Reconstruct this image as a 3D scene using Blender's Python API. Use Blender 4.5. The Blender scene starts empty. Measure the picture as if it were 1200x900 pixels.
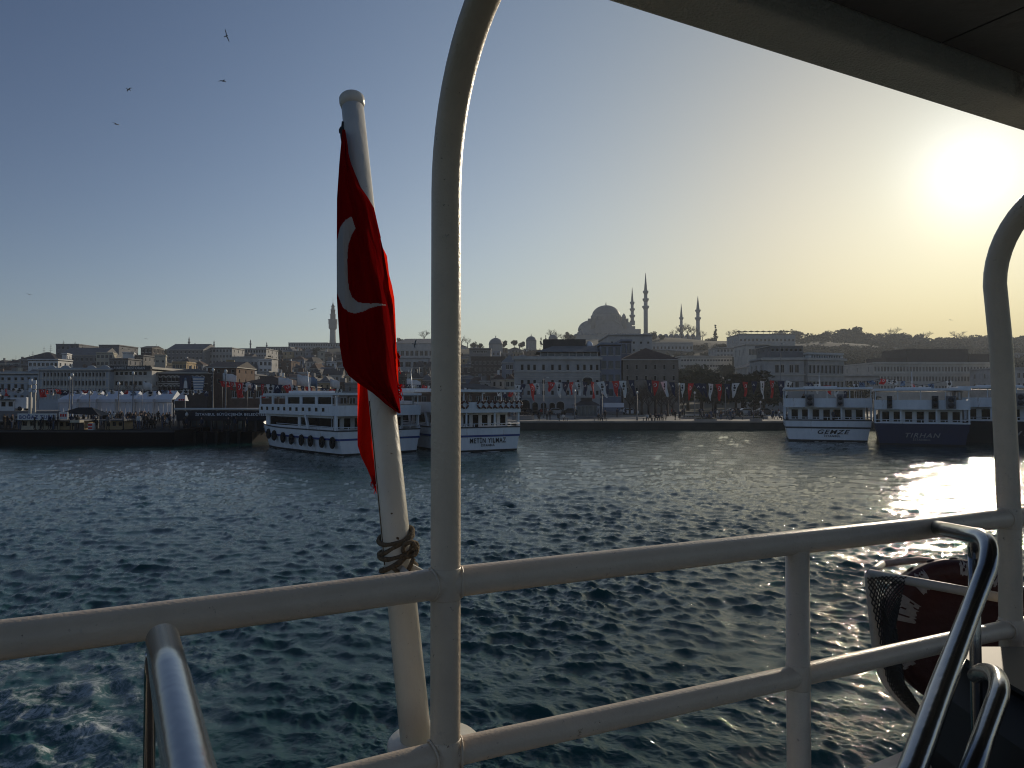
import bpy, bmesh, math, random
import numpy as np
from mathutils import Vector, Matrix
R = math.radians
random.seed(7)
sc = bpy.context.scene
col = sc.collection

# ------------------------------------------------------------ camera
F = 850.0; HOR = 466.0; CAMZ = 5.2
PITCH = math.atan((HOR - 450.0) / F)
cam = bpy.data.cameras.new('camera'); camo = bpy.data.objects.new('camera', cam); col.objects.link(camo)
cam.sensor_width = 36.0; cam.lens = F / 1200.0 * 36.0; cam.clip_start = 0.05; cam.clip_end = 6000
camo.location = (0, 0, CAMZ); camo.rotation_euler = (math.pi / 2 + PITCH, 0, 0)
sc.camera = camo

def at(px, py, Y):
    """world point seen at photograph position (px, py) that lies Y metres ahead"""
    u = (px - 600.0) / F; v = (450.0 - py) / F
    dy = math.cos(PITCH) - v * math.sin(PITCH); dz = math.sin(PITCH) + v * math.cos(PITCH)
    return Vector((u / dy * Y, Y, CAMZ + dz / dy * Y))
def zat(py, Y): return at(600, py, Y).z
def xat(px, Y): return at(px, 450, Y).x

# ------------------------------------------------------------ sky and sun
SUN_AZ = R(32.6); SUN_EL = R(14.9)
SUND = Vector((math.sin(SUN_AZ) * math.cos(SUN_EL), math.cos(SUN_AZ) * math.cos(SUN_EL), math.sin(SUN_EL)))
w = bpy.data.worlds.new('World'); sc.world = w; w.use_nodes = True
nt = w.node_tree; nt.nodes.clear()
out = nt.nodes.new('ShaderNodeOutputWorld'); bg = nt.nodes.new('ShaderNodeBackground')
sky = nt.nodes.new('ShaderNodeTexSky'); sky.sky_type = 'NISHITA'; sky.sun_disc = False
sky.sun_elevation = SUN_EL; sky.sun_rotation = SUN_AZ; sky.air_density = 1.0; sky.dust_density = 0.3; sky.ozone_density = 2.0; sky.altitude = 0
bg.inputs[1].default_value = 0.1
# the aureole: haze scattering forward round the sun
geo = nt.nodes.new('ShaderNodeTexCoord')
dot = nt.nodes.new('ShaderNodeVectorMath'); dot.operation = 'DOT_PRODUCT'; dot.inputs[1].default_value = SUND
nt.links.new(geo.outputs['Generated'], dot.inputs[0])
def wmath(op, a, b=None, c=None):
    n = nt.nodes.new('ShaderNodeMath'); n.operation = op
    for k, x in enumerate((a, b, c)):
        if x is None: continue
        if isinstance(x, (int, float)): n.inputs[k].default_value = x
        else: nt.links.new(x, n.inputs[k])
    return n.outputs[0]
# measured haze correction: Nishita x exp(sum of smooth lobes), so the aureole and the murky horizon read as in the air of that evening
sepw = nt.nodes.new('ShaderNodeSeparateXYZ'); nt.links.new(geo.outputs['Generated'], sepw.inputs[0])
cz = wmath('MAXIMUM', sepw.outputs[2], 0.0); cs = wmath('MAXIMUM', dot.outputs['Value'], 0.0)
h1 = wmath('EXPONENT', wmath('MULTIPLY', cz, -10.0)); h2 = wmath('EXPONENT', wmath('MULTIPLY', cz, -1 / .3))
TERMS = [(None, (-1.009, -.960, -.755)), (wmath('POWER', cs, 2.0), (1.416, 1.173, .779)), (wmath('POWER', cs, 10.0), (-.569, -.518, -.666)), (wmath('POWER', cs, 60.0), (-.188, .002, .182)),
         (h1, (-.542, -.154, .096)), (h2, (.810, .559, .432)), (wmath('MULTIPLY', h1, wmath('POWER', cs, 4.0)), (-2.45, -2.38, -2.55)), (wmath('POWER', cs, 500.0), (.42, .42, .5))]
comb = nt.nodes.new('ShaderNodeCombineXYZ')
for ch in range(3):
    acc = TERMS[0][1][ch]
    for f_, k_ in TERMS[1:]: acc = wmath('MULTIPLY_ADD', f_, k_[ch], acc)
    nt.links.new(wmath('EXPONENT', acc), comb.inputs[ch])
mul = nt.nodes.new('ShaderNodeVectorMath'); mul.operation = 'MULTIPLY'; nt.links.new(sky.outputs[0], mul.inputs[0]); nt.links.new(comb.outputs[0], mul.inputs[1])
c = mul.outputs[0]
nt.links.new(c, bg.inputs[0]); nt.links.new(bg.outputs[0], out.inputs[0])
sl = bpy.data.lights.new('sun', 'SUN'); sl.energy = 2.1; sl.angle = R(0.6); sl.color = (1.0, 0.86, 0.66)
so = bpy.data.objects.new('sun', sl); col.objects.link(so)
so.rotation_euler = (-SUND).to_track_quat('-Z', 'Y').to_euler()
sc.view_settings.view_transform = 'Standard'; sc.view_settings.look = 'None'; sc.view_settings.gamma = 1.0
sc.view_settings.exposure = 0.10
sc.cycles.use_denoising = True; sc.cycles.filter_width = 1.1
sc.cycles.max_bounces = 6; sc.cycles.volume_bounces = 0; sc.cycles.transparent_max_bounces = 8
sc.cycles.caustics_reflective = True; sc.cycles.blur_glossy = 3.0; sc.cycles.sample_clamp_indirect = 30.0; sc.cycles.caustics_refractive = False

# ------------------------------------------------------------ materials
M = {}
def mat(name, rgb, rough=0.7, var=0.25, scale=3.0, bump=0.0, bscale=None, metal=0.0, spec=0.5, dirt=None, dscale=None, stretch=None, rust=None):
    m = bpy.data.materials.new(name); m.use_nodes = True; t = m.node_tree; p = t.nodes['Principled BSDF']
    p.inputs['Roughness'].default_value = rough; p.inputs['Metallic'].default_value = metal
    p.inputs['Specular IOR Level'].default_value = spec
    tc = t.nodes.new('ShaderNodeTexCoord'); co = tc.outputs['Object']
    if stretch:
        mp = t.nodes.new('ShaderNodeMapping'); mp.inputs['Scale'].default_value = stretch
        t.links.new(co, mp.inputs[0]); co = mp.outputs[0]
    n = t.nodes.new('ShaderNodeTexNoise'); n.inputs['Scale'].default_value = scale; n.inputs['Detail'].default_value = 6; n.inputs['Roughness'].default_value = 0.65
    t.links.new(co, n.inputs['Vector'])
    r = t.nodes.new('ShaderNodeValToRGB'); e = r.color_ramp.elements
    e[0].position = 0.3; e[1].position = 0.72
    lo = [x * (1 - var) for x in rgb]; hi = [min(1, x * (1 + var * 0.6)) for x in rgb]
    e[0].color = (*lo, 1); e[1].color = (*hi, 1)
    t.links.new(n.outputs[0], r.inputs[0]); c = r.outputs[0]
    if dirt:
        n2 = t.nodes.new('ShaderNodeTexNoise'); n2.inputs['Scale'].default_value = dscale or scale * 0.4; n2.inputs['Detail'].default_value = 8; n2.inputs['Roughness'].default_value = 0.75
        t.links.new(co, n2.inputs['Vector'])
        r2 = t.nodes.new('ShaderNodeValToRGB'); r2.color_ramp.elements[0].position = 0.60; r2.color_ramp.elements[1].position = 0.72
        t.links.new(n2.outputs[0], r2.inputs[0])
        mx = t.nodes.new('ShaderNodeMix'); mx.data_type = 'RGBA'; mx.inputs[7].default_value = (*dirt, 1)
        t.links.new(r2.outputs[0], mx.inputs[0]); t.links.new(c, mx.inputs[6]); c = mx.outputs[2]
    if rust:
        for sc_, th, cc in ((38, .63, (.16, .07, .03)), (9, .655, (.30, .19, .11)), (120, .64, (.24, .15, .10))):
            n4 = t.nodes.new('ShaderNodeTexNoise'); n4.inputs['Scale'].default_value = sc_; n4.inputs['Detail'].default_value = 9; n4.inputs['Roughness'].default_value = .8
            mp4 = t.nodes.new('ShaderNodeMapping'); mp4.inputs['Location'].default_value = (sc_, 3, 1); t.links.new(tc.outputs['Object'], mp4.inputs[0]); t.links.new(mp4.outputs[0], n4.inputs['Vector'])
            r4 = t.nodes.new('ShaderNodeValToRGB'); r4.color_ramp.elements[0].position = th; r4.color_ramp.elements[1].position = th + .035
            t.links.new(n4.outputs[0], r4.inputs[0]); m4 = t.nodes.new('ShaderNodeMix'); m4.data_type = 'RGBA'; m4.inputs[7].default_value = (*cc, 1)
            t.links.new(r4.outputs[0], m4.inputs[0]); t.links.new(c, m4.inputs[6]); c = m4.outputs[2]
    t.links.new(c, p.inputs['Base Color'])
    if bump:
        b = t.nodes.new('ShaderNodeBump'); b.inputs['Strength'].default_value = bump; b.inputs['Distance'].default_value = 0.02
        n3 = t.nodes.new('ShaderNodeTexNoise'); n3.inputs['Scale'].default_value = bscale or scale * 4; n3.inputs['Detail'].default_value = 4
        t.links.new(co, n3.inputs['Vector']); t.links.new(n3.outputs[0], b.inputs['Height']); t.links.new(b.outputs[0], p.inputs['Normal'])
    M[name] = m
    return m
mat('stone_grey', (.45, .44, .42), .85, .3, .35, .3, 4, dirt=(.20, .19, .18), dscale=.3)
mat('stone_blue', (.42, .45, .48), .8, .25, .3, dirt=(.15, .16, .18), dscale=.25)
mat('stone_light', (.55, .52, .46), .8, .25, .3, dirt=(.25, .23, .2), dscale=.3)
mat('stone_brown', (.24, .21, .175), .9, .35, .5, .3, 3, dirt=(.12, .10, .08), dscale=.4)
mat('plaster_cream', (.50, .46, .36), .85, .2, .4, dirt=(.3, .27, .2), dscale=.3)
mat('plaster_white', (.72, .71, .68), .85, .15, .4, dirt=(.45, .43, .4), dscale=.3)
mat('plaster_grey', (.20, .20, .205), .85, .25, .4, dirt=(.14, .14, .14), dscale=.3)
mat('plaster_ochre', (.42, .31, .17), .85, .25, .4, dirt=(.25, .18, .1), dscale=.3)
mat('plaster_pink', (.40, .28, .23), .85, .25, .4, dirt=(.25, .18, .14), dscale=.3)
mat('plaster_blue', (.22, .25, .31), .85, .25, .4)
mat('brick_brown', (.12, .075, .055), .9, .35, .8)
mat('brick_dark', (.06, .05, .05), .9, .35, .8)
mat('roof_tile', (.10, .058, .042), .9, .4, .8, stretch=(1, 1, 3))
mat('roof_dark', (.06, .055, .055), .8, .3, .6)
mat('roof_grey', (.16, .16, .165), .8, .3, .5)
mat('lead', (.20, .22, .23), .6, .2, .3)
mat('mosque_stone', (.34, .34, .33), .85, .2, .15)
mat('glass_dark', (.008, .010, .012), .25, .3, .5, spec=.15)
mat('boat_glass_and_shade', (.006, .007, .009), .2, .3, .5, spec=.12)
mat('glass_blue', (.05, .08, .11), .15, .3, .5)
mat('frame_white', (.6, .6, .58), .6, .1)
mat('frame_dark', (.06, .06, .065), .5, .1)
mat('boat_white', (.80, .82, .84), .35, .10, 1.6, dirt=(.42, .33, .24), dscale=1.5, stretch=(1, 1, .22))
mat('boat_navy', (.008, .016, .060), .5, .2, .7)
mat('boat_black', (.008, .008, .009), .6, .3, .7)
mat('boat_blue', (.015, .05, .24), .35, .2, .8)
mat('boat_dark', (.035, .038, .045), .6, .3, 1)
mat('deck_wood', (.18, .13, .09), .8, .3, 1)
mat('rubber', (.010, .010, .010), .85, .3, 2)
mat('orange_ring', (.13, .045, .03), .6, .25, 5)
mat('steel_grey', (.25, .26, .27), .45, .2, 2, metal=.5)
mat('pole_grey', (.16, .17, .18), .5, .2, 2)
mat('concrete', (.30, .285, .26), .9, .25, .4, .3, 5, dirt=(.17, .16, .15), dscale=.25)
mat('paving', (.33, .30, .25), .9, .2, .2, dirt=(.22, .2, .17), dscale=.15)
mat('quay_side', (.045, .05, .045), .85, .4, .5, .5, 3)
mat('barge_black', (.004, .004, .006), .8, .4, .5, .2, 3, spec=.1)
mat('earth', (.05, .052, .034), 1, .35, .02, dirt=(.035, .045, .025), dscale=.03)
mat('bark', (.075, .06, .05), .95, .3, 3)
mat('leaf_dark', (.034, .048, .026), .9, .5, .15)
mat('leaf_olive', (.06, .07, .035), .9, .5, .15)
mat('twigs', (.10, .08, .065), .95, .3, .3)
mat('tent_white', (.70, .72, .76), .7, .08, .5)
mat('cloth_red', (.60, .03, .03), .8, .15, 2)
mat('cloth_white', (.74, .73, .70), .8, .1, 2)
mat('cloth_navy', (.014, .026, .075), .8, .15, 2)
mat('cloth_sky', (.16, .24, .36), .8, .15, 2)
mat('ink', (.03, .03, .035), .8, .1, 2)
mat('sign_navy', (.006, .008, .018), .7, .2, 1)
mat('skin', (.40, .25, .18), .7, .1, 5)
mat('hair', (.03, .022, .018), .8, .2, 5)
for nm, c_ in (('wear_black', (.02, .02, .022)), ('wear_navy', (.02, .03, .06)), ('wear_grey', (.12, .12, .13)), ('wear_red', (.28, .03, .03)), ('wear_white', (.6, .6, .58)), ('wear_brown', (.12, .075, .045)), ('wear_denim', (.05, .08, .14))):
    mat(nm, c_, .9, .15, 4)
mat('car_white', (.7, .7, .7), .3, .05)
mat('car_dark', (.03, .03, .035), .3, .1)
mat('car_silver', (.35, .36, .37), .3, .05, metal=.3)
mat('lamp_glass', (.7, .7, .68), .3, .05)
# near materials
mat('rail_paint', (.76, .63, .48), .36, .10, 9, .13, 150, dirt=(.56, .48, .38), dscale=14, rust=True)
mat('pole_paint', (.66, .63, .54), .36, .14, 7, .10, 60, dirt=(.44, .36, .25), dscale=10, stretch=(1, 1, .35), rust=True)
mat('roof_paint', (.85, .80, .68), .45, .12, 5, .6, 140, dirt=(.40, .34, .26), dscale=7)
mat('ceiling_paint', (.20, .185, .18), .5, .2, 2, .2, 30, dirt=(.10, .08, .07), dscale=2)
mat('grime', (.12, .08, .045), .9, .5, 60)
mat('stainless', (.36, .37, .38), .20, .04, 20, .03, 40, metal=1.0)
mat('rope', (.22, .17, .11), .95, .3, 60, .8, 250)
mat('float_red', (.055, .010, .008), .5, .35, 6, .3, 30, dirt=(.05, .015, .012), dscale=5)
mat('float_mark', (.36, .34, .32), .6, .3, 25)
mat('cradle_paint', (.40, .38, .34), .5, .2, 12, .1, 80, dirt=(.25, .2, .15), dscale=9)
mat('net_cord', (.03, .03, .03), .9, .2, 30)
mat('deck_paint', (.12, .105, .09), .7, .3, 3, .3, 40)
mat('cabin_paint', (.30, .28, .25), .5, .1, 2)
mat('gull', (.25, .25, .26), .8, .2, 5)

# ------------------------------------------------------------ builders
class MB:
    """collects shapes for ONE mesh object"""
    def __init__(s): s.v = []; s.f = []; s.m = []; s.sm = []; s.mats = []
    def mi(s, m):
        m = M[m] if isinstance(m, str) else m
        if m not in s.mats: s.mats.append(m)
        return s.mats.index(m)
    def add(s, vs, fs, m, smooth=False, mtx=None):
        k = len(s.v); i = s.mi(m)
        s.v += [tuple(mtx @ Vector(p)) for p in vs] if mtx is not None else [tuple(p) for p in vs]
        for f in fs: s.f.append(tuple(k + a for a in f)); s.m.append(i); s.sm.append(smooth)
        return s
    def box(s, x0, x1, y0, y1, z0, z1, m, mtx=None):
        v = [(x0, y0, z0), (x1, y0, z0), (x1, y1, z0), (x0, y1, z0), (x0, y0, z1), (x1, y0, z1), (x1, y1, z1), (x0, y1, z1)]
        return s.add(v, [(0, 3, 2, 1), (4, 5, 6, 7), (0, 1, 5, 4), (1, 2, 6, 5), (2, 3, 7, 6), (3, 0, 4, 7)], m, mtx=mtx)
    def prism(s, poly, z0, z1, m, mtx=None):
        n = len(poly)
        v = [(x, y, z0) for x, y in poly] + [(x, y, z1) for x, y in poly]
        f = [tuple(range(n - 1, -1, -1)), tuple(range(n, 2 * n))] + [(i, (i + 1) % n, n + (i + 1) % n, n + i) for i in range(n)]
        return s.add(v, f, m, mtx=mtx)
    def lathe(s, prof, m, n=16, c=(0, 0, 0), a0=0, a1=2 * math.pi, smooth=True, mtx=None):
        full = abs(a1 - a0 - 2 * math.pi) < 1e-6; cnt = n if full else n + 1
        v = []; f = []
        for r, z in prof:
            for k in range(cnt):
                a = a0 + (a1 - a0) * k / n; v.append((c[0] + r * math.cos(a), c[1] + r * math.sin(a), c[2] + z))
        for j in range(len(prof) - 1):
            for k in range(n):
                k2 = (k + 1) % cnt
                f.append((j * cnt + k, j * cnt + k2, (j + 1) * cnt + k2, (j + 1) * cnt + k))
        if full:
            if prof[0][0] > 1e-6: f.append(tuple(range(cnt - 1, -1, -1)))
            if prof[-1][0] > 1e-6: f.append(tuple((len(prof) - 1) * cnt + k for k in range(cnt)))
        return s.add(v, f, m, smooth, mtx)
    def tube(s, pts, r, m, n=10, caps=True, smooth=True):
        pts = [Vector(p) for p in pts]; N = len(pts)
        rr = r if isinstance(r, (list, tuple)) else [r] * N
        v = []; f = []; up = None
        for i, p in enumerate(pts):
            t = (pts[min(i + 1, N - 1)] - pts[max(i - 1, 0)]).normalized()
            if up is None:
                up = Vector((0, 0, 1)) if abs(t.z) < .9 else Vector((0, 1, 0))
            up = (up - t * up.dot(t)).normalized(); sd = t.cross(up)
            for k in range(n):
                a = 2 * math.pi * k / n; v.append(p + (up * math.cos(a) + sd * math.sin(a)) * rr[i])
        for i in range(N - 1):
            for k in range(n):
                k2 = (k + 1) % n; f.append((i * n + k, (i + 1) * n + k, (i + 1) * n + k2, i * n + k2))
        if caps: f.append(tuple(range(n))); f.append(tuple((N - 1) * n + k for k in range(n - 1, -1, -1)))
        return s.add(v, f, m, smooth)
    def mesh(s, name):
        me = bpy.data.meshes.new(name); me.from_pydata(s.v, [], s.f)
        for m in s.mats: me.materials.append(m)
        me.polygons.foreach_set('material_index', s.m); me.polygons.foreach_set('use_smooth', s.sm); me.update()
        return me
    def build(s, name, parent=None, loc=None, rz=None):
        o = bpy.data.objects.new(name, s.mesh(name)); col.objects.link(o); o.parent = parent
        if loc is not None: o.location = loc
        if rz is not None: o.rotation_euler = (0, 0, rz)
        return o
def link(name, me, parent=None, loc=(0, 0, 0), rot=(0, 0, 0), scale=None):
    o = bpy.data.objects.new(name, me); col.objects.link(o); o.parent = parent; o.location = loc; o.rotation_euler = rot
    if scale is not None: o.scale = scale if isinstance(scale, (tuple, list, Vector)) else (scale,) * 3
    return o
def empty(name, loc=(0, 0, 0), rz=0):
    o = bpy.data.objects.new(name, None); col.objects.link(o); o.location = loc; o.rotation_euler = (0, 0, rz); o.empty_display_size = .2
    return o
def tag(o, label, cat, group=None):
    o['label'] = label; o['category'] = cat
    if group: o['group'] = group
    return o
def structure(o): o['kind'] = 'structure'; return o
def stuff(o): o['kind'] = 'stuff'; return o
def copy_tree(o, parent=None):
    c_ = o.copy(); col.objects.link(c_); c_.parent = parent
    for ch in list(o.children): copy_tree(ch, c_)
    return c_
def lettering(body, size, m, parent, loc, rot, spacing=1.0, width=None, name='lettering', shear=0.0):
    cu = bpy.data.curves.new(name, 'FONT'); cu.body = body; cu.size = size; cu.align_x = 'CENTER'; cu.extrude = 0.004 * max(1, size); cu.space_character = spacing; cu.offset = .018 * size; cu.shear = shear
    t = bpy.data.objects.new('t', cu); col.objects.link(t)
    me = bpy.data.meshes.new_from_object(t.evaluated_get(bpy.context.evaluated_depsgraph_get())); bpy.data.objects.remove(t)
    me.materials.clear(); me.materials.append(M[m])
    s_ = 1.0
    if width:
        xs = [v.co.x for v in me.vertices]; s_ = width / max(1e-6, max(xs) - min(xs))
    o = link(name, me, parent, loc, rot, (s_, 1, 1)); return o
def smooth(x, a, b):
    t = min(1, max(0, (x - a) / (b - a))); return t * t * (3 - 2 * t)
def interp(x, pts):
    if x <= pts[0][0]: return pts[0][1]
    for (a, p), (b, q) in zip(pts, pts[1:]):
        if x <= b: return p + (q - p) * (x - a) / (b - a)
    return pts[-1][1]
ORD = ['first', 'second', 'third', 'fourth', 'fifth', 'sixth', 'seventh', 'eighth', 'ninth', 'tenth', 'eleventh', 'twelfth', 'thirteenth', 'fourteenth', 'fifteenth', 'sixteenth', 'seventeenth', 'eighteenth', 'nineteenth', 'twentieth']
def ordinals(items):
    """items: list of (object, label, x). Equal labels get a place counted from the left."""
    d = {}
    for it in items: d.setdefault(it[1], []).append(it)
    for lab, l in d.items():
        if len(l) == 1: l[0][0]['label'] = lab; continue
        l.sort(key=lambda t: t[2])
        for k, (o, _, _x) in enumerate(l):
            o['label'] = lab + (', leftmost of these' if k == 0 else ', rightmost of these' if k == len(l) - 1 else ', %s from left' % (ORD[k] if k < 20 else 'number %d' % (k + 1)))
# ============================================================ THE SETTING
# ---- water: one sheet, real waves from a wind spectrum
def wave_tile(L, N, kmin, kmax, seed, wind=R(250), slope=0.12, ex=-4.0):
    rng = np.random.RandomState(seed)
    k1 = np.fft.fftfreq(N, L / N) * 2 * np.pi
    kx, ky = np.meshgrid(k1, k1, indexing='ij'); k = np.hypot(kx, ky); k[0, 0] = 1
    kp = 2 * np.pi / .95
    S = k ** ex * np.exp(-1.25 * (kp / k) ** 2) 
    th = np.arctan2(ky, kx) - wind
    S = S * (0.12 + np.cos(th) ** 2) * ((k > kmin) & (k <= kmax))
    S[0, 0] = 0
    a = np.sqrt(S) * (rng.randn(N, N) + 1j * rng.randn(N, N))
    h = np.real(np.fft.ifft2(a)); dx = np.real(np.fft.ifft2(1j * kx / k * a)); dy = np.real(np.fft.ifft2(1j * ky / k * a))
    sx = np.real(np.fft.ifft2(1j * kx * a)); sy = np.real(np.fft.ifft2(1j * ky * a))
    g = slope / math.sqrt((sx ** 2 + sy ** 2).mean())
    return L, N, h * g, dx * g, dy * g
def sample(tile, X, Y):
    L, N, h, dx, dy = tile
    u = (X / L * N) % N; v = (Y / L * N) % N; i = u.astype(int) % N; j = v.astype(int) % N; fu = u - np.floor(u); fv = v - np.floor(v); i2 = (i + 1) % N; j2 = (j + 1) % N
    def s(a): return (a[i, j] * (1 - fu) + a[i2, j] * fu) * (1 - fv) + (a[i, j2] * (1 - fu) + a[i2, j2] * fu) * fv
    return s(h), s(dx), s(dy)
def cut_xy(X, Y, a):   # rotate so tiles never line up
    return X * math.cos(a) - Y * math.sin(a), X * math.sin(a) + Y * math.cos(a)
T1 = wave_tile(47.0, 1024, 0, 14, 3, slope=.165, ex=-3.6)
T0 = wave_tile(71.0, 256, 0, 2.6, 8, slope=.062)
T2 = wave_tile(8.3, 768, 14, 180, 5, slope=.27, ex=-3.5)
def water_h(X, Y):
    h1, dx1, dy1 = sample(T1, X, Y)
    X2, Y2 = cut_xy(X, Y, .7)
    h2, dx2, dy2 = sample(T2, X2, Y2)
    r = np.hypot(X, Y)
    calm = 0.88 + 0.38 * np.sin(X * .05 + 1.3 * np.sin(Y * .037)) * np.sin(Y * .061 + np.sin(X * .03)) 
    near = 1.15 - 0.35 * np.clip((r - 15) / 80, 0, 1)
    gust = 1 + .45 * np.sin(X * .31 + 2.1 * np.sin(Y * .19 + .5)) * np.sin(Y * .23 + 1.7 * np.sin(X * .13)) + .25 * np.sin(X * .9 + Y * .35 + 2 * np.sin(Y * .5)); a1 = calm * near * (.65 + .35 * gust); a2 = calm * near * gust
    h0, dx0, dy0 = sample(T0, X, Y)
    hm = a1 * h1 + a2 * h2 + h0
    # churned wake of the ferry, left of the stern
    wk = np.exp(-((Y - (12.2 + (X + 9) * -.25)) / 2.6) ** 2) * np.clip((-X - 4.6) / 1.6, 0, 1)
    return hm * (1 + .5 * wk) + .05 * wk * np.sin(X * 3.1 + 2 * np.sin(Y * 2.3)) * np.sin(Y * 3.7 + X), (dx1 * a1 + dx0, dy1 * a1 + dy0)
NC, NR = 820, 900
rows = np.concatenate([np.linspace(HOR + 560, HOR + 29, NR - 40), HOR + 29 * np.linspace(1, .2, 41)[1:]])
rad = CAMZ * F / (rows - HOR)
az = np.radians(np.linspace(-52, 52, NC))
RR, AA = np.meshgrid(rad, az, indexing='ij')
X = RR * np.sin(AA); Y = RR * np.cos(AA)
Hh, (DX, DY) = water_h(X, Y)
fade = np.clip((rad[-1] * .98 - RR) / 30, 0, 1) * np.clip((R(52) - np.abs(AA)) / R(2), 0, 1) * np.clip((RR - rad[0]) / .5, 0, 1)
V = np.stack([X + 1.0 * DX * fade, Y + 1.0 * DY * fade, Hh * fade], -1).reshape(-1, 3)
# coarse surround joined on to the same sheet
vi = lambda i, j: i * NC + j
I, J = np.meshgrid(np.arange(NR - 1), np.arange(NC - 1), indexing='ij')
a_ = (I * NC + J).ravel(); Q = np.stack([a_, a_ + NC, a_ + NC + 1, a_ + 1], -1)
BIG = 1650.0
ring_in = [vi(i, 0) for i in range(NR - 1, -1, -60)] 
extra_v = []; extra_f = []
base = len(V)
r0, r1 = rad[0], rad[-1]
def ev(x, y): extra_v.append((x, y, 0.0)); return base + len(extra_v) - 1
# inner disc
ci = ev(0, 0)
for j in range(0, NC - 1): extra_f.append((ci, vi(0, j + 1), vi(0, j)))
# back fan (angles 52..308 deg): slightly lower sheet edges meet at the radial borders
angs = [R(52) + (2 * math.pi - R(104)) * k / 48 for k in range(49)]
inner = [vi(0, NC - 1)] + [ev(r0 * math.sin(a), r0 * math.cos(a)) for a in angs[1:-1]] + [vi(0, 0)]
outer = [vi(NR - 1, NC - 1)] + [ev(r1 * math.sin(a), r1 * math.cos(a)) for a in angs[1:-1]] + [vi(NR - 1, 0)]
for k in range(48):
    extra_f.append((ci, inner[k], inner[k + 1]))
    if 0 < k < 47: extra_f.append((inner[k], outer[k], outer[k + 1], inner[k + 1]))
for (e0, e1, sidecol, flip) in ((inner[1], outer[1], NC - 1, False), (inner[47], outer[47], 0, True)):
    for i in range(NR - 1):
        a = vi(i, sidecol); b = vi(i + 1, sidecol); tri = (a, b, e0 if i < NR // 2 else e1)
        extra_f.append(tri if not flip else tri[::-1])
    m_ = vi(NR // 2, sidecol); tri = (e0, m_, e1); extra_f.append(tri if not flip else tri[::-1])
# far ring out to BIG
fa = [(-R(52) + R(104) * k / (NC - 1)) for k in range(0, NC, 39)]
ring = [(vi(NR - 1, j), az[j]) for j in range(0, NC, 39)] + ([(vi(NR - 1, NC - 1), az[-1])]) + [(outer[k], angs[k]) for k in range(1, 48)]
seen = []; [seen.append(t) for t in ring if t not in seen]; ring = seen
far = [ev(BIG * math.sin(a), BIG * math.cos(a)) for _, a in ring]
for k in range(len(ring)):
    k2 = (k + 1) % len(ring); extra_f.append((ring[k][0], far[k], far[k2], ring[k2][0]))
V = np.concatenate([V, np.array(extra_v, dtype=float)])
me = bpy.data.meshes.new('water')
tri_f = [f for f in extra_f if len(f) == 3]; quad_f = [f for f in extra_f if len(f) == 4]
loops = np.concatenate([Q.ravel(), np.array(quad_f).ravel(), np.array(tri_f).ravel()]).astype(np.int32)
tot = np.concatenate([np.full(len(Q) + len(quad_f), 4), np.full(len(tri_f), 3)]).astype(np.int32)
start = np.concatenate([[0], np.cumsum(tot)[:-1]]).astype(np.int32)
me.vertices.add(len(V)); me.vertices.foreach_set('co', V.astype(np.float32).ravel())
me.loops.add(len(loops)); me.loops.foreach_set('vertex_index', loops)
me.polygons.add(len(tot)); me.polygons.foreach_set('loop_start', start); me.polygons.foreach_set('loop_total', tot)
me.polygons.foreach_set('use_smooth', np.ones(len(tot), dtype=bool)); me.update(calc_edges=True); me.validate()
wm = bpy.data.materials.new('sea_water'); wm.use_nodes = True; t = wm.node_tree; p = t.nodes['Principled BSDF']; M['sea_water'] = wm
p.inputs['IOR'].default_value = 1.33; p.inputs['Roughness'].default_value = .02; 
tc = t.nodes.new('ShaderNodeTexCoord')
def noise(scale, detail=5, rough=.6, vec=None, dist=0.0):
    n = t.nodes.new('ShaderNodeTexNoise'); n.inputs['Scale'].default_value = scale; n.inputs['Detail'].default_value = detail; n.inputs['Roughness'].default_value = rough; n.inputs['Distortion'].default_value = dist
    t.links.new(vec or tc.outputs['Object'], n.inputs['Vector']); return n.outputs[0]
def mth(op, a, b=0.0, clamp=False):
    n = t.nodes.new('ShaderNodeMath'); n.operation = op; n.use_clamp = clamp
    for k, x in enumerate((a, b)):
        if isinstance(x, (int, float)): n.inputs[k].default_value = x
        else: t.links.new(x, n.inputs[k])
    return n.outputs[0]
sep = t.nodes.new('ShaderNodeSeparateXYZ'); t.links.new(tc.outputs['Object'], sep.inputs[0])
# wake region: the same place as the churned waves above
yy = mth('SUBTRACT', sep.outputs[1], mth('SUBTRACT', 9.6, mth('MULTIPLY', sep.outputs[0], .28)))
reg = mth('SUBTRACT', 1.0, mth('POWER', mth('ABSOLUTE', mth('DIVIDE', yy, 4.4)), 2.0), True)
reg = mth('MULTIPLY', reg, mth('DIVIDE', mth('SUBTRACT', mth('MULTIPLY', sep.outputs[0], -1.0), 4.3), 2.2, True), True)
n1 = noise(1.1, 9, .72, dist=.9); n2 = noise(5.5, 6, .7, dist=.4)
fo = mth('SUBTRACT', mth('ADD', mth('MULTIPLY', n1, .62), mth('MULTIPLY', n2, .38)), mth('SUBTRACT', .90, mth('MULTIPLY', reg, .40)))
rdg = mth('SUBTRACT', 1.0, mth('MULTIPLY', mth('ABSOLUTE', mth('SUBTRACT', noise(2.3, 7, .65, dist=1.4), .5)), 7.0), True)
foam = mth('MULTIPLY', mth('ADD', mth('MULTIPLY', fo, 8.0, True), mth('MULTIPLY', mth('MULTIPLY', rdg, rdg), mth('MULTIPLY', reg, mth('MULTIPLY', mth('SUBTRACT', n1, .44, True), 9.0, True)))), .8, True)
cr = t.nodes.new('ShaderNodeMix'); cr.data_type = 'RGBA'; cr.inputs[6].default_value = (.008, .056, .052, 1); cr.inputs[7].default_value = (.022, .105, .098, 1)
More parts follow.
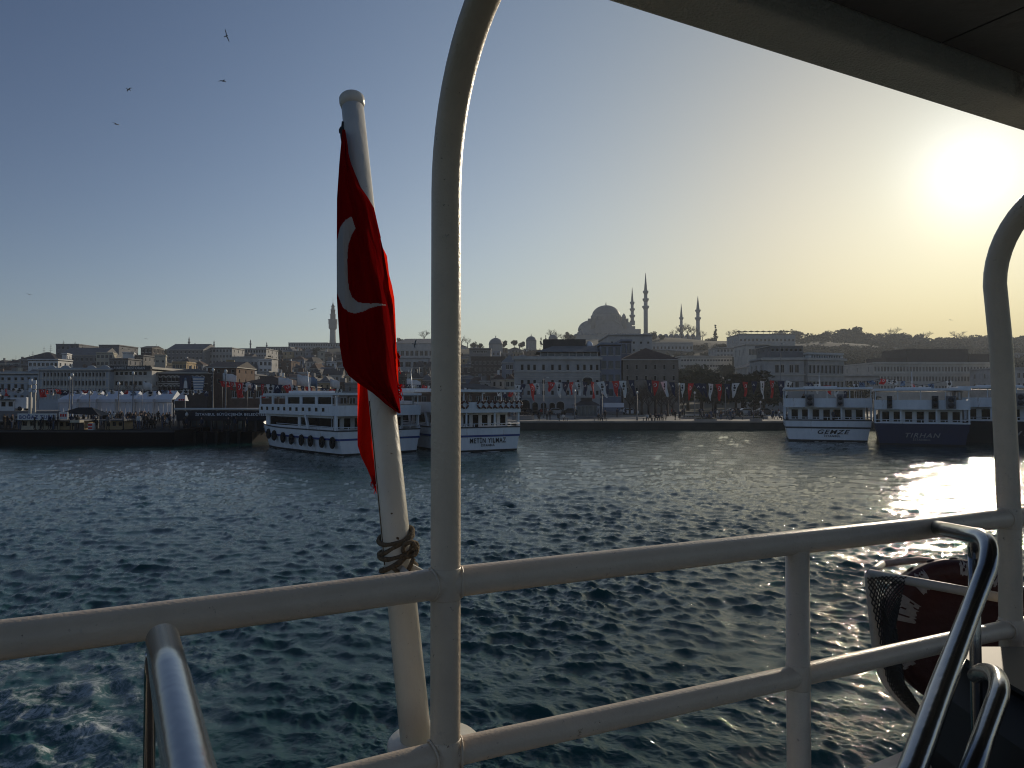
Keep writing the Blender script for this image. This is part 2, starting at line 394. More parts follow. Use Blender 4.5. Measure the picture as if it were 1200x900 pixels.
t.links.new(mth('MULTIPLY', reg, noise(.9, 3), True), cr.inputs[0])
cf = t.nodes.new('ShaderNodeMix'); cf.data_type = 'RGBA'; cf.inputs[7].default_value = (.55, .60, .60, 1)
t.links.new(foam, cf.inputs[0]); t.links.new(cr.outputs[2], cf.inputs[6]); t.links.new(cf.outputs[2], p.inputs['Base Color'])
t.links.new(mth('ADD', mth('MULTIPLY', foam, .6), .02), p.inputs['Roughness'])
bp = t.nodes.new('ShaderNodeBump'); bp.inputs['Strength'].default_value = .5; bp.inputs['Distance'].default_value = .02
mp = t.nodes.new('ShaderNodeMapping'); mp.inputs['Scale'].default_value = (1, 1.7, 1); mp.inputs['Rotation'].default_value = (0, 0, .5); t.links.new(tc.outputs['Object'], mp.inputs[0])
hh = mth('ADD', noise(26, 4, .6, mp.outputs[0]), mth('MULTIPLY', foam, .6)); t.links.new(hh, bp.inputs['Height']); t.links.new(bp.outputs[0], p.inputs['Normal'])
me.materials.append(wm)
structure(link('water', me))

# ---- terrain
RIDGE = [(-900, 445), (-200, 432), (0, 430), (150, 424), (300, 418), (400, 410), (480, 404), (560, 410), (640, 412), (690, 400), (780, 400), (900, 405), (960, 404), (1050, 404), (1150, 407), (1300, 409), (2000, 440)]
YR = [(0, 600), (500, 700), (640, 740), (850, 780), (1000, 880), (1300, 880)]
def ground(X, Y):
    px = 600 + F * X / max(60, Y); yr = interp(px, YR); top = CAMZ + (HOR - interp(px, RIDGE)) / F * yr
    s0 = interp(px, [(0, 230), (600, 240), (800, 250), (1000, 330)])
    k = smooth(Y, s0, yr)
    lump = (math.sin(X * .021 + 1) * math.sin(Y * .017) * 2.2 + math.sin(X * .05 + Y * .03) * 1.0) * k * (1 - .8 * smooth(Y, yr - 120, yr))
    return 1.3 + (top - 1.3) * k + lump
QY = 119.0     # face of the quay
gx = [-1640 + 40 * i for i in range(83)]; gx = sorted(set(gx + [-300 + 12 * i for i in range(60)]))
gy = [QY + .6, 125, 140, 160, 180, 200, 225] + [240 + 20 * i for i in range(60)]
mb = MB(); vs = [(x, y, ground(x, y)) for y in gy for x in gx]; nx = len(gx)
fs = [(j * nx + i, j * nx + i + 1, (j + 1) * nx + i + 1, (j + 1) * nx + i) for j in range(len(gy) - 1) for i in range(nx - 1)]
mb.add(vs, fs, 'earth', True); structure(mb.build('ground'))
# quay: paving, coping, wall
mb = MB(); mb.box(-500, 700, QY + .45, 175, 1.306, 1.312, 'paving'); structure(mb.build('pavement'))
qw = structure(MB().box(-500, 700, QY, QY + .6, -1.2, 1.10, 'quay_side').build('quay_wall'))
cop = None
for i in range(60):                                                  # coping stones, each its own piece
    x0 = -60 + i * 3.2
    if cop is None: cop = MB().box(0, 3.17, -.06, .62, 0, .24, 'concrete').mesh('coping_stone')
    o = link('coping_stone', cop, qw, (x0, QY, 1.10 + .01 * ((i * 7) % 3)))
# road behind the promenade
structure(MB().box(-500, 700, 160, 172, 1.318, 1.324, 'roof_grey').build('road'))
mk = None
for i in range(34):
    if mk is None: mk = MB().box(0, 3, -.08, .08, 0, .004, 'frame_white').mesh('road_marking')
    structure(link('road_marking', mk, None, (-60 + i * 6, 166, 1.329)))

# ---- buildings
def facade(mb, o, ux, W, H, ops, m, depth=.22, mreveal=None):
    """wall with real openings; o = bottom-left corner, outward normal = ux x z"""
    ux = Vector(ux); n = ux.cross(Vector((0, 0, 1))); o = Vector(o)
    xs = sorted(set([0, W] + [a for r in ops for a in r[:2]])); zs = sorted(set([0, H] + [a for r in ops for a in r[2:4]]))
    P = lambda x, z, d=0: o + ux * x + Vector((0, 0, z)) - n * d
    for i in range(len(xs) - 1):
        cx = (xs[i] + xs[i + 1]) / 2; k = 0; run = None
        for j in range(len(zs) - 1):
            cz = (zs[j] + zs[j + 1]) / 2
            inside = any(r[0] < cx < r[1] and r[2] < cz < r[3] for r in ops)
            if not inside and run is None: run = zs[j]
            if run is not None and (inside or j == len(zs) - 2):
                top = zs[j] if inside else zs[j + 1]
                mb.add([P(xs[i], run), P(xs[i + 1], run), P(xs[i + 1], top), P(xs[i], top)], [(0, 1, 2, 3)], m); run = None
    for x0, x1, z0, z1 in ops:
        a = [P(x0, z0), P(x1, z0), P(x1, z1), P(x0, z1)]; b = [P(x0, z0, depth), P(x1, z0, depth), P(x1, z1, depth), P(x0, z1, depth)]
        mb.add(a + b, [(0, 4, 5, 1), (1, 5, 6, 2), (2, 6, 7, 3), (3, 7, 4, 0)], mreveal or m)
WIN = {}
def win_mesh(w_, h_, style='plain', frame='frame_white', glass='glass_dark'):
    key = (round(w_, 2), round(h_, 2), style, frame, glass)
    if key in WIN: return WIN[key]
    mb = MB(); d = .2; t_ = min(.07, w_ * .08)
    mb.add([(-w_ / 2, d, 0), (w_ / 2, d, 0), (w_ / 2, d, h_), (-w_ / 2, d, h_)], [(0, 1, 2, 3)], glass)
    for x in (-w_ / 2, w_ / 2 - t_): mb.box(x, x + t_, d - .06, d - .01, 0, h_, frame)
    mb.box(-w_ / 2 + t_, w_ / 2 - t_, d - .058, d - .01, 0, t_, frame); mb.box(-w_ / 2 + t_, w_ / 2 - t_, d - .058, d - .01, h_ - t_, h_, frame)
    if w_ > .9 and glass != 'boat_glass_and_shade': mb.box(-t_ / 2, t_ / 2, d - .055, d - .01, t_, h_ - t_, frame)
    if style in ('sill', 'arch', 'hood'): mb.box(-w_ / 2 - .12, w_ / 2 + .12, -.12, .0, -.14, 0, 'stone_light')
    if style == 'hood': mb.box(-w_ / 2 - .15, w_ / 2 + .15, -.15, 0, h_ + .05, h_ + .22, 'stone_light')
    if style == 'arch':
        n = 8; vo = []; 
        for k in range(n + 1):
            a = math.pi * k / n
            for r_, y_ in ((w_ / 2, -.1), (w_ / 2 + .28, -.1), (w_ / 2 + .28, .02)):
                vo.append((r_ * math.cos(a), y_, h_ + r_ * math.sin(a) * .75))
        fo_ = []
        for k in range(n):
            a = k * 3; b = a + 3; fo_ += [(a, a + 1, b + 1, b), (a + 1, a + 2, b + 2, b + 1)]
        mb.add(vo, fo_, 'stone_light')
        mb.add([(w_ / 2 * math.cos(math.pi * k / n), -.02, h_ + w_ / 2 * .75 * math.sin(math.pi * k / n)) for k in range(n + 1)], [tuple(range(n + 1))], glass)
    WIN[key] = mb.mesh('window'); return WIN[key]
HOUSES = []
def building(name, label, cat, px0, px1, ytop, Y, D=12, rz=0.0, wall='stone_grey', roof='flat', roofm='roof_grey', rows=None, nw=6, ww=1.1, style='sill', frame='frame_white', glass='glass_dark', side=3, base=None, group=None, cornice='stone_light', roofh=3.0, storey=3.3, whf=.5, chim=0, bands=(), wx=None):
    """rows: window rows as (photo y top, photo y bottom) or None for one row per storey"""
    a = at(px0, ytop, Y); b = at(px1, ytop, Y); W = b.x - a.x; cx = (a.x + b.x) / 2
    gz = (ground(cx, Y) if base is None else base) - (0.0 if base is not None else 1.0); H = a.z - gz
    root = empty(name, (cx, Y, gz), rz); tag(root, label, cat, group)
    pxm = F / Y
    if rows is None:
        n = max(1, int(H / storey)); rows_z = [(H - storey * (k + 1) + storey * .28, H - storey * (k + 1) + storey * (.28 + whf)) for k in range(n)]
        rows_z = [r for r in rows_z if r[0] > .3]
    else: rows_z = [(zat(q[1], Y) - gz, zat(q[0], Y) - gz) for q in rows]
    ops = []; 
    centers = [((xat(q, Y) - a.x)) for q in wx] if wx else [W * (k + .5) / nw for k in range(nw)]
    for z0, z1 in rows_z:
        for c_ in centers:
            if c_ - ww / 2 > .15 and c_ + ww / 2 < W - .15: ops.append((c_ - ww / 2, c_ + ww / 2, z0, z1))
    sops = []
    sp = D / side if side else 0
    for z0, z1 in rows_z:
        for k in range(side):
            c_ = sp * (k + .5); sops.append((c_ - min(ww, sp * .6) / 2, c_ + min(ww, sp * .6) / 2, z0, z1))
    mb = MB()
    facade(mb, (-W / 2, 0, 0), (1, 0, 0), W, H, ops, wall)
    facade(mb, (W / 2, 0, 0), (0, 1, 0), D, H, sops, wall)
    facade(mb, (-W / 2, D, 0), (0, -1, 0), D, H, sops, wall)
    mb.add([(-W / 2, D, 0), (W / 2, D, 0), (W / 2, D, H), (-W / 2, D, H)], [(1, 0, 3, 2)], wall)
    mb.build('wall', root)
    allw = [((o_[0] + o_[1]) / 2 - W / 2, 0, o_[2], 0, o_) for o_ in ops]
    for o_ in sops: 
        allw.append((W / 2, (o_[0] + o_[1]) / 2, o_[2], math.pi / 2, o_)); allw.append((-W / 2, D - (o_[0] + o_[1]) / 2, o_[2], -math.pi / 2, o_))
    single = ww * pxm > 2.0
    jm = MB()
    for x, y, z, r_, o_ in allw:
        me_ = win_mesh(o_[1] - o_[0], o_[3] - o_[2], style if single else 'plain', frame, glass)
        vis = r_ == 0 or (r_ > 0 and cx < 0) or (r_ < 0 and cx > 0)
        if single and vis: link('window', me_, root, (x, y, z), (0, 0, r_))
        elif not single:
            mt = Matrix.Translation((x, y, z)) @ Matrix.Rotation(r_, 4, 'Z'); w2 = (o_[1] - o_[0]) / 2; h2 = o_[3] - o_[2]
            jm.add([(-w2, .2, 0), (w2, .2, 0), (w2, .2, h2), (-w2, .2, h2)], [(0, 1, 2, 3)], glass, mtx=mt)
        else:
            mt = Matrix.Translation((x, y, z)) @ Matrix.Rotation(r_, 4, 'Z'); w2 = (o_[1] - o_[0]) / 2; h2 = o_[3] - o_[2]
            jm.add([(-w2, .2, 0), (w2, .2, 0), (w2, .2, h2), (-w2, .2, h2)], [(0, 1, 2, 3)], glass, mtx=mt)
    if jm.v: stuff(jm.build('window_row', root))
    rb = MB(); e = .35
    if roof == 'flat':
        rb.box(-W / 2, W / 2, 0, D, H - .35, H - .02, roofm)
        for q in ((-W / 2 - .15, W / 2 + .15, -.15, .2), (-W / 2 - .15, W / 2 + .15, D - .2, D + .15), (-W / 2 - .15, -W / 2 + .2, .2, D - .2), (W / 2 - .2, W / 2 + .15, .2, D - .2)):
            rb.box(*q, H, H + .5, wall)
    elif roof == 'hip':
        r_ = min(W, D) / 2; x0, x1, y0, y1 = -W / 2 - e, W / 2 + e, -e, D + e
        if W >= D: ri = [(-W / 2 + r_, D / 2), (W / 2 - r_, D / 2)]
        else: ri = [(0, r_), (0, D - r_)]
        v = [(x0, y0, H), (x1, y0, H), (x1, y1, H), (x0, y1, H), (ri[0][0], ri[0][1], H + roofh), (ri[1][0], ri[1][1], H + roofh)]
        fs_ = [(0, 1, 5, 4), (1, 2, 5), (2, 3, 4, 5), (3, 0, 4)] if W >= D else [(0, 1, 4), (1, 2, 5, 4), (2, 3, 5), (3, 0, 4, 5)]
        rb.add(v, fs_, roofm); rb.box(x0, x1, y0, y1, H - .2, H - .004, cornice)
    elif roof == 'gable':
        x0, x1, y0, y1 = -W / 2 - e, W / 2 + e, -e, D + e
        rb.add([(x0, y0, H), (x1, y0, H), (x1, y1, H), (x0, y1, H), (x0, D / 2, H + roofh), (x1, D / 2, H + roofh)], [(0, 1, 5, 4), (2, 3, 4, 5), (1, 2, 5), (3, 0, 4)], roofm)
        rb.box(x0, x1, y0, y1, H - .2, H - .004, cornice)
    elif roof == 'shed':
        rb.add([(-W / 2 - e, -e, H), (W / 2 + e, -e, H), (W / 2 + e, D + e, H + roofh), (-W / 2 - e, D + e, H + roofh), (-W / 2 - e, D + e, H), (W / 2 + e, D + e, H)], [(0, 1, 2, 3), (1, 5, 2), (0, 3, 4), (4, 3, 2, 5)], roofm)
        rb.box(-W / 2 - e, W / 2 + e, -e, D + e, H - .2, H - .004, cornice)
    rf = rb.build('roof', root)
    for k in range(chim):
        cxk = random.uniform(-W * .4, W * .4); ck = random.uniform(D * .25, D * .7); s_ = random.uniform(.5, 1.1); h_ = random.uniform(1.2, 2.4) + (roofh * .6 if roof != 'flat' else .2)
        MB().box(cxk - s_ / 2, cxk + s_ / 2, ck - s_ / 2, ck + s_ / 2, H - .1, H + h_, random.choice(['brick_brown', 'plaster_grey', 'plaster_white'])).build('chimney', rf)
    if bands:
        cb = MB()
        for by, th, dp in bands:
            z = zat(by, Y) - gz; cb.box(-W / 2 - dp, W / 2 + dp, -dp, -.003, z, z + th, cornice)
        cb.build('cornice', root)
    HOUSES.append((cx, Y, W)); root['w'] = W; root['h'] = H
    del root['w'], root['h']
    return root, W, H, gz

# ---- trees
def tree_bare(h, seed, nb=5):
    rnd = random.Random(seed); tr = MB(); cr = MB()
    tr.tube([(0, 0, -.5), (0, 0, h * .3), (h * .02, 0, h * .45)], [h * .035, h * .026, h * .018], 'bark', 6)
    def br(p, d, L, r, lv):
        q = p + d * L
        (tr if lv == 0 else cr).tube([p, (p + q) / 2 + Vector((rnd.uniform(-1, 1), rnd.uniform(-1, 1), 0)) * L * .07, q], [r, r * .75, r * .45], 'bark' if lv == 0 else 'twigs', 4 if lv < 2 else 3, False, False)
        if lv >= 3: return
        for k in range(nb if lv < 2 else 4):
            dd = (d + Vector((rnd.uniform(-1, 1), rnd.uniform(-1, 1), rnd.uniform(-.35, .8))) * .75).normalized()
            br(p + d * L * rnd.uniform(.45, 1), dd, L * rnd.uniform(.5, .75), r * .5, lv + 1)
    for k in range(nb):
        a = k * 2.4 + rnd.random(); br(Vector((0, 0, h * rnd.uniform(.25, .42))), Vector((math.cos(a) * .75, math.sin(a) * .75, 1)).normalized(), h * .28, h * .013, 0)
    return tr.mesh('trunk'), cr.mesh('crown')
def tree_leafy(h, w_, seed, m, n=420, shape='round', leaf=.06):
    rnd = random.Random(seed); tr = MB(); cr = MB()
    tr.tube([(0, 0, -.5), (rnd.uniform(-.1, .1) * h * .2, 0, h * .35), (0, 0, h * .75)], [h * .035, h * .025, h * .008], 'bark', 6)
    for k in range(5):
        a = k * 1.3 + rnd.random(); z = h * rnd.uniform(.3, .5); tr.tube([(0, 0, z), (math.cos(a) * w_ * .3, math.sin(a) * w_ * .3, z + h * .25)], [h * .012, h * .004], 'bark', 4)
    cl = []
    for k in range(13):
        if shape == 'cone': z = rnd.uniform(.12, .98); rr = (1 - z) * .5 + .05; cl.append((rnd.uniform(-rr, rr) * w_ * .6, rnd.uniform(-rr, rr) * w_ * .6, z * h, w_ * rr * .55))
        else:
            a = rnd.uniform(0, 6.28); q = rnd.uniform(.1, .42); z = rnd.uniform(.38, .86); cl.append((math.cos(a) * q * w_, math.sin(a) * q * w_, z * h, w_ * rnd.uniform(.13, .27)))
    for k in range(n):
        c_ = rnd.choice(cl); d = Vector((rnd.gauss(0, 1), rnd.gauss(0, 1), rnd.gauss(0, .8))).normalized() * c_[3] * rnd.uniform(.55, 1.1)
        p_ = Vector(c_[:3]) + d; s_ = h * leaf * rnd.uniform(.6, 1.4)
        u = Vector((rnd.uniform(-1, 1), rnd.uniform(-1, 1), rnd.uniform(-1, 1))).normalized(); v_ = u.orthogonal().normalized()
        cr.add([p_ - u * s_, p_ + v_ * s_ * .6, p_ + u * s_, p_ - v_ * s_ * .6], [(0, 1, 2, 3)], m)
    return tr.mesh('trunk'), cr.mesh('crown')
TK = {'bare': [tree_bare(10, s, 5) for s in (1, 2, 3, 4)],
      'round': [tree_leafy(10, 9, s, 'leaf_dark', 1100, 'round', .062) for s in (5, 6, 7, 8)],
      'olive': [tree_leafy(10, 8, s, 'leaf_olive', 1000, 'round', .055) for s in (9, 10, 11)],
      'cone': [tree_leafy(10, 4, s, 'leaf_dark', 520, 'cone', .045) for s in (12, 13)]}
TN = {'bare': 'bare_tree', 'round': 'evergreen_tree', 'olive': 'bushy_tree', 'cone': 'cypress_tree'}
def tree(kind, loc, h, label, group=None, i=None, wide=1.0, rz=None):
    tm, cm = TK[kind][(i if i is not None else random.randrange(9)) % len(TK[kind])]
    r_ = empty(TN[kind], loc, rz if rz is not None else random.uniform(0, 6.28)); r_.scale = (h / 10 * wide, h / 10 * wide, h / 10)
    link('trunk', tm, r_); link('crown', cm, r_); tag(r_, label, 'tree', group); return r_
# ============================================================ THE CITY
B = building
# --- left waterfront row
B('office_building', 'grey stone office block behind the far left flags, square windows in two rows', 'building', -40, 45.5, 438, 165, 16, 0, 'stone_blue', rows=[(442, 446), (450, 457.5), (463, 470)], nw=11, ww=.75, bands=[(438.6, .35, .4), (448.5, .15, .15)], side=4)
hq, W, H, gz = B('customs_building', 'long blue-grey building with small round gables behind the white tents', 'building', 46, 128, 433.5, 160, 16, 0, 'stone_blue', rows=[(436.5, 441.5), (446, 452), (457, 462)], nw=20, ww=.5, bands=[(434.2, .3, .4), (443.8, .15, .15), (454.5, .2, .2)])
for q in (60, 77, 107, 123):                                          # the little round gables
    x = xat(q, 160) - (xat(46, 160) + xat(128, 160)) / 2
    g = MB(); n = 10; P_ = [(1.15 * math.cos(math.pi * k / n), 1.0 * math.sin(math.pi * k / n)) for k in range(n + 1)]
    g.add([(x + a, -.12, H + b) for a, b in P_] + [(x + a, .35, H + b) for a, b in P_], [tuple(range(n, -1, -1)), tuple(range(n + 1, 2 * n + 2))] + [(k, k + 1, n + 2 + k, n + 1 + k) for k in range(n)], 'stone_blue'); g.build('gable', hq)
for k in range(21):
    x = -W / 2 + W * k / 20; MB().box(x - .09, x + .09, -.14, -.003, H - 6.5, H - .4, 'stone_light').build('pilaster', hq)
hm, W, H, gz = B('restaurant_building', 'tan restaurant building with a dark rooftop sign, right of the white-tent facade', 'building', 128.5, 178, 432.5, 162, 15, 0, 'stone_light', rows=[(435.5, 440), (446.5, 452), (458, 463)], nw=9, ww=.8, cornice='roof_dark')
MB().box(-W / 2, W / 2, -.5, -.2, H - .35, H + .75, 'boat_dark').build('sign_board', hm)
lettering('HAMDİ RESTORAN', .8, 'frame_white', hm, (0, -.52, H - .05), (math.pi / 2, 0, 0), 1.1, W * .72)
ar, W, H, gz = B('arched_building', 'dark purplish building with two rows of pale arched windows', 'building', 179, 243, 437, 165, 15, 0, 'brick_dark', rows=[(442.5, 447), (453, 457.5)], wx=[185, 191.5, 198, 202.5, 207, 213, 219, 225, 231, 237], ww=.75, style='arch', bands=[(437.6, .3, .35), (450, .2, .2)], roof='hip', roofm='roof_dark', roofh=1.2)
bn = MB()
for k in range(6): bn.box(-1.35 + .45 * k, -.92 + .45 * k, 0, .04, 0, 3.0, 'cloth_navy')
o = tag(bn.build('banner', None, (xat(217.5, 164), 164, zat(455.5, 164))), 'navy banner with a pale standing figure hung on the arched building', 'banner')
pg = MB(); pg.lathe([(.0, 1.9), (.2, 1.95), (.26, 2.2), (.18, 2.45), (0, 2.5)], 'cloth_sky', 8, (0, -.02, 0)); pg.add([(-.45, -.03, .1), (.45, -.03, .1), (.35, -.03, 1.3), (.22, -.03, 1.85), (-.22, -.03, 1.85), (-.35, -.03, 1.3)], [(0, 1, 2, 3, 4, 5)], 'cloth_white'); pg.build('printed_figure', o)
o = tag(MB().add([(-1.5, 0, 3.9), (1.3, .1, 3.6), (.9, 0, .2), (-1.0, -.1, 0), (-1.5, .03, 3.9), (1.3, .13, 3.6), (.9, .03, .2), (-1.0, -.07, 0)], [(0, 3, 2, 1), (4, 5, 6, 7), (0, 1, 5, 4), (2, 3, 7, 6)], 'cloth_sky').build('banner', None, (xat(233, 163.5), 163.5, zat(461, 163.5))), 'light blue banner with white bands hung beside the navy banner', 'banner')
sb = MB()
for k in range(5): z = .7 + k * .6; sb.box(-1.05 - .06 * k, .95 + .05 * k, -.13, -.08, z, z + .28, 'cloth_white')
sb.build('stripe', o)
B('brick_building', 'brown windowless-looking brick block right of the blue banner', 'building', 243.5, 277, 430, 168, 12, 0, 'brick_brown', rows=[(433, 437), (444, 449)], nw=4, ww=.7, style='plain', roof='gable', roofm='roof_dark', roofh=1.5)
B('narrow_house', 'narrow sunlit yellow house with tall windows behind the red flags', 'house', 266, 273.5, 424, 176, 9, .35, 'plaster_ochre', rows=[(426, 431), (434, 439)], nw=2, ww=.5, roof='flat')
B('market_hall', 'long low dark brown roof of the hall behind the pier station', 'building', 270, 345, 452, 150, 20, 0, 'brick_brown', rows=[(458, 466)], nw=8, ww=1.0, roof='hip', roofm='roof_tile', roofh=2.2)
B('ticket_hall', 'low wide hall with a flat pale roof behind the moored boats', 'building', 345, 470, 461, 150, 14, 0, 'plaster_grey', rows=[(466, 474)], nw=12, ww=1.4, roof='flat')
B('market_hall', 'low dark hall behind the boat with the hanging rings', 'building', 470, 598, 458, 150, 14, 0, 'brick_brown', rows=[(464, 473)], nw=12, ww=1.0, roof='hip', roofm='roof_dark', roofh=1.6)

# --- the big hotel-like building behind the promenade
ht, W, H, gz = B('stone_hotel', 'large grey stone building with rows of windows and a glazed attic behind the promenade', 'building', 603, 703, 420, 170, 18, 0, 'stone_grey', rows=[(427, 434), (445, 450), (457.5, 463)], wx=[612, 619.5, 626.5, 637, 647.5, 656, 665.5, 677.5, 685, 693, 700], ww=.72, style='sill', bands=[(421.5, .5, .55), (436.5, .25, .3), (440, .12, .15), (443, .12, .15), (454, .12, .15), (466, .3, .3)], side=6)
for q, hw, zt in ((615, 1.15, 468.5), (627, .65, 469.5), (637, .65, 470), (647, .65, 470), (656.5, .9, 469.5), (688.5, 1.15, 441.5)):
    x = xat(q, 170) - (xat(603, 170) + xat(703, 170)) / 2; zt = zat(zt, 170) - gz; hgt = 3.6 if q < 680 else 1.1
    g = MB(); n = 8; out_ = [(hw * math.cos(math.pi * k / n), hw * .8 * math.sin(math.pi * k / n)) for k in range(n + 1)]
    prof = [(hw, -hgt)] + out_ + [(-hw, -hgt)]; o2 = [(a * 1.22, b * 1.22 if b > 0 else b) for a, b in prof]; nn = len(prof)
    g.add([(x + a, -.02, zt + b - .9) for a, b in prof], [tuple(range(nn - 1, -1, -1))], 'glass_dark')
    g.add([(x + a, -.16, zt + b - .9) for a, b in prof] + [(x + a, -.16, zt + b - .9) for a, b in o2] + [(x + a, -.01, zt + b - .9) for a, b in prof], [(k, k + 1, nn + k + 1, nn + k) for k in range(nn - 1)] + [(k + 1, k, 2 * nn + k, 2 * nn + k + 1) for k in range(nn - 1)], 'stone_light')
    g.build('arched_opening', ht)
at_ = MB(); x0 = xat(633, 170) - (xat(603, 170) + xat(703, 170)) / 2; zt = zat(412, 170) - gz; zr = zat(403, 170) - gz
at_.box(x0, W / 2 - .2, 1.5, 14, H, H + .25, 'concrete'); at_.box(x0 + .3, W / 2 - .5, 3.0, 13, H + .25, zt, 'plaster_grey'); at_.build('attic', ht)
for k in range(9):
    xx = x0 + .2 + (W / 2 - .6 - x0) * k / 8; MB().box(xx - .08, xx + .08, 1.55, 1.75, H + .25, zt, 'frame_white').build('attic_post', ht)
    if k < 8: MB().box(xx + .12, xx + (W / 2 - .6 - x0) / 8 - .12, 1.62, 1.66, H + .55, zt - .3, 'glass_blue').build('attic_glazing', ht)
MB().add([(x0 - .8, .8, zt), (W / 2, .8, zt), (W / 2, 14.5, zt), (x0 - .8, 14.5, zt), (x0 + 3.4, 7, zr), (W / 2, 7, zr)], [(0, 1, 5, 4), (2, 3, 4, 5), (1, 2, 5), (3, 0, 4), (3, 2, 1, 0)], 'roof_grey').build('roof', ht)
MB().box(xat(637, 178) - (xat(603, 170) + xat(703, 170)) / 2, W / 2 - 2.5, 8, 12, zr - .8, zat(397.5, 178) - gz, 'roof_dark').build('roof_house', ht)
dd = MB(); dd.lathe([(.9, 0), (.9, .6), (.75, 1.1), (.4, 1.45), (0, 1.55)], 'tent_white', 12, (W / 2 - 1.5, 9, zr - .2)); dd.build('roof_dome', ht)
B('glass_annex', 'dark blue glazed annex between the stone hotel and the hipped tower', 'building', 703.5, 728, 404, 172, 14, 0, 'plaster_blue', rows=[(406.5, 416), (423, 432), (439, 447), (456, 464)], nw=3, ww=1.15, frame='frame_dark', glass='glass_blue')
B('glass_annex', 'set-back dark top storey right of the glazed annex', 'building', 728, 740, 400, 185, 12, 0, 'plaster_blue', rows=[(403, 414)], nw=2, ww=.9, frame='frame_dark', glass='glass_blue')
B('hipped_tower', 'squat brown stone block with a wide hipped tile roof behind the promenade', 'building', 730, 795, 421, 172, 13, 0, 'stone_brown', rows=[(427, 433), (440, 446), (454, 460)], nw=6, ww=.6, style='plain', roof='hip', roofm='roof_tile', roofh=3.1)
B('stone_block', 'broad plain stone block standing below the mosque, behind the glazed annex', 'building', 713, 764, 393, 260, 30, 0, 'stone_grey', rows=[(400, 403), (409, 412)], nw=6, ww=.9, style='plain', roof='flat')
# kiosk with a hip roof and food stand
kq = empty('kiosk', (xat(688, 136), 136, 1.31)); tag(kq, 'promenade kiosk with a dark pyramid roof and bluish glass walls', 'kiosk')
MB().box(-1.9, 1.9, 0, 3, 0, .5, 'plaster_grey').build('base', kq)
for k in range(5): MB().box(-1.85 + .75 * k, -1.18 + .75 * k, .02, .06, .5, 2.3, 'glass_blue').build('pane', kq)
MB().add([(-2.6, -.6, 2.4), (2.6, -.6, 2.4), (2.6, 3.6, 2.4), (-2.6, 3.6, 2.4), (-.5, 1.5, 3.6), (.5, 1.5, 3.6)], [(0, 1, 5, 4), (1, 2, 5), (2, 3, 4, 5), (3, 0, 4), (3, 2, 1, 0)], 'roof_dark').build('roof', kq)
MB().prism([(-1.0, .8), (1.0, .8), (1.0, 2.2), (-1.0, 2.2)], 3.3, 3.9, 'roof_dark').build('roof_cap', kq)
kq = empty('food_stand', (xat(719.5, 150), 150, 1.31)); tag(kq, 'small pale food stand right of the kiosk', 'stand')
MB().box(-1.9, 1.9, 0, 1.6, 0, 1.0, 'plaster_grey').build('counter', kq); MB().box(-2.0, 2.0, -.5, 1.7, 1.9, 2.8, 'tent_white').build('awning', kq)
for x in (-1.8, 1.75): MB().box(x, x + .06, 0, .06, 1.0, 1.9, 'frame_dark').build('post', kq)

# --- right waterfront
rb_, W, H, gz = B('corner_building', 'large corner building with paired windows and a glass rooftop, above the white boat', 'building', 895, 942, 421, 200, 14, -.05, 'stone_grey', rows=[(427.5, 437), (447, 455)], wx=[911, 917, 927.5, 934], ww=1.05, style='hood', bands=[(422, .6, .6), (440, .35, .35)])
B('corner_building', 'right wing of the corner building with a row of tall windows', 'building', 942.3, 994, 421.5, 201, 18, .32, 'stone_grey', rows=[(428, 438), (447, 455)], nw=9, ww=1.0, style='hood', bands=[(422.5, .6, .6), (441, .35, .35)])
B('mansard_top', 'set-back upper floor with a low roof on the left wing of the corner building', 'building', 903, 941, 405, 206, 12, 0, 'plaster_grey', rows=[(408, 412)], nw=7, ww=.9, style='plain', base=H + gz - 1, roof='shed', roofm='roof_grey', roofh=.8)
B('glass_rooftop', 'long low pale glazed rooftop restaurant on the right wing of the corner building', 'building', 943, 993, 415.5, 206, 10, .32, 'frame_white', rows=[(416.5, 420.5)], nw=14, ww=.65, style='plain', base=H + gz - 1, roof='flat', roofm='roof_grey', glass='glass_blue')
B('long_building', 'long curved-looking office block with endless window rows behind the navy boat', 'building', 1023, 1168, 426, 330, 30, .03, 'stone_light', rows=[(429.5, 435.5), (441, 447), (452, 458)], nw=38, ww=.95, style='plain', bands=[(426.5, .8, .8), (438.5, .5, .4)])
B('roof_block', 'dark flat-topped mass rising from the roof of the long office block', 'building', 1062, 1135, 410, 345, 22, .03, 'roof_dark', rows=[], nw=1, base=18, roof='flat', roofm='roof_dark')
B('roof_block', 'low dark left terrace roof on the long office block', 'building', 1038, 1062, 420, 342, 18, .03, 'roof_dark', rows=[], nw=1, base=18, roof='flat', roofm='roof_dark')
B('roof_block', 'low dark right terrace roof on the long office block', 'building', 1135, 1160, 416, 346, 18, .03, 'roof_dark', rows=[], nw=1, base=18, roof='flat', roofm='roof_dark')
B('hill_terrace_building', 'wide pale building with a long white roof edge on the hazy slope', 'building', 874, 903, 404, 330, 18, 0, 'stone_light', rows=[(409, 416)], nw=8, ww=1.2, style='plain')
B('hill_terrace_building', 'broad hazy hilltop terrace building lined with parasols', 'building', 866, 932, 392, 520, 30, 0, 'stone_grey', rows=[(397, 400)], nw=14, ww=1.4, style='plain')
B('hill_school', 'low wide building with two rows of small dark windows on the hazy slope', 'building', 798, 858, 418, 360, 20, 0, 'stone_light', rows=[(421, 423.5), (427.5, 430)], nw=18, ww=1.1, style='plain')
B('hill_block', 'faint tall block below the courtyard domes of the mosque', 'building', 760, 812, 402, 560, 25, 0, 'stone_grey', rows=[(406, 409), (413, 416)], nw=12, ww=1.3, style='plain')
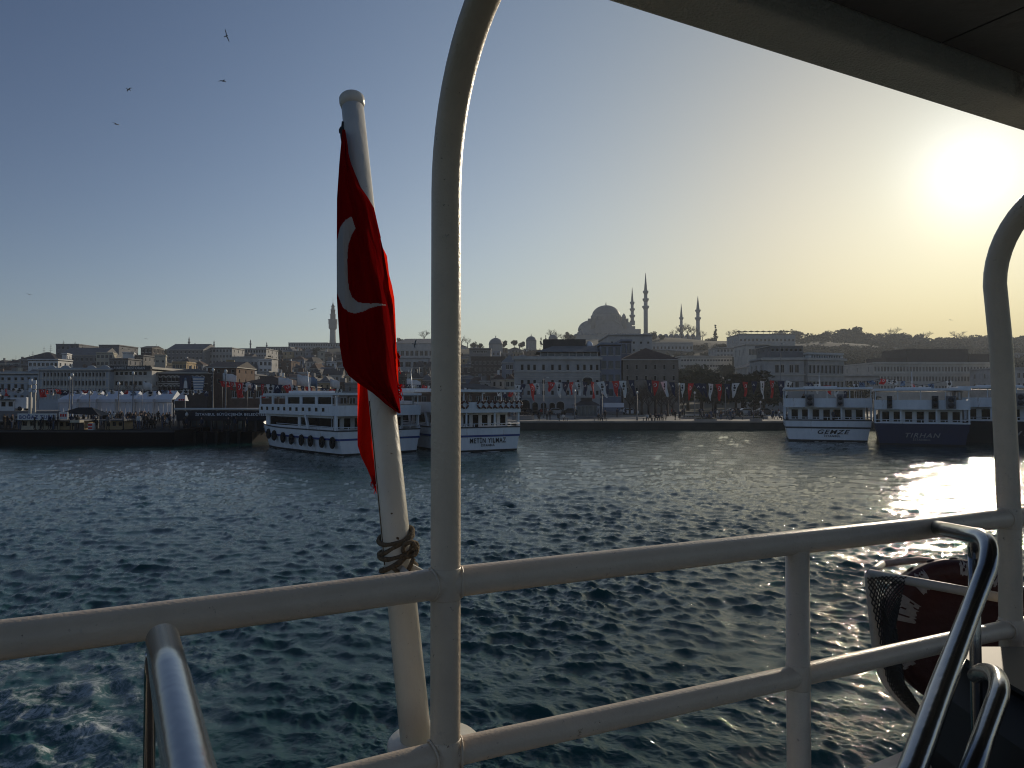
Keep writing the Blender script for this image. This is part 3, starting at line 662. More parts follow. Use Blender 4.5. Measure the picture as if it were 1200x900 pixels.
B('hill_block', 'pale rounded facade on the hazy slope left of the corner building', 'building', 876, 902, 430, 260, 14, 0, 'stone_grey', rows=[(436, 441)], nw=5, ww=1.0, style='plain', roof='hip', roofh=2)
B('shore_building', 'low pale-roofed shore building between corner building and office block', 'building', 990, 1030, 441, 230, 14, 0, 'stone_grey', rows=[(446, 452)], nw=8, ww=1.0, style='plain')
B('shore_building', 'low building at the right edge behind the tall right post', 'building', 1172, 1260, 432, 300, 20, 0, 'stone_grey', rows=[(437, 443), (449, 455)], nw=14, ww=1.2, style='plain')
for q0, q1, yy, Y_ in ((1000, 1060, 428, 480), (1180, 1240, 415, 520), (840, 875, 408, 470)):
    B('hill_block', 'hazy block among trees %s' % ('left of the office block' if q0 == 1000 else 'right of the office block' if q0 > 1100 else 'left of the terrace building'), 'building', q0, q1, yy, Y_, 20, 0, 'stone_grey', rows=None, nw=9, ww=1.4, style='plain')

# --- named hillside blocks, left
def hb(lab, *a, **k):
    k.setdefault('side', 3); return B('hillside_building', lab, 'building', *a, **k)
hb('wide grey house with a low dark roof at the left edge skyline', 0, 23, 428.5, 330, 14, 0, 'plaster_grey', roof='flat', nw=5)
hb('low dark house carrying antennas left of the big stepped block', 23, 65, 421, 360, 16, 0, 'plaster_grey', roof='hip', roofm='roof_dark', roofh=4, nw=8)
hb('white terrace house with a long flat awning on the left skyline', 33, 68, 422, 300, 10, 0, 'plaster_white', rows=[(425, 429)], nw=7, ww=1.2)
hb('big dark grey stepped block crowning the left skyline', 66, 92, 404, 380, 22, .05, 'plaster_grey', nw=5, style='plain')
hb('long grey block with a shallow gabled roof on the left skyline', 73, 119, 416, 350, 20, .12, 'plaster_grey', rows=[(419, 423)], nw=9, roof='gable', roofm='roof_grey', roofh=4.2)
hb('small white block glowing beside the stepped block', 73, 78, 415, 330, 8, .3, 'plaster_white', nw=2)
hb('pale rounded house end lit by the sun below the drum block', 114, 131, 414, 340, 12, .35, 'plaster_cream', nw=4)
hb('round-shouldered dark drum block on the left skyline', 116, 139.5, 405, 390, 20, 0, 'plaster_grey', rows=[(407, 409)], nw=8)
hb('bright white blank wall house in the left skyline', 144.5, 156, 414, 330, 12, .4, 'plaster_white', rows=[(421, 424)], nw=2, side=2)
hb('grey house tucked between the white wall house and the dark gabled house', 156, 168, 417, 335, 12, 0, 'plaster_grey', nw=3)
hb('tall dark gabled house on the left skyline', 165, 178, 407.5, 350, 12, 0, 'brick_dark', nw=3, roof='gable', roofm='roof_dark', roofh=1.2)
hb('cream sunlit house with a blank wall right of the dark gabled house', 182, 193.5, 417, 330, 12, .4, 'plaster_cream', nw=2, rows=[(422, 425)])
hb('grey block under the white wall house', 128, 150, 421, 310, 12, 0, 'plaster_grey', nw=5)
hb('ochre house with small roof terrace behind the arched building', 202, 218, 425, 300, 12, .1, 'plaster_ochre', nw=4)
hb('wide dark block with a low arched roof right of the cream house', 196, 238, 409.5, 420, 22, 0, 'plaster_grey', nw=9, roof='gable', roofh=4)
hb('long grey block below the skyline minarets', 241, 272, 408, 430, 20, 0, 'stone_grey', nw=8)
hb('long government block with rows of windows on the left-centre skyline', 268, 312, 409, 470, 24, 0, 'stone_grey', nw=14)
hb('massive stone block with blind windows below the skyline', 272, 310, 419, 340, 20, 0, 'stone_grey', nw=9, rows=[(424, 428), (434, 437)])
hb('small white roof house lit by the sun below the government block', 304, 318, 422, 330, 10, .4, 'plaster_white', nw=3)
hb('wide pale university block left of the stone tower', 338, 384, 402, 640, 30, 0, 'stone_grey', nw=16)
hb('low block continuing left from the university block', 300, 340, 407, 600, 30, 0, 'stone_grey', nw=14)
hb('narrow bright cream tower house left of the stone tower', 374.5, 380.5, 412, 430, 8, .4, 'plaster_cream', nw=1)
hb('grey block right of the stone tower behind the flag', 384, 420, 402.5, 620, 24, 0, 'stone_grey', nw=12)
hb('long stone building with tall arched openings left of the tall post', 463, 508, 402, 420, 30, -.06, 'stone_grey', rows=[(411, 417), (422, 427)], nw=8, ww=1.8, style='plain', roof='shed', roofm='roof_grey', roofh=5)
hb('stone terrace with an arcade below the long arched building', 455, 520, 420, 330, 14, 0, 'stone_grey', rows=[(424, 430), (437, 444)], nw=7, ww=2.6, style='plain')
hb('house with a lit balcony and dark windows right of the tall post', 550, 575, 409, 380, 14, 0, 'plaster_grey', rows=[(411, 413.5)], nw=6, ww=1.6)
hb('ruined-looking dark stone house right of the tall post', 552, 592, 419, 320, 14, 0, 'brick_dark', rows=[(423, 427), (431, 435), (438, 441)], nw=9, ww=1.1, style='plain')
hb('pale domed-roof house left of the stone hotel', 588, 606, 425, 260, 10, 0, 'plaster_blue', nw=4, roof='hip', roofm='lead', roofh=3)

# --- infill: houses stacked up the slope
rnd = random.Random(11)
SKY = [(-60, 424), (0, 424), (30, 423), (65, 412), (130, 412), (150, 418), (185, 416), (240, 414), (300, 412), (340, 408), (385, 406), (420, 406), (470, 406), (500, 403), (545, 406), (590, 408), (640, 408), (690, 404)]
MARK = [(-60, 'behind the far left offices'), (66, 'near the stepped skyline block'), (128, 'near the drum-shaped block'), (178, 'behind the arched building'), (243, 'behind the red hanging flags'), (300, 'behind the long moored boat'), (350, 'below the stone fire tower'), (415, 'between flag and tall post'), (505, 'just right of the tall post'), (560, 'left of the stone hotel'), (620, 'behind the stone hotel')]
COLN = {'plaster_cream': 'cream', 'plaster_white': 'white', 'plaster_grey': 'grey', 'plaster_ochre': 'ochre', 'plaster_pink': 'pinkish', 'stone_grey': 'stone', 'brick_brown': 'brown brick', 'stone_light': 'pale stone', 'plaster_blue': 'bluish', 'brick_dark': 'dark brick'}
RN = {'flat': 'flat-roofed', 'hip': 'hip-roofed', 'gable': 'gabled', 'shed': 'lean-to roofed'}
lab_ = []
for row, (Y_, yb) in enumerate(((250, 447), (290, 441), (330, 434), (380, 428), (440, 421), (520, 415), (600, 410))):
    px = -60 + rnd.uniform(0, 8)
    while px < 700:
        wpx = rnd.uniform(9, 20) * (1.15 if row < 2 else .9); top = yb + rnd.uniform(-4.5, 4); s_ = interp(px, SKY) + 1.0
        if top < s_: top = s_ + rnd.uniform(0, 3)
        if (row >= 5 and px < 300) or (690 < px) or (600 < px and row < 2): px += wpx; continue
        wl = rnd.choice(['plaster_cream', 'plaster_white', 'plaster_grey', 'plaster_grey', 'plaster_grey', 'plaster_ochre', 'plaster_pink', 'stone_grey', 'stone_grey', 'brick_brown', 'stone_light', 'plaster_blue', 'brick_dark', 'brick_dark'])
        rf = rnd.choice(['flat', 'flat', 'hip', 'gable', 'hip'])
        if row < 2 and wl == 'plaster_white': wl = 'plaster_grey'
        mk_ = [m_ for q_, m_ in MARK if q_ <= px + 4][-1] if px > -56 else MARK[0][1]
        rt = ['lowest', 'low', 'lower', 'middle', 'upper', 'high', 'topmost'][row]
        o, *_ = B('hillside_house', 'x', 'house', px, px + wpx, top, Y_ + rnd.uniform(-12, 12), rnd.uniform(9, 15), rnd.uniform(-.25, .3), wl, rf, rnd.choice(['roof_tile', 'roof_dark', 'roof_grey']) if rf != 'flat' else 'roof_grey', None, max(2, int(wpx * Y_ / F / 2.6)), rnd.uniform(.8, 1.15), 'sill', roofh=rnd.uniform(1.5, 3), chim=rnd.choice([0, 1, 1, 2]), group='houses stacked up the city hillside', side=2)
        for q_ in range(rnd.choice([0, 1, 1, 2, 3])):
            hw_ = wpx * Y_ / F * .35; ax_ = rnd.uniform(-hw_, hw_); hh_ = (zat(top, Y_) - ground(o.location.x, Y_)) + 1; kk = rnd.random()
            if kk < .5: MB().tube([(ax_, 3, hh_ - .2), (ax_, 3, hh_ + rnd.uniform(2, 4.5))], .09, 'pole_grey', 4).build('aerial', o)
            elif kk < .8: MB().box(ax_ - rnd.uniform(.6, 1.6), ax_ + rnd.uniform(.6, 1.6), 2, 5, hh_ - .3, hh_ + rnd.uniform(1.2, 2.4), rnd.choice(['plaster_grey', 'plaster_cream', 'roof_tile'])).build('roof_hut', o)
            else: MB().lathe([(0, hh_ + .4), (.9, hh_ + .7), (.9, hh_ + .75), (0, hh_ + .5)], 'frame_white', 8, (ax_, 1, 0)).build('satellite_dish', o)
        lab_.append((o, '%s %s %s house, %s row, %s' % ('wide' if wpx > 14 else 'narrow', COLN[wl], RN[rf], rt, mk_), px))
        px += wpx * rnd.uniform(.92, 1.25)
ordinals(lab_)

# --- rooftop antennas, small minarets and domes on the skyline
def minaret(px, ytip, ybase, Y, balc, wpx, label, m='mosque_stone'):
    b0 = at(px, ybase, Y); H_ = zat(ytip, Y) - b0.z; pxm = F / Y; r_ = wpx / pxm / 2
    root = empty('minaret', (b0.x, Y, b0.z - 2)); tag(root, label, 'minaret')
    MB().prism([(r_ * 1.5 * math.cos(a * math.pi / 4 + .39), r_ * 1.5 * math.sin(a * math.pi / 4 + .39)) for a in range(8)], 0, 5 if H_ > 20 else 2, m).build('base', root)
    bz = [zat(q, Y) - b0.z + 2 for q in balc]; zc = bz[0] + (H_ + 2 - bz[0]) * .38 if bz else (H_ + 2) * .7
    prof = [(r_, 0)]
    for i, z in enumerate(sorted(bz)): prof += [(r_ * (1 - .1 * i), z - .1), (r_ * (.92 - .1 * i), z)]
    prof += [(r_ * .78, zc)]
    MB().lathe(prof, m, 14).build('shaft', root)
    for i, z in enumerate(sorted(bz)):
        q = r_ * (1 - .1 * i)
        MB().lathe([(q, z - r_ * 1.3), (q * 1.2, z - r_ * .9), (q * 1.25, z - r_ * .7), (q * 1.6, z - r_ * .3), (q * 1.65, z), (q * 1.65, z + r_ * .45), (q * 1.5, z + r_ * .45), (q * 1.5, z)], m, 14).build('balcony', root)
    MB().lathe([(r_ * .92, zc - .05), (r_ * .9, zc + .3), (r_ * .45, zc + (H_ + 2 - zc) * .55), (r_ * .1, H_ + 1.2), (0, H_ + 2)], 'lead', 14).build('cone', root)
    return root
minaret(741, 336.5, 379, 815, (370, 362.5, 354.7), 4.2, 'shorter of the two minarets beside the great dome, three balconies')
minaret(756.8, 319.5, 394, 790, (359.7, 351, 342), 5.0, 'tallest minaret, three balconies, right beside the great domed mosque')
minaret(798.5, 355.5, 394, 830, (381.7, 372.7), 3.6, 'thinner and shorter of the two far minarets right of the mosque')
minaret(818, 346.5, 398, 800, (373, 364), 4.4, 'rightmost minaret with two balconies standing over the courtyard')
minaret(221.5, 394, 410, 700, (401,), 1.9, 'pale needle minaret above the left city roofs')
minaret(228.5, 401, 410, 640, (), 2.6, 'stubby dark turret beside the pale needle minaret', 'brick_dark')
minaret(250.8, 398, 409, 700, (404,), 1.6, 'tiny minaret above the long grey skyline block')
minaret(293.5, 397, 409, 680, (403,), 1.7, 'dark minaret over the government block')
minaret(312.6, 400, 409, 700, (405,), 1.5, 'faint short minaret right of the dark skyline minaret')
def antenna(px, y0, y1, Y, label):
    b0 = at(px, y1, Y); h_ = zat(y0, Y) - b0.z; root = empty('antenna', (b0.x, Y, b0.z - .6)); tag(root, label, 'antenna')
    MB().tube([(0, 0, 0), (0, 0, h_ + .6)], [.12, .06], 'pole_grey', 5).build('mast', root)
    m_ = MB()
    for k in range(3): z = h_ * (.5 + .2 * k); m_.tube([(-.8 + .15 * k, 0, z), (.8 - .15 * k, 0, z)], .05, 'pole_grey', 4)
    m_.build('crossbars', root); return root
for q, y0, y1, Y_, lb in ((38.5, 411, 421, 330, 'antenna mast on the left hillside, left one of two'), (51.5, 406, 416, 330, 'antenna mast on the left hillside, left of the peaked roof'), (59.5, 403, 415, 330, 'tallest thin antenna on the left hillside'), (74.5, 399, 404, 370, 'short aerial on the left corner of the stepped block'), (88, 400, 404, 372, 'short aerial on the right of the stepped block'), (183, 403, 417, 330, 'rooftop antenna beside the cream sunlit house'), (155, 410, 414, 330, 'street-lamp-like aerial above the bright white wall')):
    antenna(q, y0, y1, Y_, lb)
for px, Y_, y0, y1, y2, lb in ((581, 560, 396, 404, 408, 'lead dome with a small finial on the skyline left of the hotel'), (622.5, 600, 394, 400, 405, 'grey dome above the roofs left of the hotel roof'), (648, 620, 392, 397, 402, 'low dome beside bare trees behind the hotel roof')):
    b0 = at(px, y2, Y_); r_ = (zat(y0, Y_) - zat(y1, Y_)) * 1.0
    root = empty('small_domed_building', (b0.x, Y_, b0.z - 4)); tag(root, lb, 'dome'); h0 = zat(y1, Y_) - b0.z + 4
    MB().prism([(r_ * 1.08 * math.cos(a * math.pi / 4 + .39), r_ * 1.08 * math.sin(a * math.pi / 4 + .39)) for a in range(8)], 0, h0, 'mosque_stone').build('drum', root)
    MB().lathe([(r_ * 1.05 * math.cos(math.pi / 2 * k / 8), h0 + r_ * math.sin(math.pi / 2 * k / 8)) for k in range(9)], 'lead', 18).build('dome', root)
    MB().lathe([(.35, h0 + r_ - .1), (.3, h0 + r_ + .6), (.5, h0 + r_ + 1), (.1, h0 + r_ + 1.5), (0, h0 + r_ + 2.6)], 'lead', 8).build('finial', root)

# --- the stone fire tower
TY = 880; b0 = at(390, 404, TY); pz = lambda y: zat(y, TY) - b0.z + 3; root = empty('stone_tower', (b0.x, TY, b0.z - 3)); tag(root, 'tall pale fire-watch tower with stepped top, just left of the flag', 'tower'); u = TY / F
MB().lathe([(4.3 * u, 0), (3.6 * u, pz(398)), (3.3 * u, pz(386.5))], 'mosque_stone', 16).build('shaft', root)
MB().lathe([(3.3 * u, pz(386.5)), (4.9 * u, pz(384.5)), (4.9 * u, pz(380)), (5.2 * u, pz(379.5)), (5.2 * u, pz(375.5)), (5.5 * u, pz(375)), (5.5 * u, pz(374.3)), (3.4 * u, pz(374))], 'mosque_stone', 16).build('gallery', root)
for a, b, y0, y1 in ((3.2, 3.1, 374, 368.5), (2.7, 2.5, 368.5, 363), (2.1, 1.7, 363, 358.5)):
    MB().lathe([(a * u, pz(y0)), (b * u, pz(y1) - .6), ((a + .5) * u, pz(y1) - .5), ((a + .5) * u, pz(y1)), (0, pz(y1))], 'mosque_stone', 12).build('upper_stage', root)
MB().lathe([(1.7 * u, pz(358.5)), (.8 * u, pz(356.5)), (.25 * u, pz(354)), (.12 * u, pz(349)), (0, pz(348.5))], 'lead', 10).build('spire', root)
wm_ = win_mesh(1.6, 4.0, 'plain')
for k in range(10):
    a = -math.pi / 2 + (k - 4.5) * .3; rr = 4.9 * u - .12; link('window', wm_, root, (rr * math.cos(a), rr * math.sin(a), pz(383.8)), (0, 0, a + math.pi / 2))

# --- the great mosque
MY = 800; mu = MY / F; b0 = at(714.5, 398, MY); mz = lambda y: zat(y, MY) - b0.z + 6; mx = lambda q: (q - 714.5) * mu
root = empty('mosque', (b0.x, MY, b0.z - 6)); tag(root, 'great grey stone mosque with a huge central dome on the hilltop', 'mosque')
def dome(mbx, x, y, z, r_, m, hf=1.0, n=24, a0=0, a1=2 * math.pi, k0=0):
    mbx.lathe([(r_ * math.cos(math.pi / 2 * k / 10), z + r_ * hf * math.sin(math.pi / 2 * k / 10)) for k in range(k0, 11)], m, n, (x, y, 0), a0, a1); return mbx
MB().box(mx(676), mx(757), 0, 62, 0, mz(393), 'mosque_stone').build('aisle', root)
MB().box(mx(683.5), mx(752), 5, 60, mz(393), mz(385), 'mosque_stone').build('gallery_block', root)
MB().box(mx(695.5), mx(734.5), 10, 52, mz(385), mz(374.5), 'mosque_stone').build('crossing', root)
MB().prism([(mx(714.5) + 17.2 * math.cos(k * math.pi / 16), 31 + 17.2 * math.sin(k * math.pi / 16)) for k in range(32)], mz(374.5), mz(366.5), 'mosque_stone').build('drum', root)
dome(MB(), mx(714.5), 31, mz(367), 16.2, 'lead', .78, 36).build('dome', root)
MB().lathe([(.9, mz(354.5)), (.5, mz(353)), (.8, mz(352.3)), (.3, mz(351)), (0, mz(348.7))], 'lead', 8, (mx(714.5), 31, 0)).build('finial', root)
wd = win_mesh(2.0, 5.0, 'plain', 'frame_dark')
for k in range(12):
    a = -math.pi / 2 + (k - 5.5) * .215; link('window', wd, root, (mx(714.5) + 17.15 * math.cos(a), 31 + 17.15 * math.sin(a), mz(373.6)), (0, 0, a + math.pi / 2))
for k in range(13):
    a = -math.pi / 2 + (k - 6) * .215; x_, y_ = mx(714.5) + 17.6 * math.cos(a), 31 + 17.6 * math.sin(a); MB().box(-.4, .4, -.6, .6, mz(374.4), mz(368), 'mosque_stone', Matrix.Translation((x_, y_, 0)) @ Matrix.Rotation(a + math.pi / 2, 4, 'Z')).build('buttress', root)
for s in (-1, 1):                                                     # half domes and stepped shoulders to either side
    dome(MB(), mx(714.5 + s * 19), 31, mz(384.5), 14.5, 'lead', .82, 20).build('half_dome', root)
    dome(MB(), mx(714.5 + s * 28.5), 18, mz(391), 8.2, 'lead', .75, 16).build('half_dome', root)
    dome(MB(), mx(714.5 + s * 33), 40, mz(392), 6.5, 'lead', .75, 16).build('half_dome', root)
    for j, (q0, q1, y0) in enumerate(((17, 20.5, 368.5), (20.5, 24, 372), (24, 28, 376.5), (28, 32, 381))):
        a, b = sorted((mx(714.5 + s * q0), mx(714.5 + s * q1))); MB().box(a, b, 11 - j * .02, 15, mz(386), mz(y0), 'mosque_stone').build('stepped_buttress', root)
    MB().lathe([(2.4, mz(386)), (2.2, mz(371.5)), (2.6, mz(371)), (1.6, mz(368)), (0, mz(365.8))], 'mosque_stone', 8, (mx(714.5 + s * 18.2), 9, 0)).build('weight_turret', root)
# the great window wall under its arch
g = MB(); n = 16; Ra = 15.5; cxz = mz(390.5); arc = [(Ra * math.cos(math.pi * k / n), cxz + Ra * .98 * math.sin(math.pi * k / n)) for k in range(n + 1)]; arc2 = [(x * 1.09, cxz + (z - cxz) * 1.09) for x, z in arc]
g.add([(x, 3.0, z) for x, z in arc] + [(x, 3.0, z) for x, z in arc2] + [(x, 9.8, z) for x, z in arc2] + [(x, 4.4, z) for x, z in arc], [(k + 1, k, n + 1 + k, n + 2 + k) for k in range(n)] + [(n + 1 + k, 2 * n + 2 + k, 2 * n + 3 + k, n + 2 + k) for k in range(n)] + [(k, k + 1, 3 * n + 4 + k, 3 * n + 3 + k) for k in range(n)], 'mosque_stone'); g.build('great_arch', root)
MB().add([(x, 4.38, z) for x, z in arc], [tuple(range(n, -1, -1))], 'mosque_stone').build('window_wall', root)
wt = win_mesh(2.2, 3.4, 'plain', 'frame_dark')
for zr, cnt in ((391, 9), (386.6, 7), (382.2, 5)):
    for k in range(cnt): link('window', wt, root, ((k - (cnt - 1) / 2) * 3.2, 4.2, mz(zr)))
ws = win_mesh(2.0, 3.0, 'plain', 'frame_dark')
for k in range(20): link('window', ws, root, (mx(678.5 + k * 4), -.12, mz(396.6)))
for q in (681, 688, 697, 707, 722, 732, 741, 749): dome(MB(), mx(q), 4, mz(393.1), 4.0 if q in (697, 732) else 3.0, 'lead', .8, 12).build('small_dome', root)
MB().box(mx(674), mx(760), -.5, 62.5, mz(393.0), mz(392.5), 'mosque_stone').build('cornice', root)
root = empty('mosque_courtyard', (at(780, 398, MY).x, MY, b0.z - 6)); tag(root, 'long arcaded courtyard wall with a row of small domes right of the mosque', 'courtyard')
MB().box(-20 * mu, 42 * mu, 4, 50, 0, mz(394.5), 'mosque_stone').build('wall', root)
dmm = dome(MB(), 0, 0, 0, 3.0, 'lead', 1.15, 12).mesh('small_dome')
for k in range(10): link('small_dome', dmm, root, ((-17 + k * 6.4) * mu, 8, mz(394.2)))
for k in range(14): link('window', ws, root, ((-17 + k * 4.3) * mu, 3.9, mz(397.3)))

# --- trees of the skyline and the wooded hill
tl = []
def T(kind, px, ytop, Y, hpx, lab, **k):
    b = at(px, ytop + hpx, Y); h = hpx * Y / F; o = tree(kind, (b.x, Y, b.z), h, 'x', group='trees on the skyline', **k); tl.append((o, lab, px)); return o
for px, yt, hp in ((497, 385, 17), (541, 392, 14), (548, 395, 12), (645, 384, 15), (653, 387, 13), (660, 390, 12), (799, 378, 20), (806, 377, 21), (812, 380, 18), (790, 384, 14), (856, 385, 14), (864, 384, 15), (872, 387, 12), (823, 386, 14)):
    T('bare', px, yt, 740, hp, 'bare leafless skyline tree ' + ('by the minarets' if px in (799, 806, 812, 790, 823) else 'right of the cypress' if px > 850 else 'by the tall post' if px < 560 else 'left of the mosque'), wide=1.25)
T('cone', 838.5, 380.5, 700, 20, 'pointed dark cypress on the skyline right of the last minaret', i=0)
for px in (666, 669): T('round', px, 389 + (px - 666), 720, 12, 'round evergreen at the left foot of the mosque', wide=.9)
T('cone', 634, 395, 560, 11, 'small dark cypress between skyline domes', i=1); T('cone', 639.5, 393, 560, 12, 'small dark cypress between skyline domes', i=0)
for px, yt, hp in ((1047, 382, 18), (1085, 387, 16), (1123, 386, 18), (1130, 390, 14), (974, 384, 14), (938, 390, 10)):
    T('bare', px, yt, 850, hp, 'bare tree against the yellow sky on the right hill', wide=1.5)
for px, yt, hp in ((915, 388, 10), (934, 386, 14), (926, 392, 12), (950, 391, 12), (958, 392, 12), (966, 389, 14), (982, 388, 14), (990, 384, 18), (997, 383, 19), (1004, 388, 14), (1015, 391, 13), (1027, 391, 14), (1040, 391, 14), (1052, 389, 16), (1060, 392, 14), (1070, 392, 14), (1080, 396, 12), (1095, 397, 12), (1105, 394, 14), (1113, 397, 12), (1137, 394, 14), (1146, 396, 12), (1153, 394, 14), (1160, 391, 16), (1170, 390, 17), (1180, 392, 16), (1192, 395, 14), (1202, 394, 16), (1214, 392, 18), (1228, 395, 16), (1240, 393, 16)):
    T('round', px, yt, 850, hp + 5, 'dark evergreen on the right hill ridge ' + ('left of the bare trees' if px < 1040 else 'above the long office block' if px < 1150 else 'around the tall right post'), wide=1.15 + .3 * random.random())
rnd = random.Random(5)
for k in range(280):                                                  # the wooded slope itself
    px = rnd.uniform(925, 1260); yt = rnd.uniform(396, 428); Y_ = 840 - (yt - 394) * 14 + rnd.uniform(-10, 10)
    o = T(rnd.choice(['round', 'round', 'round', 'olive']), px, yt, Y_, rnd.uniform(14, 20) * 800 / Y_, 'tree', wide=1.5); tl.pop(); o['label'] = 'one of the hazy trees massed on the wooded right hill slope'; o['group'] = 'trees massed on the right hill'
for k in range(80):
    px = rnd.uniform(770, 905); yt = rnd.uniform(395, 434); Y_ = 700 - (yt - 394) * 11
    o = T(rnd.choice(['round', 'olive', 'bare', 'olive']), px, yt, Y_, rnd.uniform(9, 14) * 600 / Y_, 'tree', wide=1.2); tl.pop(); o['label'] = 'one of the hazy trees between buildings on the slope right of the mosque'; o['group'] = 'trees on the slope right of the mosque'
for k in range(60):
    px = rnd.uniform(-20, 700); Y_ = rnd.uniform(235, 560); gx_ = (px - 600) / F * Y_
    o = tree(rnd.choice(['olive', 'bare', 'round', 'bare']), (gx_, Y_, ground(gx_, Y_) - .3), rnd.uniform(6, 10), 'one of the trees growing between hillside houses', group='trees between the hillside houses', wide=.9)
for px, yt, hp in ((-5, 424, 9), (470, 396, 9), (590, 399, 8), (603, 398, 8), (612, 400, 7), (563, 402, 7), (190, 409, 7), (197, 409, 8), (207, 410, 7), (672, 398, 7), (556, 401, 8), (765, 389, 9), (776, 392, 7)):
    T('round', px, yt, 640, hp + 2, 'small dark tree breaking the roofline')
ordinals(tl)
# bushy trees behind the promenade
pt = []
for px, yt, Y_, hp, kd in ((806, 434, 215, 46, 'olive'), (822, 432, 210, 50, 'olive'), (838, 438, 212, 46, 'olive'), (870, 437, 205, 46, 'round'), (884, 433, 206, 50, 'round'), (862, 444, 208, 40, 'round'), (760, 445, 160, 44, 'bare'), (775, 448, 158, 42, 'bare'), (745, 450, 162, 40, 'bare'), (788, 452, 162, 38, 'bare'), (800, 455, 165, 36, 'bare'), (895, 446, 190, 42, 'round'), (752, 440, 150, 48, 'bare'), (768, 436, 152, 52, 'bare'), (782, 442, 151, 46, 'bare'), (738, 452, 152, 38, 'bare'), (1005, 448, 215, 36, 'round'), (160, 442, 155, 34, 'bare'), (148, 446, 155, 30, 'bare'), (835, 452, 190, 34, 'bare'), (560, 447, 230, 30, 'bare'), (585, 449, 230, 30, 'bare'), (487, 440, 240, 28, 'bare'), (470, 442, 240, 26, 'bare')):
    b = at(px, yt, Y_); g0 = ground(b.x, Y_); o = tree(kd, (b.x, Y_, g0 - .2), b.z - g0, 'x', group='trees behind the promenade', wide=1.3 if kd != 'bare' else 1.1)
    pt.append((o, ('dense dark' if kd == 'round' else 'dusty olive' if kd == 'olive' else 'bare') + ' tree behind the ' + ('promenade' if px > 700 else 'moored boats' if px > 400 else 'white tents'), px))
ordinals(pt)
# parasols on the hilltop terrace
ps = []
tm = MB().tube([(0, 0, 0), (0, 0, 2.6)], .12, 'pole_grey', 5).mesh('pole'); cm = MB().lathe([(2.6, 2.4), (2.4, 2.5), (0, 3.3)], 'roof_dark', 8).mesh('canopy')
for k in range(9):
    px = 868 + k * 7.2; b = at(px, 392, 518); o = empty('parasol', (b.x, 518 + 4, b.z - .1)); link('pole', tm, o); link('canopy', cm, o)
    tag(o, 'x', 'parasol', 'parasols on the hilltop terrace'); ps.append((o, 'dark parasol on the hazy hilltop terrace', px))
ordinals(ps)
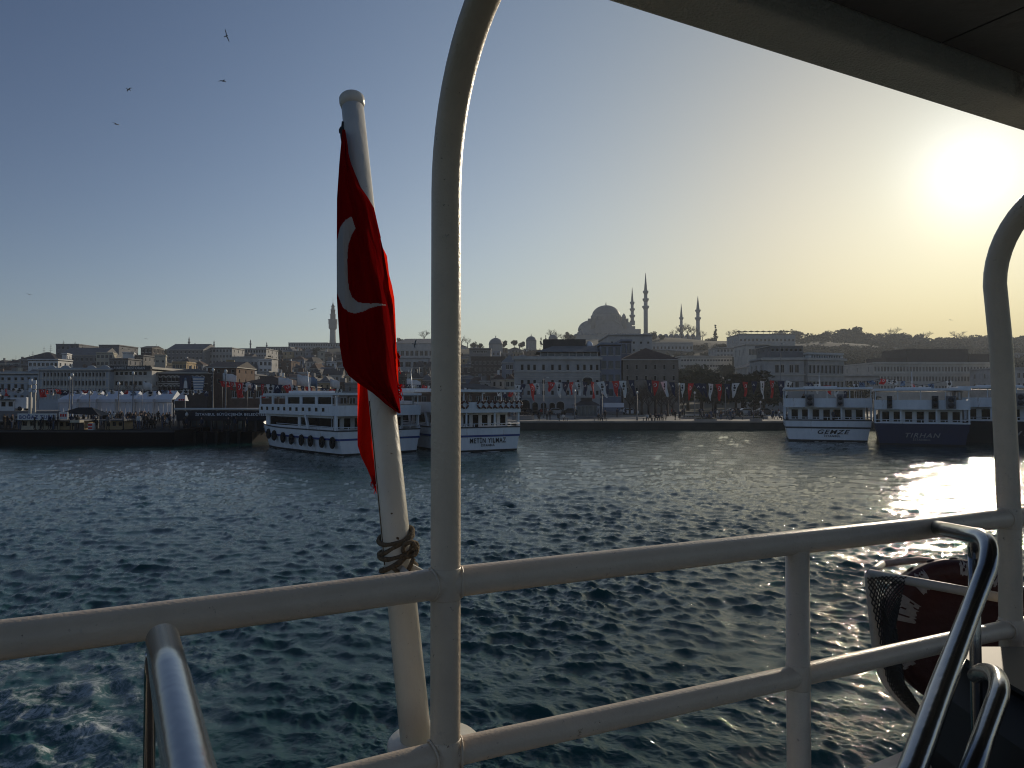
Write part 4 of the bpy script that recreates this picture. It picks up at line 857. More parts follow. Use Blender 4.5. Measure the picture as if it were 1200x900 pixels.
# ============================================================ PEOPLE
def person_mesh(pose, top, bottom, hair='hair', seed=0):
    rnd_ = random.Random(seed); bm = bmesh.new()
    J = {}
    if pose == 'stand' or pose == 'walk':
        st = .28 if pose == 'walk' else .06
        pts = {'pelvis': (0, 0, .95, .13), 'chest': (0, -.01, 1.32, .15), 'neck': (0, -.01, 1.50, .06), 'head': (0, -.03, 1.62, .09), 'crown': (0, -.01, 1.72, .07),
               'hl': (-.10, 0, .88, .09), 'kl': (-.11, -st * .5, .5, .065), 'al': (-.11, -st + .02, .09, .045), 'tl': (-.12, -st - .14, .04, .035),
               'hr': (.10, 0, .88, .09), 'kr': (.11, st * .25, .5, .065), 'ar': (.11, st, .11, .045), 'tr': (.12, st - .13, .04, .035),
               'sl': (-.19, 0, 1.42, .06), 'el': (-.25, .04, 1.15, .045), 'wl': (-.24, -.08, .92, .035), 'fl': (-.24, -.12, .82, .03),
               'sr': (.19, 0, 1.42, .06), 'er': (.25, .02, 1.15, .045), 'wr': (.22, -.12 if seed % 2 else .02, .95, .035), 'fr': (.21, -.17 if seed % 2 else 0, .86, .03)}
    else:
        pts = {'pelvis': (0, .1, .50, .14), 'chest': (0, .05, .88, .15), 'neck': (0, .02, 1.05, .06), 'head': (0, -.02, 1.17, .09), 'crown': (0, 0, 1.27, .07),
               'hl': (-.11, .02, .50, .09), 'kl': (-.14, -.38, .50, .065), 'al': (-.14, -.36, .09, .045), 'tl': (-.14, -.5, .04, .035),
               'hr': (.11, .02, .50, .09), 'kr': (.14, -.38, .50, .065), 'ar': (.14, -.32, .09, .045), 'tr': (.14, -.46, .04, .035),
               'sl': (-.19, .05, .97, .06), 'el': (-.26, -.02, .72, .045), 'wl': (-.16, -.25, .58, .035), 'fl': (-.14, -.33, .56, .03),
               'sr': (.19, .05, .97, .06), 'er': (.26, -.02, .72, .045), 'wr': (.16, -.25, .58, .035), 'fr': (.14, -.33, .56, .03)}
    E = [('pelvis', 'chest'), ('chest', 'neck'), ('neck', 'head'), ('head', 'crown'), ('pelvis', 'hl'), ('hl', 'kl'), ('kl', 'al'), ('al', 'tl'), ('pelvis', 'hr'), ('hr', 'kr'), ('kr', 'ar'), ('ar', 'tr'), ('chest', 'sl'), ('sl', 'el'), ('el', 'wl'), ('wl', 'fl'), ('chest', 'sr'), ('sr', 'er'), ('er', 'wr'), ('wr', 'fr')]
    ks = list(pts); me = bpy.data.meshes.new('sk'); me.from_pydata([pts[k][:3] for k in ks], [(ks.index(a), ks.index(b)) for a, b in E], [])
    o = bpy.data.objects.new('sk', me); col.objects.link(o); md = o.modifiers.new('s', 'SKIN'); 
    for i, k in enumerate(ks):
        sv = me.skin_vertices[0].data[i]; sv.radius = (pts[k][3] * (1.25 if k in ('chest', 'pelvis') else 1), pts[k][3]); sv.use_root = (k == 'pelvis')
    o.modifiers.new('u', 'SUBSURF').levels = 1
    r_ = bpy.data.meshes.new_from_object(o.evaluated_get(bpy.context.evaluated_depsgraph_get())); bpy.data.objects.remove(o)
    r_.name = 'person'; r_.materials.clear()
    for m_ in (bottom, top, 'skin', hair, 'wear_black'): r_.materials.append(M[m_])
    sit = pose == 'sit'; hz = pts['head'][2]; nz = pts['neck'][2]; pz_ = pts['pelvis'][2]
    for f in r_.polygons:
        c_ = f.center
        if c_.z > nz: f.material_index = 3 if (c_.z > hz + .03 or c_.y > pts['head'][1] + .03) else 2
        elif c_.z < .10: f.material_index = 4
        elif (c_.z > pz_ + .05 and not (sit and c_.y < -.1)): f.material_index = 1
        elif abs(c_.x) > .185 and not sit: f.material_index = 1 if c_.z > .93 else 2
        else: f.material_index = 0
        if sit and c_.y < -.22 and c_.z > .54 and abs(c_.x) < .22: f.material_index = 2
        f.use_smooth = True
    return r_
PM = {}
def person(x, y, z, pose, top, bottom, rz, label, group=None, s=1.0):
    k = (pose, top, bottom)
    if k not in PM: PM[k] = person_mesh(pose, top, bottom, seed=len(PM))
    return tag(link('person', PM[k], None, (x, y, z), (0, 0, rz), s), label, 'person', group)
WEARN = {'wear_black': 'black', 'wear_navy': 'navy', 'wear_grey': 'grey', 'wear_red': 'red', 'wear_white': 'white', 'wear_brown': 'brown', 'wear_denim': 'denim'}

# ============================================================ THE PROMENADE
PZ = 1.312
pl = []
rnd = random.Random(21)
def bench(x, y, rz, lab):
    o = empty('bench', (x, y, PZ), rz); tag(o, lab, 'bench')
    MB().box(-.9, .9, -.25, .25, .42, .48, 'deck_wood').build('seat', o)
    for s in (-.7, .66): MB().box(s, s + .06, -.22, .22, 0, .42, 'concrete').build('leg', o)
    return o
for px, Y_, pose, a, b_, rz, lab in ((791.0, 124.5, 'walk', 'wear_black', 'wear_black', .4, 'person in dark coat walking on the quay, left of the strolling pair'), (796.6, 124.2, 'walk', 'wear_navy', 'wear_black', .2, 'person in dark clothes walking on the quay, right of the strolling pair'),
        (758.5, 121.6, 'sit', 'wear_white', 'wear_black', 0, 'person with pale top seated at the edge beside the tall lamp'), (762, 121.8, 'sit', 'wear_black', 'wear_black', .5, 'person in black crouched right of the white-topped sitter'),
        (768.5, 123, 'sit', 'wear_black', 'wear_navy', .2, 'person in black seated left in the quay group of three'), (772, 123, 'sit', 'wear_navy', 'wear_black', -.3, 'person in navy seated in the middle of the quay group of three'), (775.5, 123.5, 'sit', 'wear_grey', 'wear_black', .1, 'person in grey seated right in the quay group of three'),
        (631.5, 120.4, 'sit', 'wear_black', 'wear_black', 3.1, 'lone person in black seated on the quay edge under the hotel'), (641, 126, 'stand', 'wear_grey', 'wear_black', .3, 'person in grey standing by the promenade planter'), (644.5, 126, 'stand', 'wear_black', 'wear_navy', -.3, 'person in black standing by the promenade planter'),
        (654.5, 120.6, 'sit', 'wear_black', 'wear_denim', 2.9, 'person in black sitting on the quay, left of a pair'), (660, 121.5, 'sit', 'wear_white', 'wear_black', 2.6, 'person in white sitting on the quay, right of a pair'),
        (701.5, 121.8, 'sit', 'wear_black', 'wear_black', .4, 'person in black low on the quay before the food stand, left one'), (705.5, 122, 'sit', 'wear_grey', 'wear_navy', -.4, 'person in grey low on the quay before the food stand, right one'), (709, 128, 'stand', 'wear_black', 'wear_black', 0, 'person standing in black near the food stand'),
        (780, 134, 'stand', 'wear_grey', 'wear_navy', 0, 'person in grey far behind the strolling pair'), (789.5, 146, 'walk', 'wear_navy', 'wear_black', .8, 'small far figure in navy crossing the promenade')):
    x = xat(px, Y_); person(x, Y_, PZ, pose, a, b_, rz, lab)
    if pose == 'sit' and Y_ > 121: bench(x, Y_ + .05, 0, 'low bench under the ' + lab.replace('person', 'figure', 1)[:46].rsplit(' ', 1)[0])
for k in range(46):                                                   # crowd by the right end of the quay
    px = rnd.uniform(822, 915); Y_ = rnd.uniform(124, 142); ps_ = rnd.choice(['sit', 'stand', 'stand', 'sit', 'walk']); a = rnd.choice(['wear_black', 'wear_black', 'wear_navy', 'wear_grey', 'wear_denim', 'wear_white', 'wear_brown']); b_ = rnd.choice(['wear_black', 'wear_denim', 'wear_black'])
    o = person(xat(px, Y_), Y_, PZ, ps_, a, b_, rnd.uniform(-3, 3), 'x', 'crowd on the right promenade'); pl.append((o, '%s person in %s top in the right quay crowd' % ({'sit': 'seated', 'stand': 'standing', 'walk': 'walking'}[ps_], WEARN[a]), px))
for k in range(26):
    px = rnd.uniform(610, 915); Y_ = rnd.uniform(143, 158); a = rnd.choice(['wear_black', 'wear_navy', 'wear_grey', 'wear_red', 'wear_white'])
    o = person(xat(px, Y_), Y_, PZ, rnd.choice(['stand', 'walk']), a, 'wear_black', rnd.uniform(-3, 3), 'x', 'far passers-by'); pl.append((o, 'far passer-by in %s before the buildings' % WEARN[a], px))
# planters, parapets and low walls
for q0, q1, Y_, h_, m_, lab in ((600, 626, 127, 1.25, 'brick_brown', 'rounded dark planting bed with brown shrubs right of the moored boat'), (705, 757, 150, .55, 'concrete', 'low long planter edge before the hipped tower'), (800, 834, 134, .5, 'concrete', 'low planter edge before the olive trees'), (816, 840, 122.5, .5, 'plaster_grey', 'low dark kerb box at the start of the crowd'), (842, 900, 133, .8, 'concrete', 'raised terrace edge behind the crowd'), (882, 893, 121.4, .7, 'brick_brown', 'small square planter near the end of the quay')):
    x0, x1 = xat(q0, Y_), xat(q1, Y_); o = empty('planter', ((x0 + x1) / 2, Y_, PZ)); tag(o, lab, 'planter'); W_ = (x1 - x0) / 2
    MB().prism([(-W_, 0), (-W_ + .4, -.5), (W_ - .4, -.5), (W_, 0), (W_, 1.6), (-W_, 1.6)], 0, h_ * .6, 'concrete').build('basin', o)
    g = MB(); rr = random.Random(int(q0))
    for k in range(int(90 + W_ * 60)):
        x = rr.uniform(-W_ * .93, W_ * .93); y = rr.uniform(-.2, 1.4); zz = h_ * .6 + rr.uniform(0, h_ * (.6 if q0 < 610 else .35)) * (1 - (x / W_) ** 2 * .8); s_ = .11
        d1 = Vector((rr.uniform(-1, 1), rr.uniform(-1, 1), rr.uniform(-1, 1))).normalized() * s_; d2 = d1.orthogonal().normalized() * s_ * .7; p0 = Vector((x, y, zz)); g.add([p0 - d1, p0 + d2, p0 + d1, p0 - d2], [(0, 1, 2, 3)], 'leaf_olive' if q0 != 600 else 'bark')
    stuff(g.build('shrubs', o))
# street lamps
def lamp(px, ytop, Y, lab, base=PZ, arm=True, m='pole_grey'):
    x = xat(px, Y); h_ = zat(ytop, Y) - base; o = empty('street_lamp', (x, Y, base)); tag(o, lab, 'street lamp')
    MB().lathe([(.16, 0), (.16, .5), (.085, .7), (.055, h_)], m, 8).build('pole', o)
    if arm:
        MB().tube([(0, 0, h_ - .1), (.2, 0, h_ + .1), (.75, 0, h_ + .15)], .035, m, 6).build('arm', o)
        MB().box(.55, 1.05, -.12, .12, h_ + .06, h_ + .2, 'lamp_glass').build('lamp_head', o)
    else: MB().lathe([(0, h_), (.16, h_ + .1), (.2, h_ + .3), (.12, h_ + .5), (0, h_ + .55)], 'lamp_glass', 8).build('globe', o)
    return o
lamp(746.5, 462, 124, 'dark lamp post with pale globe right of the white pennant', arm=False)
lamp(637, 443, 140, 'lamp post with bright curved head before the stone hotel')
lamp(673.5, 460, 131, 'thin pale post left of the kiosk', arm=False); lamp(705.5, 462, 131, 'thin pale post right of the kiosk', arm=False)
lamp(795.5, 452, 140, 'thin lamp post behind the strolling pair', arm=False); lamp(814, 462, 138, 'thin lamp post left of the promenade crowd', arm=False)
lamp(850, 446, 150, 'street lamp with bright head between the two dark bushes'); lamp(915, 403, 190, 'tall street lamp before the corner building', base=1.3)
lamp(602, 462, 128, 'leaning pale pole with a hanging cloth beside the moored boat', arm=False)
lamp(891, 473, 140, 'thin lamp post near the end of the quay', arm=False)
# cars behind
def car(x, y, z, rz, m_, lab, van=False):
    o = empty('van' if van else 'parked_car', (x, y, z), rz); tag(o, lab, 'van' if van else 'car')
    P_ = [(-2.1, .35), (-2.1, .8), (-1.95, 1.0), (-1.1, 1.06), (-.5, 1.5), (.95, 1.5), (1.6, 1.05), (2.1, .95), (2.15, .35)] if not van else [(-2.4, .35), (-2.4, 1.0), (-2.2, 1.2), (-1.5, 1.3), (-1.0, 2.0), (2.3, 2.05), (2.4, 1.9), (2.4, .35)]
    def ex(P_, y0, y1, m__, nm):
        n = len(P_); return MB().add([(a, y0, b) for a, b in P_] + [(a, y1, b) for a, b in P_], [tuple(range(n - 1, -1, -1)), tuple(range(n, 2 * n))] + [(k, (k + 1) % n, n + (k + 1) % n, n + k) for k in range(n)][::1], m__).build(nm, o)
    ex(P_, -.85, .85, m_, 'body')
    for s in (-.87, .855): MB().add([(a, s, b) for a, b in ([(-.95, 1.1), (-.45, 1.42), (.9, 1.42), (1.35, 1.1)] if not van else [(-1.35, 1.35), (-.95, 1.85), (-.1, 1.85), (-.1, 1.35)])] + [(a, s + .015, b) for a, b in ([(-.95, 1.1), (-.45, 1.42), (.9, 1.42), (1.35, 1.1)] if not van else [(-1.35, 1.35), (-.95, 1.85), (-.1, 1.85), (-.1, 1.35)])], [(0, 1, 2, 3), (7, 6, 5, 4)], 'glass_dark').build('side_window', o)
    for a in (-1.35, 1.35):
        for s in (-.86, .68): 
            MB().lathe([(0, 0), (.33, 0), (.33, .18), (0, .18)], 'rubber', 14, mtx=Matrix.Translation((a, s + .18, .33)) @ Matrix.Rotation(math.pi / 2, 4, 'X')).build('wheel', o)
    return o
for k, (px, m_, n_) in enumerate(((622, 'car_dark', 'black'), (636, 'car_dark', 'black'), (655, 'car_silver', 'silver'), (668, 'car_dark', 'black'), (735, 'car_white', 'white'), (858, 'car_dark', 'black'), (875, 'car_silver', 'silver'), (893, 'car_dark', 'black'))):
    pass
cl_ = []
for k, (px, m_, n_) in enumerate(((618, 'car_dark', 'black'), (637, 'car_dark', 'black'), (652, 'car_silver', 'silver'), (668, 'car_dark', 'black'), (737, 'car_white', 'white'), (858, 'car_dark', 'black'), (875, 'car_silver', 'silver'), (893, 'car_dark', 'black'))):
    cl_.append((car(xat(px, 163), 163, 1.324, 0 if k % 2 else math.pi, m_, 'x'), n_ + ' car on the road behind the promenade ' + ('before the stone hotel' if px < 700 else 'behind the right crowd' if px > 800 else 'before the hipped tower'), px))
ordinals(cl_); ordinals(pl)
car(xat(17.5, 112), 112, 3.2, 0, 'car_white', 'white van parked on the raised road at the far left', True)

# ---- bunting of pennants
PEN = {}
def pennant_mesh(kind, v, shape='pennant', w_=1.25, h_=2.6):
    key = (kind, v, shape, w_, h_)
    if key in PEN: return PEN[key]
    rr = random.Random(v * 7 + len(kind)); mb_ = MB(); n = 6; sw = (0, .75, -.55, 1.3, .35, -.2, 1.0)[v % 7] * .6; mtl = {'red': 'cloth_red', 'white': 'cloth_white', 'navy': 'cloth_navy', 'sky': 'cloth_sky'}[kind]
    def P_(s, t_, off=0):
        wd_ = w_ * (1 - .78 * t_ if shape == 'pennant' else 1 - .12 * t_)
        x = s * wd_ / 2 + sw * t_ * h_ * .4 + .06 * math.sin(t_ * 7 + v); y = .2 * math.sin(t_ * 6 + s * 2.4 + v) * t_ + off
        return (x, y, -t_ * h_ * (1 - .05 * abs(s)))
    vs_ = []; fs_ = []
    for off in (0, .03):
        for i in range(n + 1):
            for s in (-1, -.33, .33, 1): vs_.append(P_(s, i / n, off))
    q = 4 * (n + 1)
    for i in range(n):
        for j in range(3):
            a = i * 4 + j; fs_ += [(a, a + 4, a + 5, a + 1), (q + a, q + a + 1, q + a + 5, q + a + 4)]
        fs_ += [(i * 4, q + i * 4, q + i * 4 + 4, i * 4 + 4), (i * 4 + 3, i * 4 + 7, q + i * 4 + 7, q + i * 4 + 3)]
    mb_.add(vs_, fs_, mtl)
    # the printed emblem: a thin sheet just proud of the cloth
    tc_ = .27; c0 = Vector(P_(0, tc_, -.03)); R_ = w_ * .27
    if kind == 'red':
        cres = [(R_ * math.cos(a), R_ * math.sin(a)) for a in [R(35 + 29 * k) for k in range(11)]] + [(R_ * .22 + R_ * .78 * math.cos(a), R_ * .78 * math.sin(a)) for a in [R(325 - 29 * k) for k in range(11)]]
        pts_ = [Vector((c0.x - x * .9, c0.y - .02, c0.z + z_)) for x, z_ in cres]
        for k in range(10): mb_.add([pts_[k], pts_[k + 1], pts_[20 - k], pts_[21 - k]], [(0, 1, 2, 3)], 'cloth_white')
        st = [(c0.x - R_ * .55 + R_ * (.36 if k % 2 == 0 else .15) * math.cos(k * math.pi / 5), c0.y - .02, c0.z + R_ * (.36 if k % 2 == 0 else .15) * math.sin(k * math.pi / 5)) for k in range(10)]
        mb_.add(st, [tuple(range(10))], 'cloth_white')
    elif kind == 'white':
        for (x, z_, a, b) in ((0, .25, .13, .17), (.02, -.12, .24, .2), (-.05, -.55, .16, .12)):
            mb_.add([(c0.x + x + a * math.cos(k * .785), c0.y - .02, c0.z + z_ + b * math.sin(k * .785)) for k in range(8)], [tuple(range(8))], 'ink')
    else:
        mb_.add([(c0.x, c0.y - .02, c0.z + .28), (c0.x - .26, c0.y - .02, c0.z - .2), (c0.x - .08, c0.y - .02, c0.z - .12), (c0.x, c0.y - .02, c0.z + .08), (c0.x + .08, c0.y - .02, c0.z - .12), (c0.x + .26, c0.y - .02, c0.z - .2)], [(0, 1, 2, 3), (0, 3, 4, 5)], 'cloth_white' if kind == 'navy' else 'cloth_navy')
    PEN[key] = mb_.mesh('pennant'); return PEN[key]
fl = []
def bunting(pts, Y, pens, cordlab, where, shape='pennant', w_=1.25, h_=2.6):
    P3 = [at(a, b, Y) for a, b in pts]; tag(MB().tube([p + Vector((0, .05, 0)) for p in P3], .03, 'ink', 4).build('bunting_cord'), cordlab, 'cord')
    for k, (px, kind, sc_) in enumerate(pens):
        y = interp(px, pts); p_ = at(px, y, Y); hz_ = random.Random(int(px * 3)).uniform(-1.0, 1.0)
        o = link('pennant', pennant_mesh(kind, int(px * 2) % 7, shape, w_, h_), None, p_, (0, random.Random(px).uniform(-.18, .22), hz_), (random.Random(px + 1).uniform(.75, 1.15), 1, sc_ * random.Random(px + 2).uniform(.8, 1.15)))
        nm = {'red': 'red pennant with white crescent', 'white': 'white pennant with dark portrait-like print', 'navy': 'navy pennant with small white emblem', 'sky': 'light blue pennant'}[kind]
        tag(o, 'x', 'pennant', 'pennants ' + where); fl.append((o, nm + ' ' + where, px))
seq = ['navy', 'red', 'white']
BY = 121.5
main = [(604, 451), (640, 448), (700, 447.5), (731, 446), (755, 445), (800, 449), (850, 450), (880, 447), (905, 446), (940, 447), (970, 452), (1000, 459)]
pp = [(606, 'white', .7), (613.5, 'navy', 1), (623, 'red', 1.05), (628.5, 'white', .8), (646.5, 'red', .7), (654, 'white', 1), (662, 'navy', .8), (669.5, 'red', .9), (677.5, 'white', 1.1), (685.5, 'navy', .9), (694.5, 'red', 1.05), (703, 'white', 1.05), (711, 'navy', .9), (721, 'red', 1.05), (730, 'white', 1.1), (740, 'navy', 1.1),
      (760, 'navy', 1), (768.5, 'red', 1), (777.5, 'white', 1.15), (787, 'navy', 1), (800, 'white', .95), (809.5, 'red', 1.05), (817, 'navy', .9), (824, 'navy', .9), (833, 'white', 1.1), (842.5, 'red', 1.1), (852, 'navy', .9), (862, 'white', 1.1), (873.5, 'red', 1.05), (884, 'navy', 1), (893, 'white', 1.15), (905, 'red', 1.1), (915.5, 'navy', 1.1), (925, 'white', 1.0), (948, 'navy', .7), (958, 'white', .7), (969, 'red', .7), (980, 'white', .7), (990, 'navy', .7)]
bunting(main, BY, pp, 'long sagging cord carrying the row of pennants over the promenade', 'strung over the promenade')
lft = [(255, 446), (275, 448), (310, 450), (345, 452), (390, 456), (460, 455), (520, 458)]
pp = [(262, 'red', .6), (272, 'red', .9)] + [(279.5, 'red', 1.5), (288, 'white', .9), (296, 'navy', 1.2), (307.5, 'red', 1.4), (317, 'white', 1.3), (326.5, 'navy', 1), (335.5, 'red', .95), (345, 'white', .95), (354, 'navy', .9), (362, 'red', .8), (371, 'white', .85), (380, 'navy', .7), (389.5, 'red', .6), (398, 'white', .6)]
bunting(lft, 96, pp, 'cord carrying square flags behind the pier station and long boat', 'strung behind the long boat roof', 'square', 1.0, 1.35)
bunting([(466, 450), (505, 452), (560, 456), (610, 460)], 97, [(472, 'red', 1), (478.5, 'navy', 1), (484, 'white', 1.2), (491, 'navy', .7), (497.5, 'red', .9), (504, 'white', .9), (548, 'white', .6), (565, 'white', .6), (584, 'white', .7), (591, 'navy', .8), (598.5, 'red', .7), (605, 'white', .8)], 'short cord of small flags above the lettered boat roof', 'above the lettered boat', 'square', .85, 1.0)
bunting([(996, 452), (1015, 447), (1035, 444), (1055, 446), (1080, 452), (1110, 446)], 98, [(1003, 'white', .8), (1010, 'sky', 1), (1020, 'sky', .7), (1035, 'red', 1), (1041, 'white', .6), (1048.5, 'white', .8), (1058, 'sky', .8), (1070, 'red', .8), (1080.5, 'white', 1), (1091, 'sky', 1), (1112, 'white', 1.2)], 'cord of coloured flags above the navy boat', 'above the navy boat', 'square', .8, .95)
bunting([(-4, 456), (20, 455), (40, 457), (62, 455), (95, 462)], 100, [(0, 'white', .9), (7, 'red', 1.1), (16, 'white', .5), (23, 'white', .7), (41, 'white', .9), (49, 'red', 1.3), (55, 'red', .8), (61, 'white', 1), (68, 'red', .6), (76, 'navy', .6)], 'cord of small flags at the far left above the pier', 'at the far left', 'square', .85, 1.0)
bunting([(78, 458), (120, 457), (170, 458), (215, 456), (250, 459)], 101, [(k, random.choice(['navy', 'white', 'red', 'sky']), random.uniform(.5, .9)) for k in (84, 92, 100, 107, 116, 124, 131, 140, 148, 156, 176, 184, 192, 199, 218, 226, 233, 241)], 'cord of small flags running along the tent roofs', 'along the tent roofs', 'square', .8, .9)
ordinals(fl)
# large flags on poles
for px, y0, y1, Y_, kind, lab in ((331, 442, 456, 99, 'white', 'large pale waving flag above the pier station end'), (352, 439, 455, 99, 'white', 'large white flag blown sideways above the long boat'), (360, 441, 454, 100, 'sky', 'pale blue flag overlapping the blown white flag'), (391, 444, 456, 99, 'white', 'large white flag just left of the hanging red flag'), (481, 444, 457, 98, 'white', 'white flag on a stick right of the hanging red flag'), (171, 447, 458, 97, 'white', 'white folded flag waving over the tents'), (265, 437, 452, 100, 'white', 'pale peach flag beside the narrow yellow house'), (294, 448, 456, 98, 'white', 'white cloth on a pole right of the first long red flag')):
    x = xat(px, Y_); zt_, zb = zat(y0, Y_), zat(y1, Y_); o = empty('flag_on_pole', (x, Y_, 1.4)); tag(o, lab, 'flag')
    MB().tube([(-.5, 0, 0), (-.5, 0, zt_ - 1.4)], .03, 'pole_grey', 5).build('pole', o)
    W_ = 1.9 if y1 - y0 > 12 else 1.3; g = MB(); n = 9; vs_ = []
    for i in range(n + 1):
        for j in (0, .5, 1): vs_.append((-.5 + W_ * i / n, .18 * math.sin(i * .9 + px) , zt_ - 1.4 - (zt_ - zb) * (j * .8) - .35 * (i / n) ** 1.5 + .06 * math.sin(i * 1.3)))
    g.add(vs_, [(i * 3 + j, i * 3 + j + 1, i * 3 + j + 4, i * 3 + j + 3) for i in range(n) for j in (0, 1)], 'cloth_white' if kind == 'white' else 'cloth_sky', True); c_ = g.build('cloth', o); sm_ = c_.modifiers.new('thick', 'SOLIDIFY'); sm_.thickness = .02

# ============================================================ THE LEFT PIER
BG = 79.0
bt = zat(504.3, BG)
brg = structure(MB().box(-92, xat(205, BG), BG, BG + 34, -1.0, bt, 'barge_black').box(-92, xat(205, BG), BG - .12, BG, bt - .22, bt - .02, 'boat_dark').build('pier'))
structure(MB().box(xat(200, 86), xat(303, 86), 84, 118, -1, 1.2, 'barge_black').build('station_pontoon'))
structure(MB().box(-92, xat(70, 108), 108, 119, -1, 3.2, 'plaster_grey').build('raised_road'))
structure(MB().box(xat(70, 108) + .01, -30, 113.1, 119, -1, 1.6, 'concrete').build('tent_terrace'))
# white peaked tents
for k in range(6):
    q0 = 68 + k * 22.3; q1 = q0 + 22.3; Y_ = 108 + k * .6; x0, x1 = xat(q0, Y_), xat(q1, Y_); W_ = (x1 - x0) / 2; o = empty('marquee_tent', ((x0 + x1) / 2, Y_, bt)); zt_ = zat(458, Y_) - bt; ze = zat(468, Y_) - bt
    tag(o, 'white peaked marquee tent, ' + ('leftmost of the row' if k == 0 else 'rightmost of the row' if k == 5 else '%s from the left in the row' % ORD[k]), 'tent', 'row of white marquee tents')
    sh = W_ * .55
    MB().add([(-W_, 0, ze), (W_, 0, ze), (W_, 4, ze), (-W_, 4, ze), (-W_ + sh + .3, 2, zt_), (W_ - .1, 2, zt_)], [(0, 1, 5, 4), (1, 2, 5), (2, 3, 4, 5), (3, 0, 4), (3, 2, 1, 0)], 'tent_white').build('roof', o)
    MB().box(-W_ + .02, W_ - .02, -.05, .0, ze - .45, ze + .01, 'tent_white').build('valance', o)
    for j in range(4): MB().box(-W_ + .1 + j * W_ * .48, -W_ + .05 + (j + 1) * W_ * .48, .25, .3, .7, ze - .5, 'tent_white').build('wall_panel', o)
    for x in (-W_ + .04, W_ - .1): MB().box(x, x + .06, .02, .08, 0, ze - .46, 'frame_white').build('pole', o)
o = empty('peaked_sail_tent', (xat(211, 104), 104, 1.2)); tag(o, 'small bright pointed tent with a red mark at the right end of the tent row', 'tent'); zt_ = zat(457.5, 104) - 1.2; zb = zat(470, 104) - 1.2
MB().add([(-.9, 0, zb), (.75, 0, zb + .05), (.55, 1.6, zb), (-.7, 1.6, zb), (.25, .6, zt_), (.5, .6, zt_ - .2)], [(0, 1, 5, 4), (1, 2, 5), (2, 3, 4, 5), (3, 0, 4)], 'tent_white').build('canopy', o)
for k, x in enumerate((-.2, .12, .42)): MB().box(x, x + .22, -.04, -.01, zb + .08, zb + .3, 'cloth_red').build('mark', o)
for x in (-.85, .7): MB().box(x, x + .06, .02, .08, 0, zb, 'frame_white').build('pole', o)
# boat-tour booth
def booth(q0, q1, y0, y1, Y, lab, m='plaster_cream', dz=bt, nw=4, roofx=.4):
    x0, x1 = xat(q0, Y), xat(q1, Y); W_ = (x1 - x0) / 2; h_ = zat(y0, Y) - dz; o = empty('booth', ((x0 + x1) / 2, Y, dz)); tag(o, lab, 'booth')
    mb_ = MB(); ops = [(2 * W_ * (k + .2) / nw, 2 * W_ * (k + .8) / nw, h_ * .4, h_ * .85) for k in range(nw)]
    facade(mb_, (-W_, 0, 0), (1, 0, 0), 2 * W_, h_, ops, m, .1); mb_.box(-W_, W_, 2.0, 2.1, 0, h_, m); mb_.box(-W_, -W_ + .05, .002, 2.0, 0, h_, m); mb_.box(W_ - .05, W_, .002, 2.0, 0, h_, m); mb_.build('wall', o)
    for a in ops: link('window', win_mesh(a[1] - a[0], a[3] - a[2], 'plain', 'frame_dark'), o, ((a[0] + a[1]) / 2 - W_, -.08, a[2]))
    MB().box(-W_ - roofx, W_ + roofx, -.6, 2.4, h_ + .003, h_ + .15, 'roof_grey').build('roof', o); return o, W_, h_
o, W_, h_ = booth(25, 70, 492, 504, 80.5, 'low cream booth carrying the long tour banner', nw=5)
bo = empty('banner_sign', (xat(46.5, 80), 79.6, zat(492.3, 79.6))); tag(bo, 'long white banner reading BOĞAZ TURU on the booth roof', 'sign'); bw = xat(70, 80) - xat(24.5, 80); bh = zat(484.3, 80) - zat(492, 80)
MB().box(-bw / 2, bw / 2, 0, .06, 0, bh, 'cloth_white').build('board', bo); lettering('BOĞAZ TURU', bh * .75, 'boat_blue', bo, (0, -.02, bh * .2), (math.pi / 2, 0, 0), 1.15, bw * .9)
bo = empty('bright_sign', (xat(76, 80), 79.8, zat(491.5, 80))); tag(bo, 'small white and red square sign right of the tour banner', 'sign'); MB().box(-.48, .48, 0, .08, 0, .85, 'cloth_white').build('board', bo)
for k in range(3): MB().box(-.36 + .26 * k, -.18 + .26 * k, -.02, -.004, .3, .62, 'cloth_red').build('mark', bo)
booth(69, 98, 493.5, 504, 80.6, 'open cream stall with bright awning right of the red-marked sign', nw=4, m='plaster_ochre')
o = tag(MB().box(0, 1.05, -.7, .1, 0, .28, 'plaster_cream').box(0, 1.05, .102, .16, -.9, .28, 'frame_dark').build('awning', None, (xat(87, 79.9), 79.9, zat(495, 79.9))), 'small bright cream awning box on the ochre stall', 'awning')
booth(124, 145, 493, 504, 81, 'small dim stall before the crowd on the pier', nw=3, m='plaster_ochre')
booth(0, 22, 494, 504, 84, 'dark stall at the left edge of the pier', nw=3, m='brick_dark')
booth(0, 17, 469, 481, 111, 'small pale cabin behind the white van', nw=2, m='plaster_white', dz=3.2, roofx=.1)
o = empty('dark_canopy', (xat(90, 84), 84, bt)); tag(o, 'wide black tent-like canopy behind the ochre stall', 'canopy'); z0 = zat(484, 84) - bt; z1 = zat(477.5, 84) - bt
MB().add([(-1.9, 0, z0), (2.6, 0, z0 - .3), (2.6, 3, z0 - .3), (-1.9, 3, z0), (-.4, 1, z1), (1.2, 1, z1)], [(0, 1, 5, 4), (1, 2, 5), (2, 3, 4, 5), (3, 0, 4), (3, 2, 1, 0)], 'boat_black').build('cloth', o)
for x, y in ((-1.8, .1), (2.5, .1), (-1.8, 2.9), (2.5, 2.9)): MB().box(x - .04, x + .04, y - .04, y + .04, 0, z0 - .3, 'pole_grey').build('post', o)
